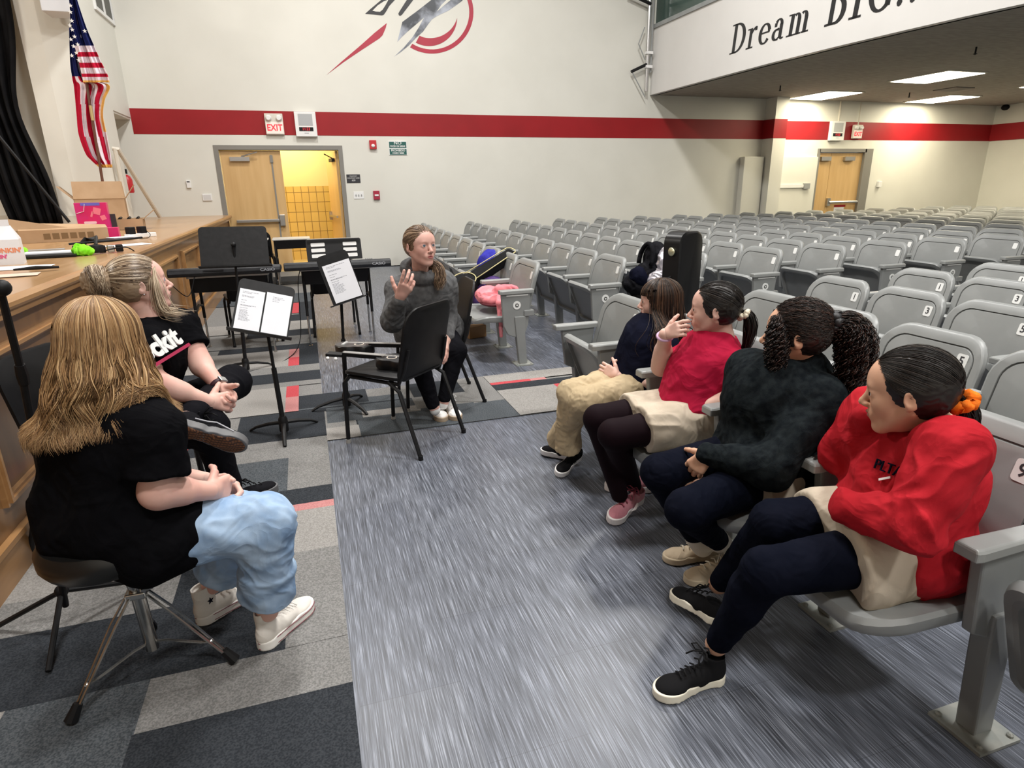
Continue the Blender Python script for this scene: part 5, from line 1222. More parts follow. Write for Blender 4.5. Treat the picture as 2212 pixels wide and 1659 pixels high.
    K2 = SDF(.004); K2.cone(hL, mid(hL, kL, .62), .105, .100, .04); K2.cone(hR, mid(hR, kR, .62), .10, .095, .04); K2.ell(mid(mid(hL, kL, .35), mid(hR, kR, .35)), (.17, .16, .075), None, .04)
    d = nrm(mid(kL, kR)-pel); K2.fcone(mid(hL, kL, .66), mid(hL, kL, .66)+d*.4, .5, .5, .005, True); K2.ecyl((1.3, 2.2, .25), (1.3, 2.2, .398), (0, 1, 0), (.8, .8), (.8, .8), .006, True)
    part_mesh('skirt', K2, M_skirt, T, dict(amp=.008, scale=12, seed=9, stretch=(-1, .1, 0)))
    G = SDF(.0045); limb(G, hL, kL, aL, (.092, .062, .038), .02); limb(G, hR, kR, aR, (.092, .062, .038), .02); part_mesh('tights', G, M_tights, T)
    q = MB(); u = nrm(wR-eR); x, y, z = frame_from(u); pp = [Vector(wR-u*.012)+x*math.cos(a)*.032+y*math.sin(a)*.027 for a in np.linspace(0, 2*PI, 21)]; q.tube(pp, .0065, 8, cap=False); q.build('bracelet', mat('bracelet_lilac', (.62, .40, .60), .5), T, world=True, smooth=True)
    sh = (cloth('trainer_pink', (.55, .22, .27), (.66, .30, .35), bs=900, b=.6), mat('trainer_sole', (.80, .76, .76), .45), mat('trainer_lace', (.42, .08, .13), .7))
    h1 = V3(at(1385, 1075, Z=.05)); t1 = V3(at(1302, 1140, Z=.004)); r, p, R = shoe(T, h1, h1+nrm(t1-h1)*.245, (-.1, -.35, 1), .245, sh, .03, .034, wide=1.0)
    q = MB(); q.tube([p(-.165, .38, .24), p(-.172, .46, .15), p(-.168, .56, .155), p(-.155, .30, .30)][:3], [.006, .007, .002], 6); q.build('side_mark', mat('mark_white', (.85, .82, .82), .4), r, world=True)
    h2 = V3(at(1405, 1068, Z=.004)); t2 = V3(at(1362, 1058, Z=.004)); h2 += V3(.03, .03, 0); shoe(T, h2, h2+nrm(t2-h2)*.24, (0, 0, 1), .24, sh, .03, .034)
def p4():
    T = person('person with long brown hair and a fringe in khaki trousers, hands clasped', (1.5, 2.74, .43))
    H = Head(at(1424, 650, Y=2.74), (-.87, .50, -.06), (-.02, .0, 1), .215, .98)
    pel = V3(1.54, 2.74, .49); ch = V3(1.60, 2.73, .69); nk = V3(at(1432, 712, Y=2.73)); fw = (-1, .05, 0)
    sL = V3(at(1440, 752, Y=2.60)); sR = V3(at(1385, 742, Y=2.87))
    eL = V3(at(1420, 832, Y=2.56)); wL = V3(at(1335, 812, Y=2.70)); eR = V3(at(1352, 800, Y=2.90)); wR = V3(at(1328, 800, Y=2.80))
    hL = pel+V3(-.02, -.08, -.02); hR = pel+V3(-.02, .08, -.02)
    kL = V3(at(1258, 868, Z=.46)); aL = V3(at(1205, 952, Z=.14)); kR = V3(at(1232, 850, Z=.475)); aR = V3(at(1228, 972, Z=.13))
    B = SDF(.0045); torso(B, pel, ch, nk, sL, sR, fw, .88); limb(B, hL, kL, aL, (.07, .048, .032)); limb(B, hR, kR, aR, (.07, .048, .032)); limb(B, sL, eL, wL, (.040, .033, .023)); limb(B, sR, eR, wR, (.040, .033, .023)); B.cone(nk, mid(nk, H.p(0, -.1, -.22)), .045, .044)
    v1, f1 = B.mesh(); S = SDF(.003); H.build(S, nk, .18); v2, f2 = S.mesh(); S = SDF(.0025)
    ce = V3(at(1305, 796, Y=2.74)); hand(S, wL, ce+V3(-.01, 0, .0)-wL, (-.1, .3, .95), .14, (.7, .7, .7, .7), palm=(.1, .9, -.2)); hand(S, wR, ce+V3(-.01, 0, -.02)-wR, (-.1, -.2, .95), .14, (.7, .75, .75, .75), palm=(.1, -.9, -.2)); v3, f3 = S.mesh()
    body_join(T, [(v1, f1), (v2, f2), (v3, f3)], [M_skin_pale, M_lip], H); H.eyes(T, (-.1, .05))
    hb = hair_mats('hair_brown', (.035, .018, .011), (.115, .062, .036), (.010, .006, .005)); H.brows(T, hb[2], .010)
    hair_cap(H, hb, T, .02, (0, .60, -.30, .6, .44, .62), extra=lambda S: S.cone(H.p(0, -.2, -.1), H.p(0, -.28, -.9), .27*H.s, .26*H.s, .04))
    strands('hair_strands', long_hair(H, 50, 40, 1.0, 2*PI-1.08, lambda a: .33-.05*max(0, -math.cos(a)), .012, ch+V3(.0, .0, 0), .15, .83, -.12, .012, 3, (.03, .07), 26, .010), .0014, hb, T)
    strands('fringe', long_hair(H, 18, 30, -1.1, 1.02, lambda a: .004, .0005, None, 0, 0, .10, .0, 4, (.03, .06), 14, .001), .0014, hb, T)
    W = SDF(.004); torso(W, pel, ch, nk-V3(0, 0, .015), sL, sR, fw, .9, .013, .05); mL = mid(sL, eL, .6); mR = mid(sR, eR, .55)
    W.cone(sL, mL, .050, .054, .03); W.cone(sR, mR, .050, .052, .03); W.fcone(nk+nrm(H.c-nk)*.015, nk+nrm(H.c-nk)*.2, .045, .09, .01, True); part_mesh('shirt', W, M_navypolo, T, [dict(amp=.008, scale=12, seed=33)])
    G = SDF(.004); limb(G, hL, kL, mid(kL, aL, .8), (.082, .062, .054), .03); limb(G, hR, kR, mid(kR, aR, .8), (.082, .062, .054), .03); G.fcone(mid(kL, aL, .6), mid(kL, aL, .97), .054, .066, .015); G.fcone(mid(kR, aR, .6), mid(kR, aR, .97), .054, .066, .015)
    part_mesh('trousers', G, M_khaki, T, [dict(amp=.008, scale=13, seed=3, stretch=(-.4, .2, -.8)), dict(amp=.003, scale=30, seed=3)])
    sh = (cloth('sneaker_black', (.010, .010, .011), b=.5), mat('sneaker_sole_white', (.78, .77, .77), .4), M_blackmatte)
    h1 = V3(at(1252, 985, Z=.05)); t1 = V3(at(1190, 1038, Z=.004)); r, p, R = shoe(T, h1, h1+nrm(t1-h1)*.22, (-.1, -.45, 1), .22, sh, .03, .028)
    h2 = V3(at(1235, 1005, Z=.01)); t2 = V3(at(1160, 985, Z=.01)); shoe(T, h2+V3(.04, .05, 0), h2+V3(.04, .05, 0)+nrm(t2-h2)*.22, (0, 0, 1), .22, sh, .03, .028)
    q = MB()
    for j in range(3): q.tube([p(-.14, .50-.06*j, .09), p(-.10, .46-.06*j, .17)], .0035, 5)
    q.build('side_stripes', mat('stripe_grey', (.45, .45, .45), .5), r, world=True)
p7(); p6(); p5(); p4()
# ================================================================= the three people on the left
def p1():
    T = person('person with long strawberry blonde hair seen from behind, in light blue jeans', (-.62, 1.88, .55))
    H = Head(at(226, 735, Y=1.86), (.50, .86, -.10), (0, .05, 1), .215, 1.0)
    pel = V3(-.61, 1.87, .60); ch = V3(-.565, 1.86, .83); nk = V3(-.55, 1.86, .965); fw = (.93, .36, 0)
    sR = V3(at(335, 930, Y=1.74)); sL = V3(-.60, 2.02, .87)
    eR = V3(at(338, 1062, Y=1.70)); wR = V3(at(452, 1060, Y=1.80)); eL = V3(at(372, 1030, Y=2.03)); wL = V3(at(455, 1040, Y=1.93))
    hR = V3(at(345, 1150, Y=1.80)); hL = V3(-.55, 1.97, .56)
    kR = V3(at(572, 1128, Y=1.82)); aR = V3(at(578, 1320, Z=.13)); kL = V3(at(545, 1120, Y=2.05)); aL = V3(at(458, 1262, Z=.13))
    B = SDF(.005); torso(B, pel, ch, nk, sL, sR, fw, .98); limb(B, hR, kR, aR, (.08, .055, .036)); limb(B, hL, kL, aL, (.08, .055, .036)); limb(B, sR, eR, wR, (.047, .042, .027)); limb(B, sL, eL, wL, (.045, .038, .025)); B.cone(mid(eR, wR, .1), mid(eR, wR, .45), .045, .038); B.cone(nk, mid(nk, H.p(0, -.1, -.22)), .05, .048)
    v1, f1 = B.mesh(); S = SDF(.003); H.build(S, nk); v2, f2 = S.mesh(); S = SDF(.0025)
    hand(S, wR, V3(at(490, 1052, Y=1.86))-wR, (.15, .4, .9), .155, (1.0, 1.1, 1.1, 1.1), palm=(.2, .75, -.5), thumb=.8); hand(S, wL, V3(at(482, 1052, Y=1.92))-wL, (.3, -.3, .9), .155, (.8, .8, .8, .8), palm=(.1, -.9, -.3)); v3, f3 = S.mesh()
    body_join(T, [(v1, f1), (v2, f2), (v3, f3)], [M_skin_rosy, M_lip], H); H.eyes(T)
    hb = hair_mats('hair_strawberry', (.36, .205, .09), (.58, .38, .19), (.16, .085, .038), .36); H.brows(T, hb[3], .01)
    hair_cap(H, [hb[0]], T, .03, (0, .62, -.30, .6, .44, .62), extra=lambda S: (S.cone(H.p(-.12, -.10, 0), H.p(-.16, -.18, -.65), .24*H.s, .20*H.s, .04), S.cone(H.p(.10, -.10, 0), H.p(.14, -.16, -.6), .24*H.s, .20*H.s, .04)))
    rs = np.random.RandomState(11)
    L = long_hair(H, 96, 62, .75, 2*PI-.75, lambda a: .225+.03*max(0, -math.cos(a))+.015*(math.sin(a) < 0), .023, ch+V3(-.015, 0, 0), .180, .93, -.12, .026, 11, (.035, .085), 26, .0105, aft=(-.035, 0, 0), balls=[(V3(sR), .088), (mid(sR, nk, .5), .085), (mid(sR, ch, .4), .10)])
    strands('hair_strands', L, .0014, hb, T)
    fr_ = []
    for i in range(70):
        a = H.p(.40, rs.uniform(-.1, .15), rs.uniform(-.35, -.1)); e_ = V3(sR)+V3(-.05-.03*rs.rand(), -.03, -.06*rs.rand()); m1 = mid(a, e_, .5)+V3(.03, 0, .03); fr_.append(catmull([a, m1, e_, e_+V3(.01*rs.randn(), 0, -.05)], 18)+V3(*rs.normal(0, .006, 3)))
    strands('loose_locks', np.array(fr_), .0022, hb, T)
    W = SDF(.0045); torso(W, pel, ch, nk-V3(0, 0, .02), sL, sR, fw, 1.03, .020, .05); mR = mid(sR, eR, .72); mL = mid(sL, eL, .7)
    W.cone(sR, mid(sR, mR, .5), .060, .066, .04); W.fcone(mid(sR, mR, .4), mR, .063, .076, .012); W.cone(sL, mid(sL, mL, .5), .058, .062, .04); W.fcone(mid(sL, mL, .4), mL, .06, .07, .012)
    W.cone(pel+V3(-.08, -.03, -.03), pel+V3(-.02, .09, -.03), .11, .10, .05); W.cone(pel+V3(.06, -.07, -.01), pel+V3(.08, .0, .0), .10, .10, .05); W.cone(pel+V3(.0, -.09, -.02), ch+V3(.04, -.07, 0), .08, .07, .06); W.cone(pel+V3(.04, -.04, 0), mid(hR, kR, .12)+V3(0, .01, 0), .125, .118, .05); W.ell(hR+V3(-.03, .0, -.02), (.13, .13, .12), None, .03); W.cone(pel+V3(-.09, .0, .03), ch+V3(-.08, 0, 0), .09, .08, .06)
    part_mesh('t_shirt', W, M_teeblack, T, [dict(amp=.011, scale=9, seed=43, stretch=(-.1, .2, -.9)), dict(amp=.004, scale=20, seed=6)])
    G = SDF(.0045); limb(G, hR, kR, mid(kR, aR, .68), (.098, .078, .076), .03); limb(G, hL, kL, mid(kL, aL, .66), (.098, .078, .074), .03); G.fcone(mid(kR, aR, .5), mid(kR, aR, .82), .074, .076, .03); G.fcone(mid(kL, aL, .5), mid(kL, aL, .80), .076, .080, .03); G.ell(kR+V3(-.03, 0, -.07), (.05, .06, .06), None, .05)
    part_mesh('jeans', G, M_jeans, T, [dict(amp=.012, scale=10, seed=3, stretch=(.5, .0, -.5)), dict(amp=.006, scale=22, seed=8, stretch=(.6, .1, -.6))])
    M_cv = cloth('canvas_white', (.70, .66, .60), (.76, .72, .67), b=.4); sh = (M_cv, mat('hitop_sole', (.80, .78, .74), .4), mat('hitop_lace', (.80, .78, .74), .7)); ml = mat('foxing_maroon', (.18, .03, .05), .5)
    h1 = V3(at(562, 1408, Z=.002)); t1 = V3(at(655, 1322, Z=.002)); r1, q1, R1 = shoe(T, h1, h1+nrm(t1-h1)*.262, (0, 0, 1), .262, sh, .28, .034, foxing=[(.030, ml), (.115, ml)])
    h2 = V3(at(425, 1352, Z=.002)); t2 = V3(at(545, 1282, Z=.002)); r2, q2, R2 = shoe(T, h2, h2+nrm(t2-h2)*.262, (0, 0, 1), .262, sh, .28, .034, foxing=[(.030, ml), (.115, ml)])
    up_ = [c for c in r2.children if c.name.startswith('upper')][0]; sp, sn = surf_at(up_, 458, 1300); x, y, z = frame_from(sn); q = MB(); po = []
    for k in range(10): r_ = .013 if k % 2 == 0 else .0055; a = PI/2+k*PI/5; po.append((r_*math.cos(a), r_*math.sin(a)))
    q.prism(po, Vector(sp)+z*.001, x, y, z*.002); q.build('star', M_navypolo, r2, world=True)
def p2():
    T = person('person with a blonde bun in a black t-shirt, ankle crossed over knee', (-.74, 2.86, .45))
    H = Head(at(302, 614, Y=2.87), (.94, .32, .12), (-.06, -.02, 1), .232, 1.0)
    pel = V3(-.79, 2.90, .51); ch = V3(-.68, 2.84, .79); nk = V3(at(335, 692, Y=2.86)); fw = (.80, -.6, 0)
    sR = V3(at(318, 745, Y=2.68)); sL = V3(at(392, 705, Y=2.98)); eL = V3(at(436, 790, Y=2.88)); wL = V3(at(478, 838, Y=2.74)); eR = V3(at(328, 822, Y=2.56)); wR = V3(at(452, 868, Y=2.60))
    hL = pel+V3(.06, .08, -.02); hR = pel+V3(.04, -.10, -.02); kR = V3(at(452, 925, Y=2.60)); aR = V3(at(505, 1085, Z=.09)); kL = V3(at(505, 825, Y=2.98)); aL = V3(at(405, 905, Y=2.50))
    B = SDF(.005); torso(B, pel, ch, nk, sL, sR, fw, 1.03); limb(B, hR, kR, aR, (.085, .058, .036)); limb(B, hL, kL, aL, (.085, .058, .036)); limb(B, sR, eR, wR, (.048, .040, .027)); limb(B, sL, eL, wL, (.048, .042, .027)); B.cone(mid(eR, wR, .1), mid(eR, wR, .5), .042, .037); B.cone(mid(sL, eL, .5), eL, .046, .043); B.cone(nk, mid(nk, H.p(0, -.1, -.22)), .052, .05)
    v1, f1 = B.mesh(); S = SDF(.0028); H.build(S, nk); v2, f2 = S.mesh(); S = SDF(.0025)
    hand(S, wR, V3(at(500, 868, Y=2.66))-wR, (.1, .5, .85), .17, (.35, .45, .5, .55), palm=(.05, .9, -.3)); hand(S, wL, V3(at(497, 876, Y=2.66))-wL, (.5, .2, .6), .17, (.7, .75, .8, .8), palm=(-.1, -.9, -.3)); v3, f3 = S.mesh()
    body_join(T, [(v1, f1), (v2, f2), (v3, f3)], [M_skin_rosy, M_lip], H); H.eyes(T, (0, .1), (.10, .16, .22))
    hb = hair_mats('hair_ash_blonde', (.30, .215, .14), (.62, .50, .36), (.085, .052, .032), .36); H.brows(T, hb[3], .010)
    tie = H.p(0, -.46, .22); hair_cap(H, [hb[0]], T, .008); strands('hair_strands', flow(H, (0, -.95, .22), 760, 16, 8, .026), .0012, hb, T)
    Bn = SDF(.004); bc = tie-H.y*.030-H.z*.012; Bn.ell(bc, V3(.064, .056, .066), H.R, .01); v, f = Bn.mesh(); v = folds(v, f, amp=.006, scale=55, seed=3); mkobj('bun', v, f, hb[0], T, world=True, smooth=True)
    rs = np.random.RandomState(5); L = []
    for i in range(900):
        ax = nrm(H.y*rs.choice([-1, 1])+rs.normal(0, .16, 3)); u = nrm(np.cross(ax, [.2, .5, .8])); w_ = np.cross(ax, u); a0 = rs.rand()*6; rr = .050+.018*rs.rand(); L.append([bc+(u*math.cos(a0+a)*1.1+w_*math.sin(a0+a))*rr for a in np.linspace(0, 2.6, 14)])
    strands('bun_locks', np.array(L), .0013, [hb[0], hb[0], hb[2], hb[3]], T)
    ll = []
    for i in range(70):
        a = scalp(H, (.62+.06*rs.randn(), .68, .30), .03); o_ = rs.normal(0, .006, 3); ll.append(catmull([a, H.p(.34, .20, .02)+o_, H.p(.36, .17, -.25)+o_*1.5, H.p(.36, .20, -.48)+o_*2, H.p(.30, .40+.1*rs.rand(), -.60)+o_*2], 20))
    strands('loose_locks', np.array(ll), .0017, [hb[2], hb[2], hb[0]], T)
    ll = [[p_-2*H.x*np.dot(p_-H.c, H.x) for p_ in s_] for s_ in ll[:40]]; strands('loose_locks', np.array(ll), .0017, [hb[2], hb[2], hb[0]], T)
    W = SDF(.0045); torso(W, pel, ch, nk-V3(0, 0, .015), sL, sR, fw, 1.05, .014, .05); mR = mid(sR, eR, .6); mL = mid(sL, eL, .55)
    W.cone(sR, mid(sR, mR, .5), .060, .062, .04); W.fcone(mid(sR, mR, .4), mR, .060, .068, .012); W.cone(sL, mid(sL, mL, .5), .060, .064, .04); W.fcone(mid(sL, mL, .4), mL, .062, .072, .012); W.fcone(nk+nrm(H.c-nk)*.01, nk+nrm(H.c-nk)*.2, .052, .09, .01, True)
    sh_ = part_mesh('t_shirt', W, M_teeblack, T, [dict(amp=.008, scale=10, seed=53, stretch=(.2, .2, -.9)), dict(amp=.003, scale=22, seed=6)])
    sp, sn = surf_at(sh_, 350, 742); a1 = V3(at(383, 716, Y=2.8))-V3(at(318, 752, Y=2.8)); xd = nrm(a1-sn*np.dot(a1, sn)); yd = np.cross(sn, xd)
    text('shirt_word', 'ockit', .105, Vector(sp)+Vector(sn)*.016-Vector(xd)*.02, xd, yd, M_white, T, depth=.004, bold=.004, xs=.92)
    q = MB(); cc = Vector(sp)+Vector(sn)*.012-Vector(yd)*.052; q.box(cc, (.20, .012, .012), 0, Matrix((xd, yd, sn)).transposed()); q.build('shirt_underline', mat('print_crimson', (.35, .01, .06), .6), T, world=True)
    G = SDF(.0045); limb(G, hR, kR, mid(kR, aR, .95), (.096, .070, .050), .03); limb(G, hL, kL, mid(kL, aL, .93), (.096, .072, .050), .03); G.cone(pel, hR, .11, .09); G.cone(pel, hL, .11, .09); part_mesh('trousers', G, M_pblack, T, [dict(amp=.006, scale=13, seed=3)])
    M_sk = cloth('skate_black', (.010, .010, .012), b=.4); sh = (M_sk, mat('skate_sole_grey', (.12, .12, .125), .5), M_blackmatte)
    h1 = V3(at(372, 925, Y=2.40)); t1 = V3(at(500, 960, Y=2.42)); upv = V3(-.05, .85, .5); r, p, R = shoe(T, h1, h1+nrm(t1-h1)*.272, upv, .272, sh, .03, .032)
    S = SDF(.0035); S.ecyl(p(0, .16, -.008), p(0, .16, .01), V3(R[0]), (.12*.272, .125*.272), (.12*.272, .125*.272), .01); S.ecyl(p(0, .45, -.008), p(0, .45, .01), R[0], (.105*.272, .3*.272), (.105*.272, .3*.272), .02); S.ecyl(p(-.01, .75, -.008), p(-.01, .75, .01), R[0], (.155*.272, .215*.272), (.155*.272, .215*.272), .02)
    mg = mat('gum_sole', (.17, .065, .025), .6); nt = mg.node_tree; N = nt.nodes; L_ = nt.links; tc = N.new('ShaderNodeTexCoord'); br = N.new('ShaderNodeTexBrick'); br.inputs['Scale'].default_value = 45; br.offset = .5; br.inputs['Color1'].default_value = (.19, .075, .03, 1); br.inputs['Color2'].default_value = (.15, .058, .022, 1); br.inputs['Mortar'].default_value = (.04, .015, .008, 1); br.inputs['Mortar Size'].default_value = .05; L_.new(tc.outputs['Object'], br.inputs['Vector']); L_.new(br.outputs['Color'], N['Principled BSDF'].inputs['Base Color'])
    part_mesh('outsole', S, mg, r)
    q = MB(); q.tube([p(.142, .22, .155), p(.146, .38, .160), p(.145, .50, .19), p(.150, .62, .15), p(.165, .74, .10)], .0032, 5); q.build('side_stripe', mat('stripe_offwhite', (.42, .42, .45), .6), r, world=True)
    h2 = V3(at(492, 1100, Z=.004)); shoe(T, h2, h2+V3(.22, .15, 0)*1.0, (0, 0, 1), .27, sh, .03, .032)
    q = MB(); u = nrm(wL-eL); x, y, z = frame_from(u); c_ = Vector(wL-u*.018); pp = [c_+x*math.cos(a)*.031+y*math.sin(a)*.028 for a in np.linspace(0, 2*PI, 21)]; q.tube(pp, .008, 8, cap=False, flat=1.4); wt = q.build('watch_strap', mat('strap_plum', (.035, .008, .015), .5), T, world=True, smooth=True)
    dd = nrm(V3(.35, .1, .8)-u*np.dot(V3(.35, .1, .8), u)); q = MB(); q.box(c_+Vector(dd)*.033, (.034, .034, .010), 0, Matrix((np.cross(u, dd), u, dd)).transposed()); q.build('watch_face', M_steel, wt, world=True, bevel=.004)
    q = MB(); q.ball(tuple(H.p(.375, -.02, -.135)), .0035, 8, 6); q.build('earring', M_steel, T, world=True)
def p3():
    T = person('person in a dark grey hoodie raising one hand, facing the camera', (.70, 4.1, .46))
    H = Head(at(908, 532, Y=3.86), (.42, -.90, .06), (0, .06, 1), .242, 1.06)
    pel = V3(.74, 4.16, .50); ch = V3(.70, 4.03, .78); nk = V3(at(912, 596, Y=3.96)); fw = (.1, -1, 0)
    sR = V3(at(862, 628, Y=3.97)); sL = V3(at(958, 620, Y=4.0)); eR = V3(at(848, 692, Y=3.86)); wR = V3(at(864, 642, Y=3.70)); eL = V3(at(966, 690, Y=4.02)); wL = V3(at(964, 730, Y=3.86))
    hR = pel+V3(-.09, -.04, 0); hL = pel+V3(.09, -.04, 0); kL = V3(at(985, 770, Y=3.84)); aL = V3(at(958, 868, Z=.11)); kR = V3(at(905, 800, Y=3.74)); aR = V3(at(938, 880, Z=.11)); kL[2] = max(kL[2], .44); kR[2] = max(kR[2], .42)
    B = SDF(.005); torso(B, pel, ch, nk, sL, sR, fw, 1.05); limb(B, hR, kR, aR, (.085, .056, .036)); limb(B, hL, kL, aL, (.085, .056, .036)); limb(B, sR, eR, wR, (.048, .040, .026)); limb(B, sL, eL, wL, (.048, .040, .026)); B.cone(nk, mid(nk, H.p(0, -.1, -.22)), .056, .054)
    v1, f1 = B.mesh(); S = SDF(.003); H.build(S, nk, .20); v2, f2 = S.mesh(); S = SDF(.0028)
    hand(S, wR, V3(at(884, 605, Y=3.64))-wR, (-.5, -.25, .8), .185, (.10, .35, .45, .6), palm=(.5, .85, -.2), spread=.12); hand(S, wL, V3(at(968, 765, Y=3.80))-wL, (-.4, -.7, .2), .18, (.2, .25, .3, .3), palm=(-.7, .5, 0)); v3, f3 = S.mesh()
    body_join(T, [(v1, f1), (v2, f2), (v3, f3)], [M_skin_rosy, M_lip], H); H.eyes(T, (.1, .22), (.10, .14, .18))
    hb = hair_mats('hair_dark_blonde', (.20, .125, .075), (.34, .23, .14), (.07, .04, .025), .42); H.brows(T, hb[3], .012)
    tie = H.p(-.12, -.42, -.22); hair_cap(H, [hb[0]], T, .006, (0, .56, -.34, .6, .47, .60)); strands('hair_strands', flow(H, (-.15, -.9, -.42), 620, 14, 9, .022, hairline=[(-.95, .05, -.50), (-.95, .36, -.1), (-.88, .60, .10), (-.62, .80, .34), (-.3, .88, .46), (0, .86, .56), (.3, .88, .46), (.62, .80, .34), (.88, .60, .10), (.95, .36, -.1), (.95, .05, -.50), (.8, -.35, -.75), (0, -.55, -.9), (-.8, -.35, -.75), (-.95, .05, -.50)]), .0012, hb, T)
    P = [tie, H.p(-.36, -.22, -.45), H.p(-.42, .10, -.58), nk+V3(.085, -.13, -.02), nk+V3(.07, -.15, -.08)]
    strands('ponytail', tail(P, [.015, .03, .038, .040, .02], 240, 24, 10, .006, 2, .004, 4), .0019, hb, T)
    W = SDF(.0045); torso(W, pel, ch, nk-V3(0, 0, .03), sL, sR, fw, 1.08, .030, .06)
    W.cone(sR, eR, .072, .066, .04); W.cone(eR, mid(eR, wR, .85), .066, .042, .03); W.cone(sL, eL, .070, .062, .04); W.cone(eL, mid(eL, wL, .85), .062, .042, .03)
    W.ell(nk+V3(0, .05, .045), (.125, .105, .075), None, .02); W.ell(nk+V3(0, -.04, .0), (.115, .095, .055), None, .02); W.ell(nk+V3(0, -.03, .085), (.082, .085, .085), None, .012, True); W.cone(pel+V3(-.12, -.03, .02), pel+V3(.12, -.03, .02), .12, .12, .05)
    part_mesh('hoodie', W, M_hoodie, T, [dict(amp=.011, scale=9, seed=63, stretch=(.1, .2, -.9)), dict(amp=.005, scale=20, seed=7)])
    for (e_, w_) in ((eR, wR), (eL, wL)):
        C = SDF(.003); u = nrm(w_-e_); C.fcone(w_-u*.045, w_-u*.004, .041, .036, .006); part_mesh('cuff', C, M_hoodie, T)
    G = SDF(.0045); limb(G, hR, kR, mid(kR, aR, .92), (.094, .066, .042), .03); limb(G, hL, kL, mid(kL, aL, .92), (.094, .066, .042), .03); part_mesh('trousers', G, M_pblack, T, dict(amp=.005, scale=14, seed=3))
    C = SDF(.003); 
    for a, k_ in ((aL, kL), (aR, kR)): u = nrm(k_-a); C.cone(a-u*.02, a+u*.03, .034, .036, .01)
    part_mesh('socks', C, M_white, T)
    sh = (cloth('trainer_white', (.74, .72, .70), b=.4), mat('trainer_gum', (.42, .33, .24), .5), mat('lace_white', (.8, .8, .8), .7)); h1 = V3(at(966, 882, Z=.004)); t1 = V3(at(996, 920, Z=.004)); r, p, R = shoe(T, h1, h1+nrm(t1-h1)*.27, (0, 0, 1), .27, sh, .04, .030)
    q = MB(); q.tube([p(-.13, .40, .12), p(-.16, .50, .18), p(-.13, .58, .12), p(-.13, .66, .15)], .004, 5); q.build('side_mark', M_ink, r, world=True)
    h2 = V3(at(938, 884, Z=.004)); t2 = V3(at(962, 920, Z=.004)); r, p, R = shoe(T, h2, h2+nrm(t2-h2)*.27, (.0, -.1, 1), .27, sh, .04, .030)
    q = MB(); q.tube([p(.13, .40, .12), p(.16, .50, .18), p(.13, .58, .12), p(.13, .66, .15)], .004, 5); q.build('side_mark', M_ink, r, world=True)
p1(); p2(); p3()
# ================================================================= chairs, stands, desks, instruments
M_chairshell = noisy(mat('chair_shell_black', (.007, .007, .008), .45, spec=.22), (.010, .010, .011), 12, bump=.3, bscale=500, dist=.0006)
M_glide = mat('chair_glide', (.35, .34, .32), .5)
def stack_chair(label, loc, rz, group='black stacking chairs', scale=1.0):
    """faces -y locally; seat top at .45"""
    t = thing('music_chair', label, 'chair', loc, rz, group)
    q = MB(); R0 = []
    for (dw, z, r) in ((.03, .425, .05), (0, .432, .06), (0, .448, .06), (.03, .455, .05)):
        R0.append([(u, v, z+.012*abs(u/.22)**2-.010*max(0, (-v-.14)/.08)) for u, v in rrect(.44-dw, .43-dw, r, 4)])
    q.add(*rings(R0)); q.build('seat', M_chairshell, t, smooth='auto')
    q = MB(); R0 = []
    for (d, off) in ((.03, .012), (.0, .008), (0, -.006), (.02, -.010)):
        R0.append([(u, .205+off+.03*(1-(u/.21)**2)+(v-.5)*.22, v) for u, v in rrect(.43-d, .42-d, (.05, .05, .10, .10), 5, 0, .64)])
    q.add(*rings(R0)); q.build('backrest', M_chairshell, t, smooth='auto')
    for s in (-1, 1):
        q = MB(); q.tube([(s*.205, -.165, .425), (s*.215, -.20, .38), (s*.215, -.215, .012)], .0125, 8); q.build('leg', M_blackmetal, t, smooth='auto')
        q = MB(); q.tube([(s*.205, .12, .425), (s*.215, .20, .38), (s*.225, .325, .012)], .0125, 8); q.build('leg', M_blackmetal, t, smooth='auto')
        q = MB(); q.tube([(s*.20, -.17, .42), (s*.20, .19, .42), (s*.19, .225, .50), (s*.18, .255, .62)], .011, 8); q.build('side_rail', M_blackmetal, t, smooth='auto')
    for s in (-1, 1):
        for yy in (-.215, .325):
            q = MB(); q.lathe((s*(.215 if yy < 0 else .225), yy, 0), [(.015, 0), (.015, .025)], 10); q.build('glide', M_glide if yy < 0 else M_black, t)
    return t
stack_chair('black chair in the centre holding two ukuleles on its seat', (.413, 3.58, 0), math.atan2(-.367, -.38)+PI+PI)
stack_chair('black chair seen edge-on, under the person in the grey hoodie', (.75, 4.22, 0), -PI/2)
stack_chair('black chair by the stage, mostly hidden behind the two blonde people', (-.86, 2.86, 0), math.radians(70))
stack_chair('black chair tucked behind the desk next to the stage', (-.62, 6.75, 0), PI+.2)
stack_chair('black chair tucked behind the desk with the labelled music rest', (.2, 6.85, 0), PI)
stack_chair('small black chair behind the far desk by the open doorway', (-.75, 10.9, 0), PI)
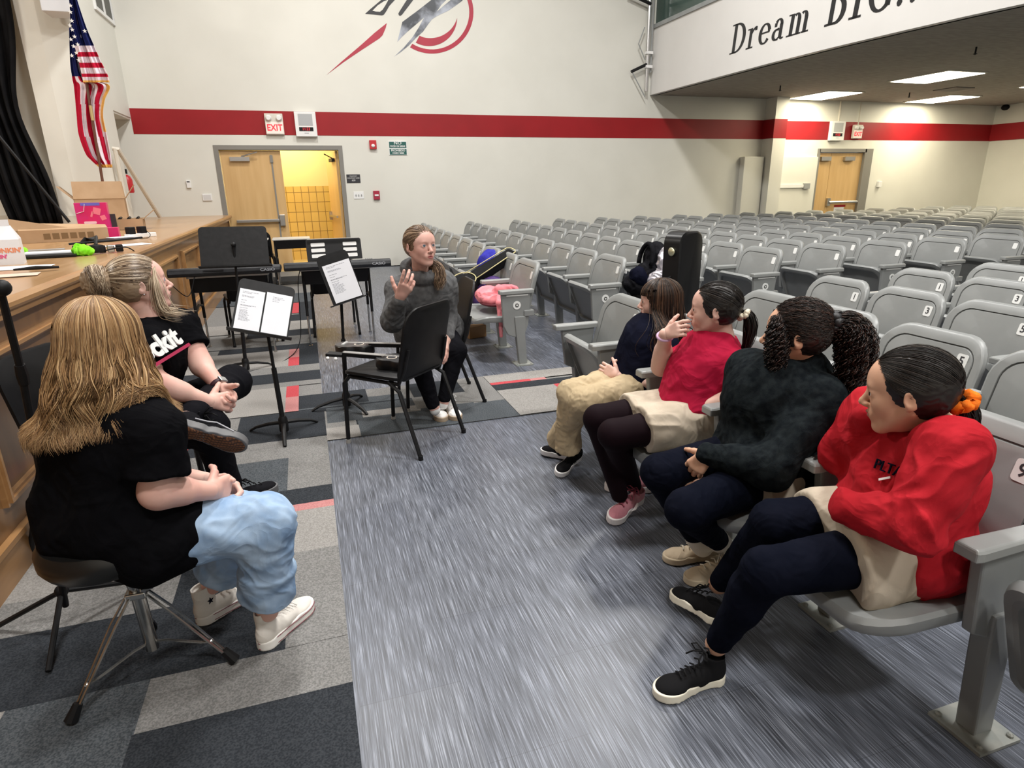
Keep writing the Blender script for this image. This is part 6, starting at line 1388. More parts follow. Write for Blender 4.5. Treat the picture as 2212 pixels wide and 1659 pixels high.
def ukulele(label, o, d, up, L=.56):
    t = thing('ukulele', label, 'ukulele', o, 0, 'ukuleles on the chair'); d = nrm(d); z = nrm(up); z = nrm(z-d*np.dot(z, d)); x = np.cross(d, z); P = lambda a, b, c: V3(o)+x*a+d*b+z*c
    def outline(k=1.0):
        o_ = []
        for i in range(48):
            a = 2*PI*i/48; y = -math.cos(a)*.125; wd = .078+.012*math.cos(a) if True else 0; wd = .088*(1-.22*math.exp(-((y-.02)/.035)**2))*(1-.20*max(0, y)/.125)
            o_.append((math.sin(a)**1*abs(math.sin(a))**-.25*wd*k if abs(math.sin(a)) > .01 else 0, y*k))
        return o_
    q = MB(); rr_ = [[P(a, b, c) for a, b in outline(k)] for k, c in ((.97, 0), (1, .004), (1, .052), (.97, .056))]; q.add(*rings(rr_)); q.build('body', mat('uke_black', (.008, .008, .009), .3, coat=.2), t, world=True, smooth='auto')
    q = MB(); rr_ = [[P(a, b, c) for a, b in outline(k)] for k, c in ((.955, .0562), (.955, .058))]; q.add(*rings(rr_)); q.build('soundboard', mat('uke_top', (.05, .05, .052), .3, coat=.4), t, world=True)
    q = MB(); q.lathe(P(0, .03, .0575), [(.031, 0), (.031, .0015)], 24, z); q.build('rosette', mat('uke_ring', (.72, .64, .55), .4), t, world=True)
    q = MB(); q.lathe(P(0, .03, .059), [(.024, 0), (.024, .001)], 24, z); q.build('sound_hole', M_ink, t, world=True)
    q = MB(); q.hexa([P(a, b, c) for c in (.056, .064) for a, b in ((-.035, -.075), (.035, -.075), (.035, -.06), (-.035, -.06))]); q.build('bridge', M_white, t, world=True)
    q = MB(); q.hexa([P(a, b, c) for c in (.045, .066) for a, b in ((-.02, .10), (.02, .10), (.017, .33), (-.017, .33))]); q.build('neck', M_black, t, world=True)
    q = MB(); q.hexa([P(a, b, c) for c in (.0662, .069) for a, b in ((-.018, .07), (.018, .07), (.0165, .325), (-.0165, .325))]); q.build('fretboard', mat('uke_fretboard', (.25, .24, .23), .35), t, world=True)
    q = MB(); q.hexa([P(a, b, c) for c in (.040, .056) for a, b in ((-.022, .33), (.022, .33), (.028, .43), (-.028, .43))]); hd_ = q.build('headstock', M_black, t, world=True)
    for s in (-1, 1):
        for b in (.36, .41):
            q = MB(); q.ball(P(s*.042, b, .035), (.011, .011, .011), 10, 6); q.build('tuning_peg', M_white, hd_, world=True, smooth=True)
    q = MB()
    for a in (-.012, -.004, .004, .012): q.tube([P(a, -.07, .067), P(a*.8, .33, .0705)], .0007, 4)
    q.build('strings', M_white, t, world=True)
ukulele('black ukulele lying flat on the chair, its bridge and sound hole in view', at(768, 762, Z=.462), at(880, 765, Z=.46)-at(768, 762, Z=.46), (0, 0, 1))
c0 = at(858, 793, Z=.465); ukulele('black ukulele at the front of the chair with white tuning pegs', c0, at(735, 783, Z=.48)-c0, (.0, -.05, 1))
# ---------------------------------------------------------------- music stands
def music_stand(label, base, corners, papers, rz=0.0, hub=None, back=False):
    """corners TL, TR, BR, BL of the desk in the world"""
    t = thing('music_stand', label, 'music stand', (base[0], base[1], 0), 0, 'music stands')
    TL, TR, BR, BL = [Vector(c) for c in corners]; cen = (TL+TR+BR+BL)/4; x = ((TR+BR)-(TL+BL)).normalized(); y = ((TL+TR)-(BL+BR)); hgt = y.length/2; y = y.normalized(); z = x.cross(y).normalized(); y = z.cross(x); wdt = ((TR+BR)-(TL+BL)).length/2
    q = MB(); out = rrect(wdt, hgt, (.005, .005, .03, .03), 4); q.add(*rings([[cen+x*a+y*b+z*c for a, b in out] for c in (-.003, .0)])); q.build('desk', M_blackmetal, t, world=True)
    q = MB(); lo_ = -hgt/2; q.hexa([cen+x*a+y*b+z*c for c in (-.003, .002) for a, b in ((-wdt/2-.02, lo_-.004), (wdt/2+.02, lo_-.004), (wdt/2+.02, lo_+.004), (-wdt/2-.02, lo_+.004))]); q.hexa([cen+x*a+y*(lo_-.002)+z*c+y*e for e in (-.002, .002) for a, c in ((-wdt/2-.02, 0), (wdt/2+.02, 0), (wdt/2+.02, .05), (-wdt/2-.02, .05))]); q.build('ledge', M_blackmetal, t, world=True)
    b = Vector((base[0], base[1], 0)); jt = cen-z*.035
    q = MB(); q.tube([b+Vector((0, 0, .06)), Vector((base[0]*.5+jt.x*.5, base[1]*.5+jt.y*.5, jt.z*.55))], .0155, 10); q.build('pole', M_blackmetal, t, world=True, smooth='auto')
    q = MB(); q.tube([Vector((base[0]*.5+jt.x*.5, base[1]*.5+jt.y*.5, jt.z*.53)), jt], .010, 10); q.tube([jt, cen], .014, 10); q.ball(jt, .02); q.build('tube', M_blackmetal, t, world=True, smooth='auto')
    q = MB(); q.lathe(b+Vector((0, 0, .0)), [(.026, .02), (.028, .03), (.028, .10), (.02, .12)], 14); q.build('hub', M_blackmetal, t, world=True, smooth='auto')
    for k in range(3):
        a = rz+k*2*PI/3; d = Vector((math.cos(a), math.sin(a), 0)); q = MB(); q.tube([b+d*.02+Vector((0, 0, .075)), b+d*.10+Vector((0, 0, .062)), b+d*.19+Vector((0, 0, .035)), b+d*.235+Vector((0, 0, .010))], [.016, .015, .013, .010], 8, flat=.7); q.build('leg', M_blackmetal, t, world=True, smooth='auto')
    for i, (x0, x1, y0, y1, seed) in enumerate(papers):
        P_ = lambda a, b_, c_: cen+x*a*wdt+y*b_*hgt+z*c_
        t2 = thing('sheet_music', ['left printed sheet on the nearest music stand', 'right printed sheet on the nearest music stand', 'printed sheet on the tilted music stand beside the grey hoodie'][seed], 'sheet', P_((x0+x1)/2, y0, .003), 0, 'printed sheets on the music stands')
        q = MB(); q.hexa([P_(a, b_, c_) for c_ in (.0035, .0045) for a, b_ in ((x0, y0), (x1, y0), (x1, y1), (x0, y1))]); q.build('page', M_paper, t2, world=True)
        q = MB(); rs = random.Random(seed)
        rows = [(.93, .75), (.90, .35)]+[(.83-.022*j, .4+.1*rs.random()) for j in range(2)]+[(.72, .25), (.66, .2), (.60, .7), (.585, .45), (.53, .3)]+[(.48-.028*j, .25+.25*rs.random()) for j in range(10)] if seed != 1 else [(.90, .45), (.87, .5), (.84, .3), (.80, .25)]
        for (v, l) in rows:
            if v < .1: continue
            xa = x0+(x1-x0)*(.12 if seed != 1 else .25); u = xa; ye = y0+(y1-y0)*v
            while u < xa+(x1-x0)*l*.85:
                w_ = (x1-x0)*rs.uniform(.03, .10); q.hexa([P_(a, b_, c_) for c_ in (.0046, .0049) for a, b_ in ((u, ye), (u+w_, ye), (u+w_, ye+.009), (u, ye+.009))]); u += w_+(x1-x0)*.015
        q.build('print', M_inkgrey, t2, world=True)
    return t
Yf = 3.86
music_stand('black music stand nearest the camera with two printed sheets', (-.262, 3.87), [at(535, 606, Y=Yf+.06), at(654, 626, Y=Yf+.06), at(606, 730, Y=Yf-.10), at(480, 706, Y=Yf-.10)], [(-.46, -.02, -.47, .30, 0), (.01, .47, -.49, .32, 1)], math.radians(-88))
music_stand('black music stand with a steeply tilted desk holding one sheet', (.143, 4.22), [at(671, 562, Y=4.20), at(736, 541, Y=4.20), at(797, 635, Y=4.12), at(730, 657, Y=4.12)], [(-.40, .47, -.47, .30, 2)], math.radians(60))
music_stand('black music stand turned away, its solid desk standing in front of the keyboard', (-.60, 5.45), [at(572, 488, Y=5.52), at(421, 492, Y=5.52), at(440, 575, Y=5.40), at(585, 571, Y=5.40)], [], math.radians(30))
# ---------------------------------------------------------------- school desks and keyboards
M_dtop = mat('desk_top_grey', (.50, .49, .46), .4)
def desk(label, x0, x1, y0, rz=0, d=.46, h=.745):
    cx = (x0+x1)/2; t = thing('school_desk', label, 'desk', (cx, y0+d/2, 0), rz, 'school desks'); w_ = x1-x0
    q = MB(); q.add(*rings([[(a, b, z) for a, b in rrect(w_-k, d-k, .02, 3)] for z, k in ((h-.018, .006), (h-.016, 0), (h-.003, 0), (h, .006))])); q.build('desk_top', M_dtop, t)
    q = MB(); q.hexa([(-w_/2+.04, -d/2+.04, h-.15), (w_/2-.04, -d/2+.04, h-.15), (w_/2-.03, d/2-.03, h-.13), (-w_/2+.03, d/2-.03, h-.13), (-w_/2+.02, -d/2+.01, h-.019), (w_/2-.02, -d/2+.01, h-.019), (w_/2-.02, d/2-.02, h-.019), (-w_/2+.02, d/2-.02, h-.019)]); q.build('book_box', M_black, t, bevel=.01)
    for sx in (-1, 1):
        for sy in (-1, 1):
            q = MB(); q.tube([(sx*(w_/2-.03), sy*(d/2-.05), h-.02), (sx*(w_/2-.03), sy*(d/2-.03), .5), (sx*(w_/2-.03), sy*(d/2-.02), .30)], .014, 8); lg = q.build('leg', M_blackmetal, t, smooth='auto')
            q = MB(); q.tube([(sx*(w_/2-.03), sy*(d/2-.02), .31), (sx*(w_/2-.03), sy*(d/2-.01), .015)], .010, 8); q.lathe((sx*(w_/2-.03), sy*(d/2-.01), 0), [(.016, 0), (.016, .015)], 8); q.build('leg_extension', M_chrome, lg, smooth='auto')
        q = MB(); q.tube([(sx*(w_/2-.03), -d/2+.02, .42), (sx*(w_/2-.03), 0, .46), (sx*(w_/2-.03), d/2-.02, .42)], .011, 8); q.build('side_brace', M_blackmetal, t, smooth='auto')
    return t
desk('school desk beside the stage carrying the left keyboard', -1.04, -.36, 6.04)
desk('school desk carrying the right keyboard with the labelled rest', -.10, .57, 6.16)
desk('pale-topped school desk in front of the open doorway', -.50, .05, 10.2)
desk('school desk by the far end of the stage, half behind the black music stand', -1.12, -.56, 10.35)
M_kb = noisy(mat('keyboard_black', (.014, .015, .018), .45, spec=.35), (.022, .023, .027), 20); M_kbtext = mat('keyboard_badge', (.30, .31, .34), .5)
def keyboard(label, x0, x1, y, z, rest=False, rz=0):
    cx = (x0+x1)/2; L = x1-x0; t = thing('keyboard', label, 'keyboard', (cx, y, z), rz, 'electronic keyboards')
    prof = [(0, .0), (.28, .0), (.30, .012), (.30, .035), (.19, .040), (.14, .062), (.03, .072), (-.0, .06), (-.012, .03), (-.006, .006)]
    q = MB(); q.prism([(a, b) for a, b in prof], (-L/2, 0, 0), (0, 1, 0), (0, 0, 1), (L, 0, 0)); q.build('body', M_kb, t, bevel=.008, smooth='auto')
    q = MB(); q.box((-L*.10, -.012, .052), (L*.18, .006, .012)); q.build('handle_slot', M_ink, t)
    for i in range(36):
        q = MB(); q.box((-L/2+.06+i*(L-.12)/35.5, .245, .040), ((L-.12)/36*.92, .10, .012)); q.build('white_key', M_white, t)
    q = MB()
    for i in range(12): q.box((L*.30+.018*(i % 4)-.03, .06+.02*(i//4), .072), (.01, .01, .008))
    q.build('buttons', M_grey, t)
    t_ = t; text('maker_badge', 'CASIO', .034, Vector((cx+L*.38, y-.0135, z+.034)), (1, 0, 0), (0, .12, 1), M_kbtext, t, xs=1.25, bold=.0012)
    if rest:
        q = MB(); q.add(*rings([[(a, .10+b*.35+c, b+.07) for a, b in rrect(.50, .19, (.005, .005, .02, .02), 3, -.02, .10)] for c in (0, .012)])); r = q.build('music_rest', M_black, t)
        q = MB(); q.box((-.02, .136, .268), (.47, .02, .004)); q.build('rest_edge', M_dtop, r)
        for sx in (-.155, .135):
            for j in range(3):
                q = MB(); zz = .215-.05*j; q.add(*rings([[(a, .0975+(b-.07)*.35+c, b) for a, b in rrect(.125, .032, .006, 2, sx-.01, zz)] for c in (-.002, .0)])); q.build('label_strip', M_white, r)
    return t
KB1 = keyboard('long black electronic keyboard on the desk beside the stage, maker badge at its right end', -1.17, -.25, 5.98, .75)
KB2 = keyboard('black electronic keyboard with an upright rest carrying six white labels', -.225, .74, 6.02, .75, True)
def cable(name, pts, r, m, kb):
    q = MB(); q.tube([tuple(p) for p in catmull([V3(p) for p in pts], len(pts)*6)], r, 6, cap=True); return q.build(name, m, kb, world=True, smooth=True)
cable('power_cord', [(-.95, 6.0, .78), (-1.02, 5.9, .60), (-1.12, 5.8, .72), (SX+.035, 5.6, .86), (SX+.035, 5.3, 1.0), (SX-.02, 5.2, SZ+.035), (-1.38, 5.16, SZ+.02)], .004, M_black, KB1)
cable('power_cord', [(-.08, 6.1, .77), (-.12, 6.05, .62), (-.16, 6.1, .1), (-.3, 5.7, .007), (-.6, 5.4, .007)], .004, M_black, KB2)
# ---------------------------------------------------------------- drum throne under the girl in jeans
t = thing('drum_throne', 'round black drum throne on chrome tripod legs under the person in light jeans', 'stool', (-.62, 1.88, 0))
q = MB(); q.lathe((-.635, 1.85, .455), [(.13, 0), (.165, .008), (.178, .03), (.178, .065), (.165, .085), (.10, .094), (0.001, .096)], 32); q.build('seat', mat('throne_vinyl', (.010, .010, .010), .3), t, world=True, smooth='auto')
q = MB(); q.tube([(-.60, 1.88, .02+.07), (-.607, 1.878, .30)], .019, 12); q.build('outer_tube', M_chrome, t, world=True, smooth='auto')
q = MB(); q.tube([(-.607, 1.878, .28), (-.63, 1.86, .455)], .0145, 12); q.build('inner_tube', M_chrome, t, world=True, smooth='auto')
q = MB(); q.box((-.607, 1.878, .30), (.055, .055, .022)); q.build('collar', M_chrome, t, world=True, bevel=.004)
q = MB(); q.tube([(-.607, 1.878, .325), (-.57, 1.85, .325)], .005, 6); q.tube([(-.585, 1.845, .325), (-.555, 1.855, .325)], .008, 6); q.build('wing_screw', M_chrome, t, world=True)
q = MB(); q.box((-.63, 1.86, .45), (.16, .05, .012)); q.build('seat_bracket', M_chrome, t, world=True)
FT = [Vector((-.79, 1.735, .02)), Vector((-.375, 1.84, .02)), Vector((-.66, 2.10, .02))]; hubT = Vector((-.607, 1.878, .305)); hubB = Vector((-.602, 1.88, .115))
for f in FT:
    d = (f-Vector((hubT.x, hubT.y, 0))); d.z = 0; d.normalize(); sd = Vector((-d.y, d.x, 0))
    a = hubT+d*.03; e = f
    for s in (-1, 1):
        q = MB(); q.tube([hubT+sd*s*.008+d*.01, a+sd*s*.010-Vector((0, 0, .01)), a+(e-a)*.25+sd*s*.012, e+sd*s*.006], .0045, 6); q.build('leg_strip', M_chrome, t, world=True, smooth='auto')
    m_ = a+(e-a)*.74
    q = MB(); q.tube([hubB+d*.012, hubB+d*.05, m_-d*.03, m_], .0045, 6); q.build('brace', M_chrome, t, world=True, smooth='auto')
    q = MB(); q.ball(m_, .008, 8, 6); q.build('rivet', M_chrome, t, world=True)
    q = MB(); q.tube([e-(e-a).normalized()*.035+Vector((0, 0, .004)), e+(e-a).normalized()*.012], [.013, .019], 8); q.build('rubber_foot', M_black, t, world=True, smooth='auto')
# ---------------------------------------------------------------- microphone stand beside the stage
t = thing('microphone_stand', 'black microphone stand leaning up past the stage edge at the left of the view', 'microphone stand', (-1.05, 2.35, 0))
mt = at(-4, 610, Y=1.95); mm = at(48, 810, Y=2.02); mb = Vector((-.93, 2.20, .10))
q = MB(); q.tube([mt, mm], .010, 10); q.build('boom', M_black, t, world=True, smooth='auto')
q = MB(); q.tube([mm+(mt-mm)*.12, mm, mm-(mt-mm)*.1], [.013, .016, .014], 10); q.build('clutch', M_black, t, world=True, smooth='auto')
q = MB(); q.tube([mm, mb], .0105, 10); q.build('pole', M_blackmetal, t, world=True, smooth='auto')
q = MB(); q.ball(at(4, 622, Y=1.94), .022); q.build('grip', M_black, t, world=True, smooth=True)
for (x, y, z) in ((-1.19, 2.28, .012), (-.70, 2.42, .012), (-.93, 1.98, .012)):
    q = MB(); q.tube([mb+Vector((0, 0, .06)), (x, y, z)], .009, 8); q.build('leg', M_blackmetal, t, world=True, smooth='auto')
q = MB(); q.ball(mb+Vector((0, 0, .06)), .022); q.build('hub', M_black, t, world=True, smooth=True)
# ================================================================= things left on the seats
def blob(name, ops, m, label, cat, fold=None, h=.006, parent=None, group=None):
    S = SDF(h)
    for o in ops: getattr(S, o[0])(*o[1:])
    o = part_mesh(name, S, m, parent, fold); 
    if parent is None: tag(o, label, cat, group)
    return o
c = V3(1.55, 5.22, .47)
M_pinkc = cloth('jacket_pink', (.80, .22, .26), (.86, .32, .35)); 
t = thing('jacket', 'pink jacket bundled on the lowered aisle-end seat, one sleeve hanging', 'jacket', tuple(c))
blob('bundle', [('ell', c+V3(.0, .02, .05), (.16, .17, .075)), ('ell', c+V3(-.06, .08, .07), (.11, .12, .07)), ('ell', c+V3(.1, -.05, .08), (.08, .12, .07)), ('cone', c+V3(.12, -.14, .14), c+V3(.0, -.05, .12), .03, .05)], M_pinkc, '', '', dict(amp=.016, scale=14, seed=4), parent=t)
p0 = at(1078, 655, Y=4.98); p1 = at(1083, 725, Y=4.95)
blob('sleeve', [('cone', p0+Vector((.02, .05, .03)), p0, .03, .022, .02), ('cone', p0, p1, .020, .016, .02)], M_pinkc, '', '', dict(amp=.005, scale=20), parent=t)
blob('lining', [('ell', c+V3(-.03, .0, .012), (.13, .17, .03))], mat('lining_maroon', (.12, .01, .02), .7), '', '', parent=t)
# guitar gig bag across the first seats
M_bag = cloth('gigbag_black', (.014, .014, .015), b=.5); M_pipe = mat('gigbag_piping', (.62, .55, .28), .6)
A0 = V3(at(1030, 598, Y=5.75)); A1 = V3(at(1112, 545, Y=5.95)); dv = nrm(A1-A0); zz = nrm(V3(-.35, -.45, .8)-dv*np.dot(V3(-.35, -.45, .8), dv)); xx = np.cross(dv, zz)
t = thing('guitar_bag', 'black guitar gig bag with yellow piping propped across the first seats', 'guitar bag', tuple(A0-V3(0, 0, .3)))
q = MB(); q.hexa([tuple(A0+xx*a+dv*b+zz*c_) for c_ in (-.05, .05) for a, b in ((-.07, -.10), (.07, -.10), (.055, .50), (-.055, .50))]); q.build('neck_section', M_bag, t, world=True, bevel=.02)
q = MB(); B0 = A0-dv*.16; q.lathe(tuple(B0-zz*.055), [(.10, 0), (.12, .02), (.12, .09), (.10, .11)], 28, tuple(zz)); q.build('body_section', M_bag, t, world=True, smooth='auto')
q = MB(); q.tube([tuple(A0+xx*a+dv*b+zz*.052) for a, b in ((-.075, -.08), (-.06, .48), (-.03, .505), (.03, .505), (.06, .48), (.075, -.08))], .005, 6); q.build('piping', M_pipe, t, world=True, smooth=True)
q = MB(); q.tube([tuple(B0+xx*math.cos(a)*.115+dv*math.sin(a)*.115+zz*.058) for a in np.linspace(0, 2*PI, 33)], .005, 6, cap=False); q.build('piping', M_pipe, t, world=True, smooth=True)
blob('backpack', [('ell', V3(at(1062, 572, Y=6.35)), (.15, .12, .16)), ('ell', V3(at(1075, 590, Y=6.3)), (.14, .12, .14))], cloth('bag_blue', (.03, .03, .30), (.05, .05, .42)), 'bright blue bag behind the gig bag on the first far row', 'bag', dict(amp=.012, scale=14))
blob('backpack', [('ell', V3(at(1040, 650, Y=5.75)), (.13, .16, .10)), ('ell', V3(at(1062, 620, Y=5.75)), (.14, .15, .10))], cloth('bag_purple', (.06, .03, .13), (.10, .06, .2)), 'dark purple bag on the second seat beneath the gig bag', 'bag', dict(amp=.012, scale=14))
b_ = MB(); c = at(1026, 715, Z=.06); b_.box((c.x, c.y, .06), (.20, .12, .12), .3); tag(b_.build('wooden_box', mat('box_wood', (.30, .16, .06), .5), bevel=.004), 'small brown wooden box on the floor behind the edge-on chair', 'box')
# backpack, silver jacket and hard guitar case on the third far row
c = V3(3.08, 5.30, .44)
t = thing('backpack', 'black backpack standing on the lowered seat of the third far row', 'backpack', tuple(c)); M_bp = cloth('backpack_black', (.008, .008, .010), (.015, .015, .018), sc=20)
blob('body', [('ell', c+V3(.03, .0, .15), (.14, .17, .17)), ('ell', c+V3(.10, .02, .33), (.10, .15, .16)), ('ell', c+V3(-.08, .05, .09), (.12, .18, .10))], M_bp, '', '', dict(amp=.014, scale=12, seed=2), parent=t)
blob('front_pocket', [('ell', c+V3(-.10, -.02, .17), (.07, .13, .10))], M_navypolo, '', '', dict(amp=.010, scale=14, seed=5), parent=t)
q = MB(); q.tube([tuple(c+V3(-.02+.07*math.sin(a)*.4, .12*math.cos(a), .33+.15*math.sin(a))) for a in np.linspace(-.3, PI+.3, 14)], .022, 8); q.build('shoulder_strap', M_bp, t, world=True, smooth=True)
q = MB(); pp = V3(at(1376, 584, Y=5.18)); q.box(tuple(pp+V3(-.13, -.02, 0)), (.012, .03, .035)); q.build('tag', M_white, t, world=True)
M_silver = noisy(mat('jacket_silver', (.55, .52, .58), .3, .5), (.75, .72, .78), 18); blob('jacket', [('ell', c+V3(.12, -.16, .30), (.09, .10, .16)), ('ell', c+V3(.06, -.14, .14), (.12, .10, .12))], M_silver, 'shiny silver jacket slung beside the black backpack', 'jacket', dict(amp=.018, scale=16, seed=9))
t = thing('guitar_case', 'tall black hard guitar case standing upright in the aisle', 'guitar case', (3.05, 4.38, 0)); M_case = mat('case_black', (.007, .007, .008), .35, spec=.3)
g0 = at(1478, 498, Y=4.45)
cx, cy = g0.x, 4.45
q = MB(); hx = .16; R0 = []
for yy, k in ((-.085, .012), (-.075, 0), (.075, 0), (.085, .012)):
    R0.append([(cx+a, cy+yy, b) for a, b in rrect(.31-k*2, g0.z-.01-k*2, (.12, .12, .09, .09), 6, 0, g0.z/2)])
q.v = []; 
rz_ = Matrix.Rotation(math.radians(22), 4, 'Z'); vs, fs = rings(R0); vs = [tuple(Vector((cx, cy, 0))+rz_ @ (Vector(v)-Vector((cx, cy, 0)))) for v in vs]; q.add(vs, fs); cs = q.build('shell', M_case, t, world=True, smooth='auto')
lp = Vector((cx, cy, 0))+rz_ @ Vector((-.158, -.0, .94-.0)); q = MB(); q.ball(tuple(lp), (.012, .05, .035), 12, 8); q.build('latch', mat('case_latch', (.60, .58, .40), .3, .7), t, world=True, smooth=True)
hp = Vector((cx, cy, 0))+rz_ @ Vector((-.17, 0, .66)); q = MB(); q.tube([hp+Vector((.02, 0, -.08)), hp+Vector((-.02, 0, -.06)), hp+Vector((-.02, 0, .06)), hp+Vector((.02, 0, .08))], .010, 8); q.build('handle', M_black, t, world=True, smooth=True)
# ================================================================= stage dressing
def drape(name, pts_top, pts_bot, waist, m, parent=None):
    """hanging cloth: rows between top and bottom, gathered at waist (t, factor)"""
    nu, nv = 90, 40; V = []; T0 = V3(pts_top[0]); T1 = V3(pts_top[1]); B0_ = V3(pts_bot[0]); B1_ = V3(pts_bot[1]); F = []
    for j in range(nv+1):
        t_ = j/nv; a = T0*(1-t_)+B0_*t_; b = T1*(1-t_)+B1_*t_; k = 1-(1-waist[1])*math.exp(-((t_-waist[0])/.13)**2); c = (a+b)/2; n = nrm(np.cross(b-a, (0, 0, 1)))
        for i in range(nu+1):
            u = i/nu; p = c+(a+(b-a)*u-c)*k+n*(.05*math.sin(u*34)+.02*math.sin(u*71+t_*3)); V.append(p)
    for j in range(nv):
        for i in range(nu): q_ = j*(nu+1)+i; F.append((q_, q_+1, q_+nu+2, q_+nu+1))
    o = mkobj(name, V, F, m, parent, smooth=True, world=parent is not None); so = o.modifiers.new('s', 'SOLIDIFY'); so.thickness = .01; return o
cb = drape('stage_curtain', [(-4.9, 10.35, 6.5), (-3.25, 10.45, 6.5)], [(-3.80, 10.38, SZ+.01), (-3.22, 10.45, SZ+.01)], (.74, .55), M_cloth_black)
tag(cb, 'tall black stage curtain gathered at the waist at the left edge', 'curtain')
b_ = MB(); b_.tube([tuple(at(150, 480, Y=10.2)), tuple(at(-30, 260, Y=10.2))], .02, 8)
tag(b_.build('stand_pole', M_black), 'thin black slanted pole standing in front of the stage curtain', 'pole')
# flag
pb = at(224, 402, Y=9.3); pt = at(176, 110, Y=9.3); pbz = Vector((pb.x+(pb.x-pt.x)/(pb.z-pt.z)*(SZ-pb.z), 9.3, SZ))
t = thing('flag', 'American flag with gold fringe hanging furled on a brown pole', 'flag', (pbz.x, 9.3, SZ))
q = MB(); q.tube([pbz+Vector((0, 0, .12)), pt+(pt-pb)*1.2], .016, 10); q.build('pole', mat('flag_pole_wood', (.13, .05, .03), .35), t, world=True, smooth='auto')
q = MB(); pj = pb+(pt-pb)*.5; q.tube([pj, pj+(pt-pb)*.11], .019, 10); q.build('pole_sleeve', mat('brass', (.6, .45, .22), .35, .6), t, world=True, smooth='auto')
q = MB(); q.lathe((pbz.x, 9.3, SZ), [(.15, 0), (.15, .02), (.05, .05), (.03, .12)], 20); q.build('base', mat('flag_base', (.35, .25, .1), .4, .5), t, world=True, smooth='auto')
M_fw = cloth('flag_white', (.68, .60, .66), sheen=.1); M_fr = cloth('flag_red', (.42, .008, .035), sheen=.1); M_fb = cloth('flag_blue', (.008, .012, .075), sheen=.1); M_ff = mat('flag_fringe', (.80, .45, .10), .6)
def flag_panel(name, rows, y, colour, par=None):
    """rows: list of (v, xl, xr pixel, ypix) -> grid; colour(u, v) -> index"""
    nu = 36; V = []; F = []; fm = []; R_ = catmull([(a, b, c) for a, b, c in rows], 70); nv = len(R_)-1
    for j, (yl, xl, xr) in enumerate(R_):
        for i in range(nu+1):
            u = i/nu; px = xl+(xr-xl)*u; py = yl; V.append(at(px, py, Y=y+.035*math.sin(u*13+j*.05)+.02*math.sin(u*29)))
    for j in range(nv):
        for i in range(nu): q_ = j*(nu+1)+i; F.append((q_, q_+nu+1, q_+nu+2, q_+1)); fm.append(colour((i+.5)/nu, (j+.5)/nv))
    o = mkobj(name, V, F, [M_fb, M_fw, M_fr, M_ff], t, world=True, fm=fm, smooth=True); s_ = o.modifiers.new('s', 'SOLIDIFY'); s_.thickness = .004; return o
def c1(u, v):
    if v > .955: return 3
    if v < .50: return 0
    k = int((v-.50)/.455*7); return 1 if k % 2 == 0 else 2
def c2(u, v):
    if v > .955 or (u > .93 and .3 < v < .65): return 3
    if v < .20 and u < .5: return 0
    k = u*6.0-v*.8; return 2 if int(k+.3) % 2 == 0 else 1
flag_panel('fly_panel', [(-40, 140, 156), (0, 150, 166), (60, 154, 186), (100, 162, 203), (130, 170, 216), (160, 176, 231), (178, 180, 236)], 9.24, c1)
flag_panel('lower_panel', [(60, 150, 180), (130, 152, 182), (170, 157, 200), (185, 160, 236), (215, 163, 226), (250, 166, 222), (290, 170, 230), (330, 184, 238), (345, 196, 240), (362, 215, 242)], 9.34, c2)
stars = [(152, 26), (155, 45), (151, 55), (156, 64), (161, 79), (153, 85), (159, 100), (165, 114), (155, 120), (183, 67), (170, 130), (152, 12), (168, 96)]
for (px, py) in stars:
    p = at(px, py, Y=9.185); q = MB(); po = []
    for k in range(10): r_ = .024 if k % 2 == 0 else .010; a = PI/2+k*PI/5; po.append((r_*math.cos(a), r_*math.sin(a)))
    q.prism(po, p, (1, 0, 0), (0, 0, 1), (0, .004, 0)); q.build('star', M_white, t, world=True)
# fire extinguisher, stair rail
t = thing('fire_extinguisher', 'red fire extinguisher behind the open cardboard box on the stage', 'fire extinguisher', (at(276, 400, Y=11.9).x, 11.9, at(276, 400, Y=11.9).z)); q0 = t.location
q = MB(); q.lathe(tuple(q0), [(.07, -.12), (.08, -.10), (.08, .08), (.06, .13), (.025, .16)], 18); q.build('cylinder', M_redp, t, world=True, smooth='auto')
q = MB(); q.box((q0.x, q0.y, q0.z+.21), (.05, .05, .07)); q.tube([(q0.x, q0.y, q0.z+.24), (q0.x-.09, q0.y, q0.z+.22), (q0.x-.11, q0.y, q0.z+.05)], .012, 6); q.build('valve', M_black, t, world=True)
t = thing('stair_rail', 'cream handrail with post sloping down behind the boxes on the stage', 'handrail', (-2.35, 11.4, SZ)); r0 = at(243, 321, Y=10.6); r1 = at(345, 468, Y=11.6)
q = MB(); q.tube([r0, r0+Vector((.06, 0, 0)), r1], .03, 8); q.build('rail', M_cream, t, world=True, smooth='auto')
q = MB(); q.tube([r0+Vector((.03, 0, 0)), Vector((r0.x+.03, 10.6, SZ))], .03, 8); q.build('post', M_cream, t, world=True, smooth='auto')
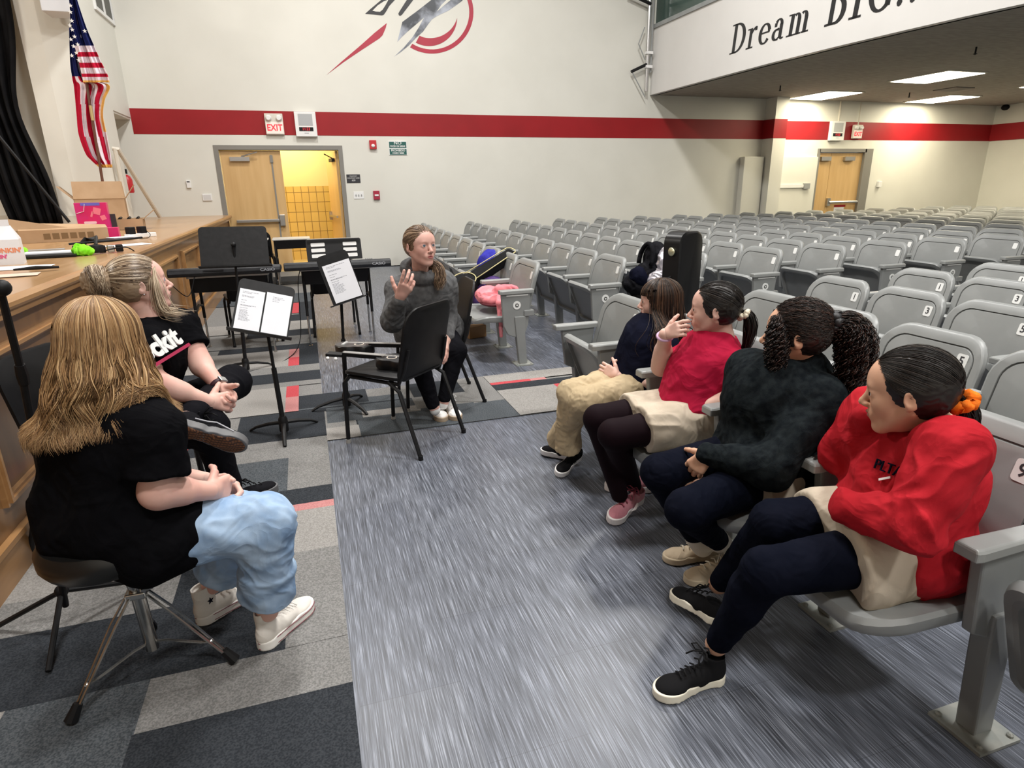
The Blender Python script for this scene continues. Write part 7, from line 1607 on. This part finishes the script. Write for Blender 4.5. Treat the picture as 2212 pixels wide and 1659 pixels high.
# cardboard boxes and clutter on the stage edge
def open_box(label, c, w_, d, h, rz, flaps=(.5, .5, .5, .5), name='cardboard_box'):
    t = thing(name, label, 'box', c, rz, None); q = MB(); th = .006
    q.box2((-w_/2, -d/2, 0), (w_/2, d/2, th)); q.box2((-w_/2, -d/2, 0), (w_/2, -d/2+th, h)); q.box2((-w_/2, d/2-th, 0), (w_/2, d/2, h)); q.box2((-w_/2, -d/2, 0), (-w_/2+th, d/2, h)); q.box2((w_/2-th, -d/2, 0), (w_/2, d/2, h)); q.build('carton', M_card, t)
    for i, a in enumerate(flaps):
        if a is None: continue
        q = MB(); L = [d, d, w_, w_][i]*.48; L = (w_ if i > 1 else d)*0+min(w_, d)*.5
        R = Matrix.Rotation(a, 3, 'X'); base = [Vector((0, -d/2, h)), Vector((0, d/2, h)), Vector((-w_/2, 0, h)), Vector((w_/2, 0, h))][i]; ang = [0, PI, -PI/2, PI/2][i]; wd = [w_, w_, d, d][i]; Rz = Matrix.Rotation(ang, 3, 'Z')
        pts = [Vector((-wd/2, 0, 0)), Vector((wd/2, 0, 0)), Vector((wd/2-.01, -L*math.sin(a), L*math.cos(a))), Vector((-wd/2+.01, -L*math.sin(a), L*math.cos(a)))]
        pts = [base+Rz @ p for p in pts]; n_ = (pts[1]-pts[0]).cross(pts[3]-pts[0]).normalized()*th; q.hexa(pts+[p+n_ for p in pts]); q.build('flap', M_card, t)
    return t
cA = at(236, 476, Z=SZ)
def SP(px, py): return at(px, py, Z=SZ)
t = open_box('large open cardboard box standing on the stage with raised flaps', (SP(222, 490).x, SP(222, 490).y+.15, SZ), .54, .42, .34, .2, (-.2, .1, .75, .65))
q = MB(); 
p = SP(210, 500); t = thing('snack_box', 'bright pink printed cardboard box in front of the open carton', 'box', (p.x, p.y-.02, SZ), .12)
M_mag = noisy(mat('pink_print', (.68, .015, .13), .35), (.60, .02, .20), 6); q = MB(); q.box((0, 0, .155), (.30, .13, .31)); q.build('carton', M_mag, t, bevel=.003)
q = MB(); q.tube([(-.14, -.068, .20), (-.07, -.068, .22), (-.05, -.068, .30)], .010, 6, flat=.3); q.build('printed_curl', M_white, t)
for (a, c_, w2, h2) in ((-.03, .10, .12, .028), (-.05, .065, .06, .02), (.0, .065, .07, .02)):
    q = MB(); q.add(*rings([[(u, y_, v) for u, v in rrect(w2, h2, h2*.45, 3, a, c_)] for y_ in (-.067, -.065)])); q.build('printed_label', mat('pink_light', (.85, .55, .62), .4), t)
for (a, c_, w2, h2, r_) in ((.05, .22, .07, .07, .3), (.10, .15, .05, .05, -.3), (.0, .19, .02, .06, .4)):
    q = MB(); q.T = Matrix.Translation((a, -.066, c_)) @ Matrix.Rotation(r_, 4, 'Y'); q.box((0, 0, 0), (w2, .002, h2)); q.build('printed_shape', mat('pink_coral', (.85, .20, .28), .4), t)
q = MB(); q.box((.0, -.066, .295), (.18, .002, .03)); q.build('blue_band', mat('blue_print', (.15, .13, .55), .4), t)
p = SP(246, 515); q = MB(); q.box((p.x, p.y+.02, SZ+.05), (.10, .10, .10), .1); tag(q.build('snack_box', M_mag, bevel=.002), 'small pink box beside the long flat cardboard box', 'box')
for (px, py, w_, m_, lb) in ((182, 468, .10, M_white, 'white printed packet sticking up behind the pink box'), (222, 463, .26, M_ink, 'black packet showing inside the open carton above the pink box')):
    q = MB(); p = SP(px, 500); pz = at(px, py, Y=p.y+.06).z; q.box((p.x+.0, p.y+.085, (pz+SZ)/2), (w_, .02, pz-SZ), .12); tag(q.build('packet', m_, bevel=.002), lb, 'packet')
pl = SP(45, 527); pr = SP(237, 517); dd = (pr-pl); L = dd.length
t = thing('cardboard_box', 'long flat brown cardboard box with printed handling symbols lying along the stage', 'box', tuple((pl+pr)/2), math.atan2(dd.y, dd.x)); hh = .11
q = MB(); q.hexa([(-L/2, 0, 0), (L/2, 0, 0), (L/2, .17, 0), (-L/2, .17, 0), (-L/2, 0, hh), (L/2, 0, hh), (L/2, .17, hh+.02), (-L/2, .17, hh+.06)]); q.build('carton', M_card, t, bevel=.002)
q = MB()
for i in range(6): q.box((-L*.02+i*.065-.12, -.0008, .052), (.05, .0016, .05))
q.build('printed_symbols', mat('card_print', (.20, .12, .055), .8), t)
q = MB(); q.hexa([(-L/2-.05, .02, hh), (L*.05, .02, hh), (L*.05, .06, hh), (-L/2-.05, .06, hh), (-L/2-.05, .05, hh+.10), (L*.05, .06, hh+.01), (L*.05, .065, hh+.01), (-L/2-.05, .055, hh+.10)]); q.build('flap', M_card, t)
p = SP(290, 496); t = open_box('low open carton holding black trays behind the power strip', (p.x-.08, p.y+.12, SZ), .34, .30, .12, .15, (None, None, .9, .9)); 
for k in range(3): q = MB(); q.box((-.08+.09*k, 0, .11), (.02, .26, .07), .0, Matrix.Rotation(.7, 3, 'Y')); q.build('black_tray', M_black, t)
# power strip with adapters
p = SP(305, 513); t = thing('power_strip', 'white power strip with two black adapters on the stage edge', 'power strip', (p.x, p.y, SZ), .9); q = MB(); q.box((0, 0, .02), (.30, .06, .04)); q.build('strip', M_white, t, bevel=.006)
for dx in (-.10, .02): q = MB(); q.box((dx, 0, .07), (.065, .06, .065)); q.build('adapter', M_black, t, bevel=.006)
q = MB(); q.tube([tuple(v) for v in catmull([V3(.05, -.02, .06), V3(.02, -.1, .03), V3(-.05, -.15, .004), V3(-.15, -.16, .004)], 14)], .003, 6); q.build('cord', M_black, t, smooth=True)
# papers, folders, clutter
def sheet(px, py, w_, d, rz, m_, label, z=.002, th=.002, name='paper_sheet', cat='paper'):
    p = SP(px, py); q = MB(); q.box((p.x, p.y, SZ+z+th/2), (w_, d, th), rz); return tag(q.build(name, m_), label, cat)
sheet(30, 580, .36, .22, .1, M_paper, 'loose white paper under the dark marker near the stage edge'); sheet(275, 530, .34, .20, .7, M_paper, 'white paper lying between the headphones and the power strip', .002)
sheet(25, 597, .24, .14, .2, mat('paper_cream', (.66, .52, .42), .6), 'cream paper scrap hanging at the near stage edge', .0045)
sheet(108, 556, .32, .17, .15, M_black, 'black folder topped with white sheets on the stage edge', .006, .012, 'folder', 'folder'); sheet(112, 552, .31, .17, .15, M_paper, 'white sheets piled on the black folder', .019, .008)
sheet(95, 543, .26, .09, .2, mat('folder_grey', (.32, .31, .30), .5), 'grey folder lying behind the white sheets', .002, .012, 'folder', 'folder'); sheet(240, 520, .20, .30, -.4, M_black, 'black tablet folder under the white papers by the power strip', .006, .01, 'folder', 'folder'); sheet(265, 517, .22, .13, .75, M_paper, 'white sheets on the black tablet folder', .017, .006)
p = SP(80, 587); q = MB(); q.tube([(p.x-.10, p.y-.02, SZ+.018), (p.x, p.y, SZ+.022), (p.x+.10, p.y+.03, SZ+.018)], [.008, .016, .010], 8, flat=.7); tag(q.build('marker', M_black, smooth='auto'), 'fat black marker lying on the white paper', 'marker')
M_lime = cloth('lime', (.20, .72, .02), (.30, .85, .05))
for (px, py, s_, lb) in ((183, 552, 1.0, 'crumpled lime green cloth beside the headphones'), (45, 551, .8, 'lime green cloth between the white carton and the folder')):
    p = V3(SP(px, py)); blob('lime_cloth', [('ell', p+V3(0, 0, .03*s_), (.055*s_, .05*s_, .035*s_)), ('ell', p+V3(-.03, .02, .04*s_), (.04*s_, .03*s_, .035*s_))], M_lime, lb, 'cloth', dict(amp=.014, scale=30), .004, group=None)
t = thing('headphones', 'black headphones and small tripod lying in a heap on the stage edge', 'headphones', tuple(SP(205, 548))); p = SP(205, 548)
for (dx, dy) in ((-.09, .03), (.02, -.02)): q = MB(); q.lathe((p.x+dx, p.y+dy, SZ+.01), [(.05, 0), (.055, .02), (.045, .05), (.02, .055)], 18); q.build('ear_cup', M_black, t, world=True, smooth='auto')
q = MB(); q.tube([(p.x-.09, p.y+.03, SZ+.05), (p.x-.07, p.y+.12, SZ+.09), (p.x+.0, p.y+.10, SZ+.10), (p.x+.02, p.y-.02, SZ+.05)], .012, 8, flat=2); q.build('headband', M_black, t, world=True, smooth='auto')
for k in range(3): q = MB(); q.box((p.x+.05+.05*k, p.y+.0+.02*k, SZ+.03), (.045, .05, .05), .3); q.build('clamp_block', [M_black, M_steel, M_black][k], t, world=True, bevel=.006)
q = MB(); q.tube([(p.x-.14, p.y-.02, SZ+.075), (p.x+.10, p.y+.10, SZ+.08), (p.x+.26, p.y+.26, SZ+.085)], .008, 8); q.build('tripod_leg', M_black, t, world=True)
# drinks carton with handle
p = SP(18, 572); t = thing('drinks_carton', 'white takeaway coffee carton with orange and pink lettering at the left edge of the stage', 'carton', (p.x-.03, p.y+.06, SZ), .25)
q = MB(); w_ = .19; d = .15; h0 = .15; h1 = .23; q.add([(-w_/2, -d/2, 0), (w_/2, -d/2, 0), (w_/2, d/2, 0), (-w_/2, d/2, 0), (-w_/2, -d/2, h0), (w_/2, -d/2, h0), (w_/2, d/2, h0), (-w_/2, d/2, h0), (-w_/2+.03, 0, h1), (w_/2-.03, 0, h1)], [(3, 2, 1, 0), (0, 1, 5, 4), (1, 2, 6, 5), (2, 3, 7, 6), (3, 0, 4, 7), (4, 5, 9, 8), (6, 7, 8, 9), (5, 6, 9), (7, 4, 8)]); q.box((0, 0, h1+.015), (w_-.07, .006, .04)); q.build('carton', mat('carton_white', (.74, .74, .76), .45), t)
text('carton_word', 'DUNKIN\'', .038, (0.02, -d/2-.001, .085), (1, 0, 0), (0, 0, 1), mat('carton_orange', (.75, .25, .12), .5), t, local=True, bold=.0015); text('carton_word', 'DUNKIN\'', .030, (-.04, -d/2-.001, .05), (1, 0, 0), (0, 0, 1), mat('carton_pink', (.70, .10, .25), .5), t, local=True, bold=.0015)
p = SP(-10, 560); q = MB(); q.tube([(p.x, p.y, SZ), (p.x, p.y, SZ+.22), (p.x, p.y, SZ+.28)], [.06, .055, .02], 14); tag(q.build('dark_bottle', mat('bottle_maroon', (.05, .006, .015), .3), smooth='auto'), 'dark maroon bottle behind the white carton at the left edge', 'bottle')
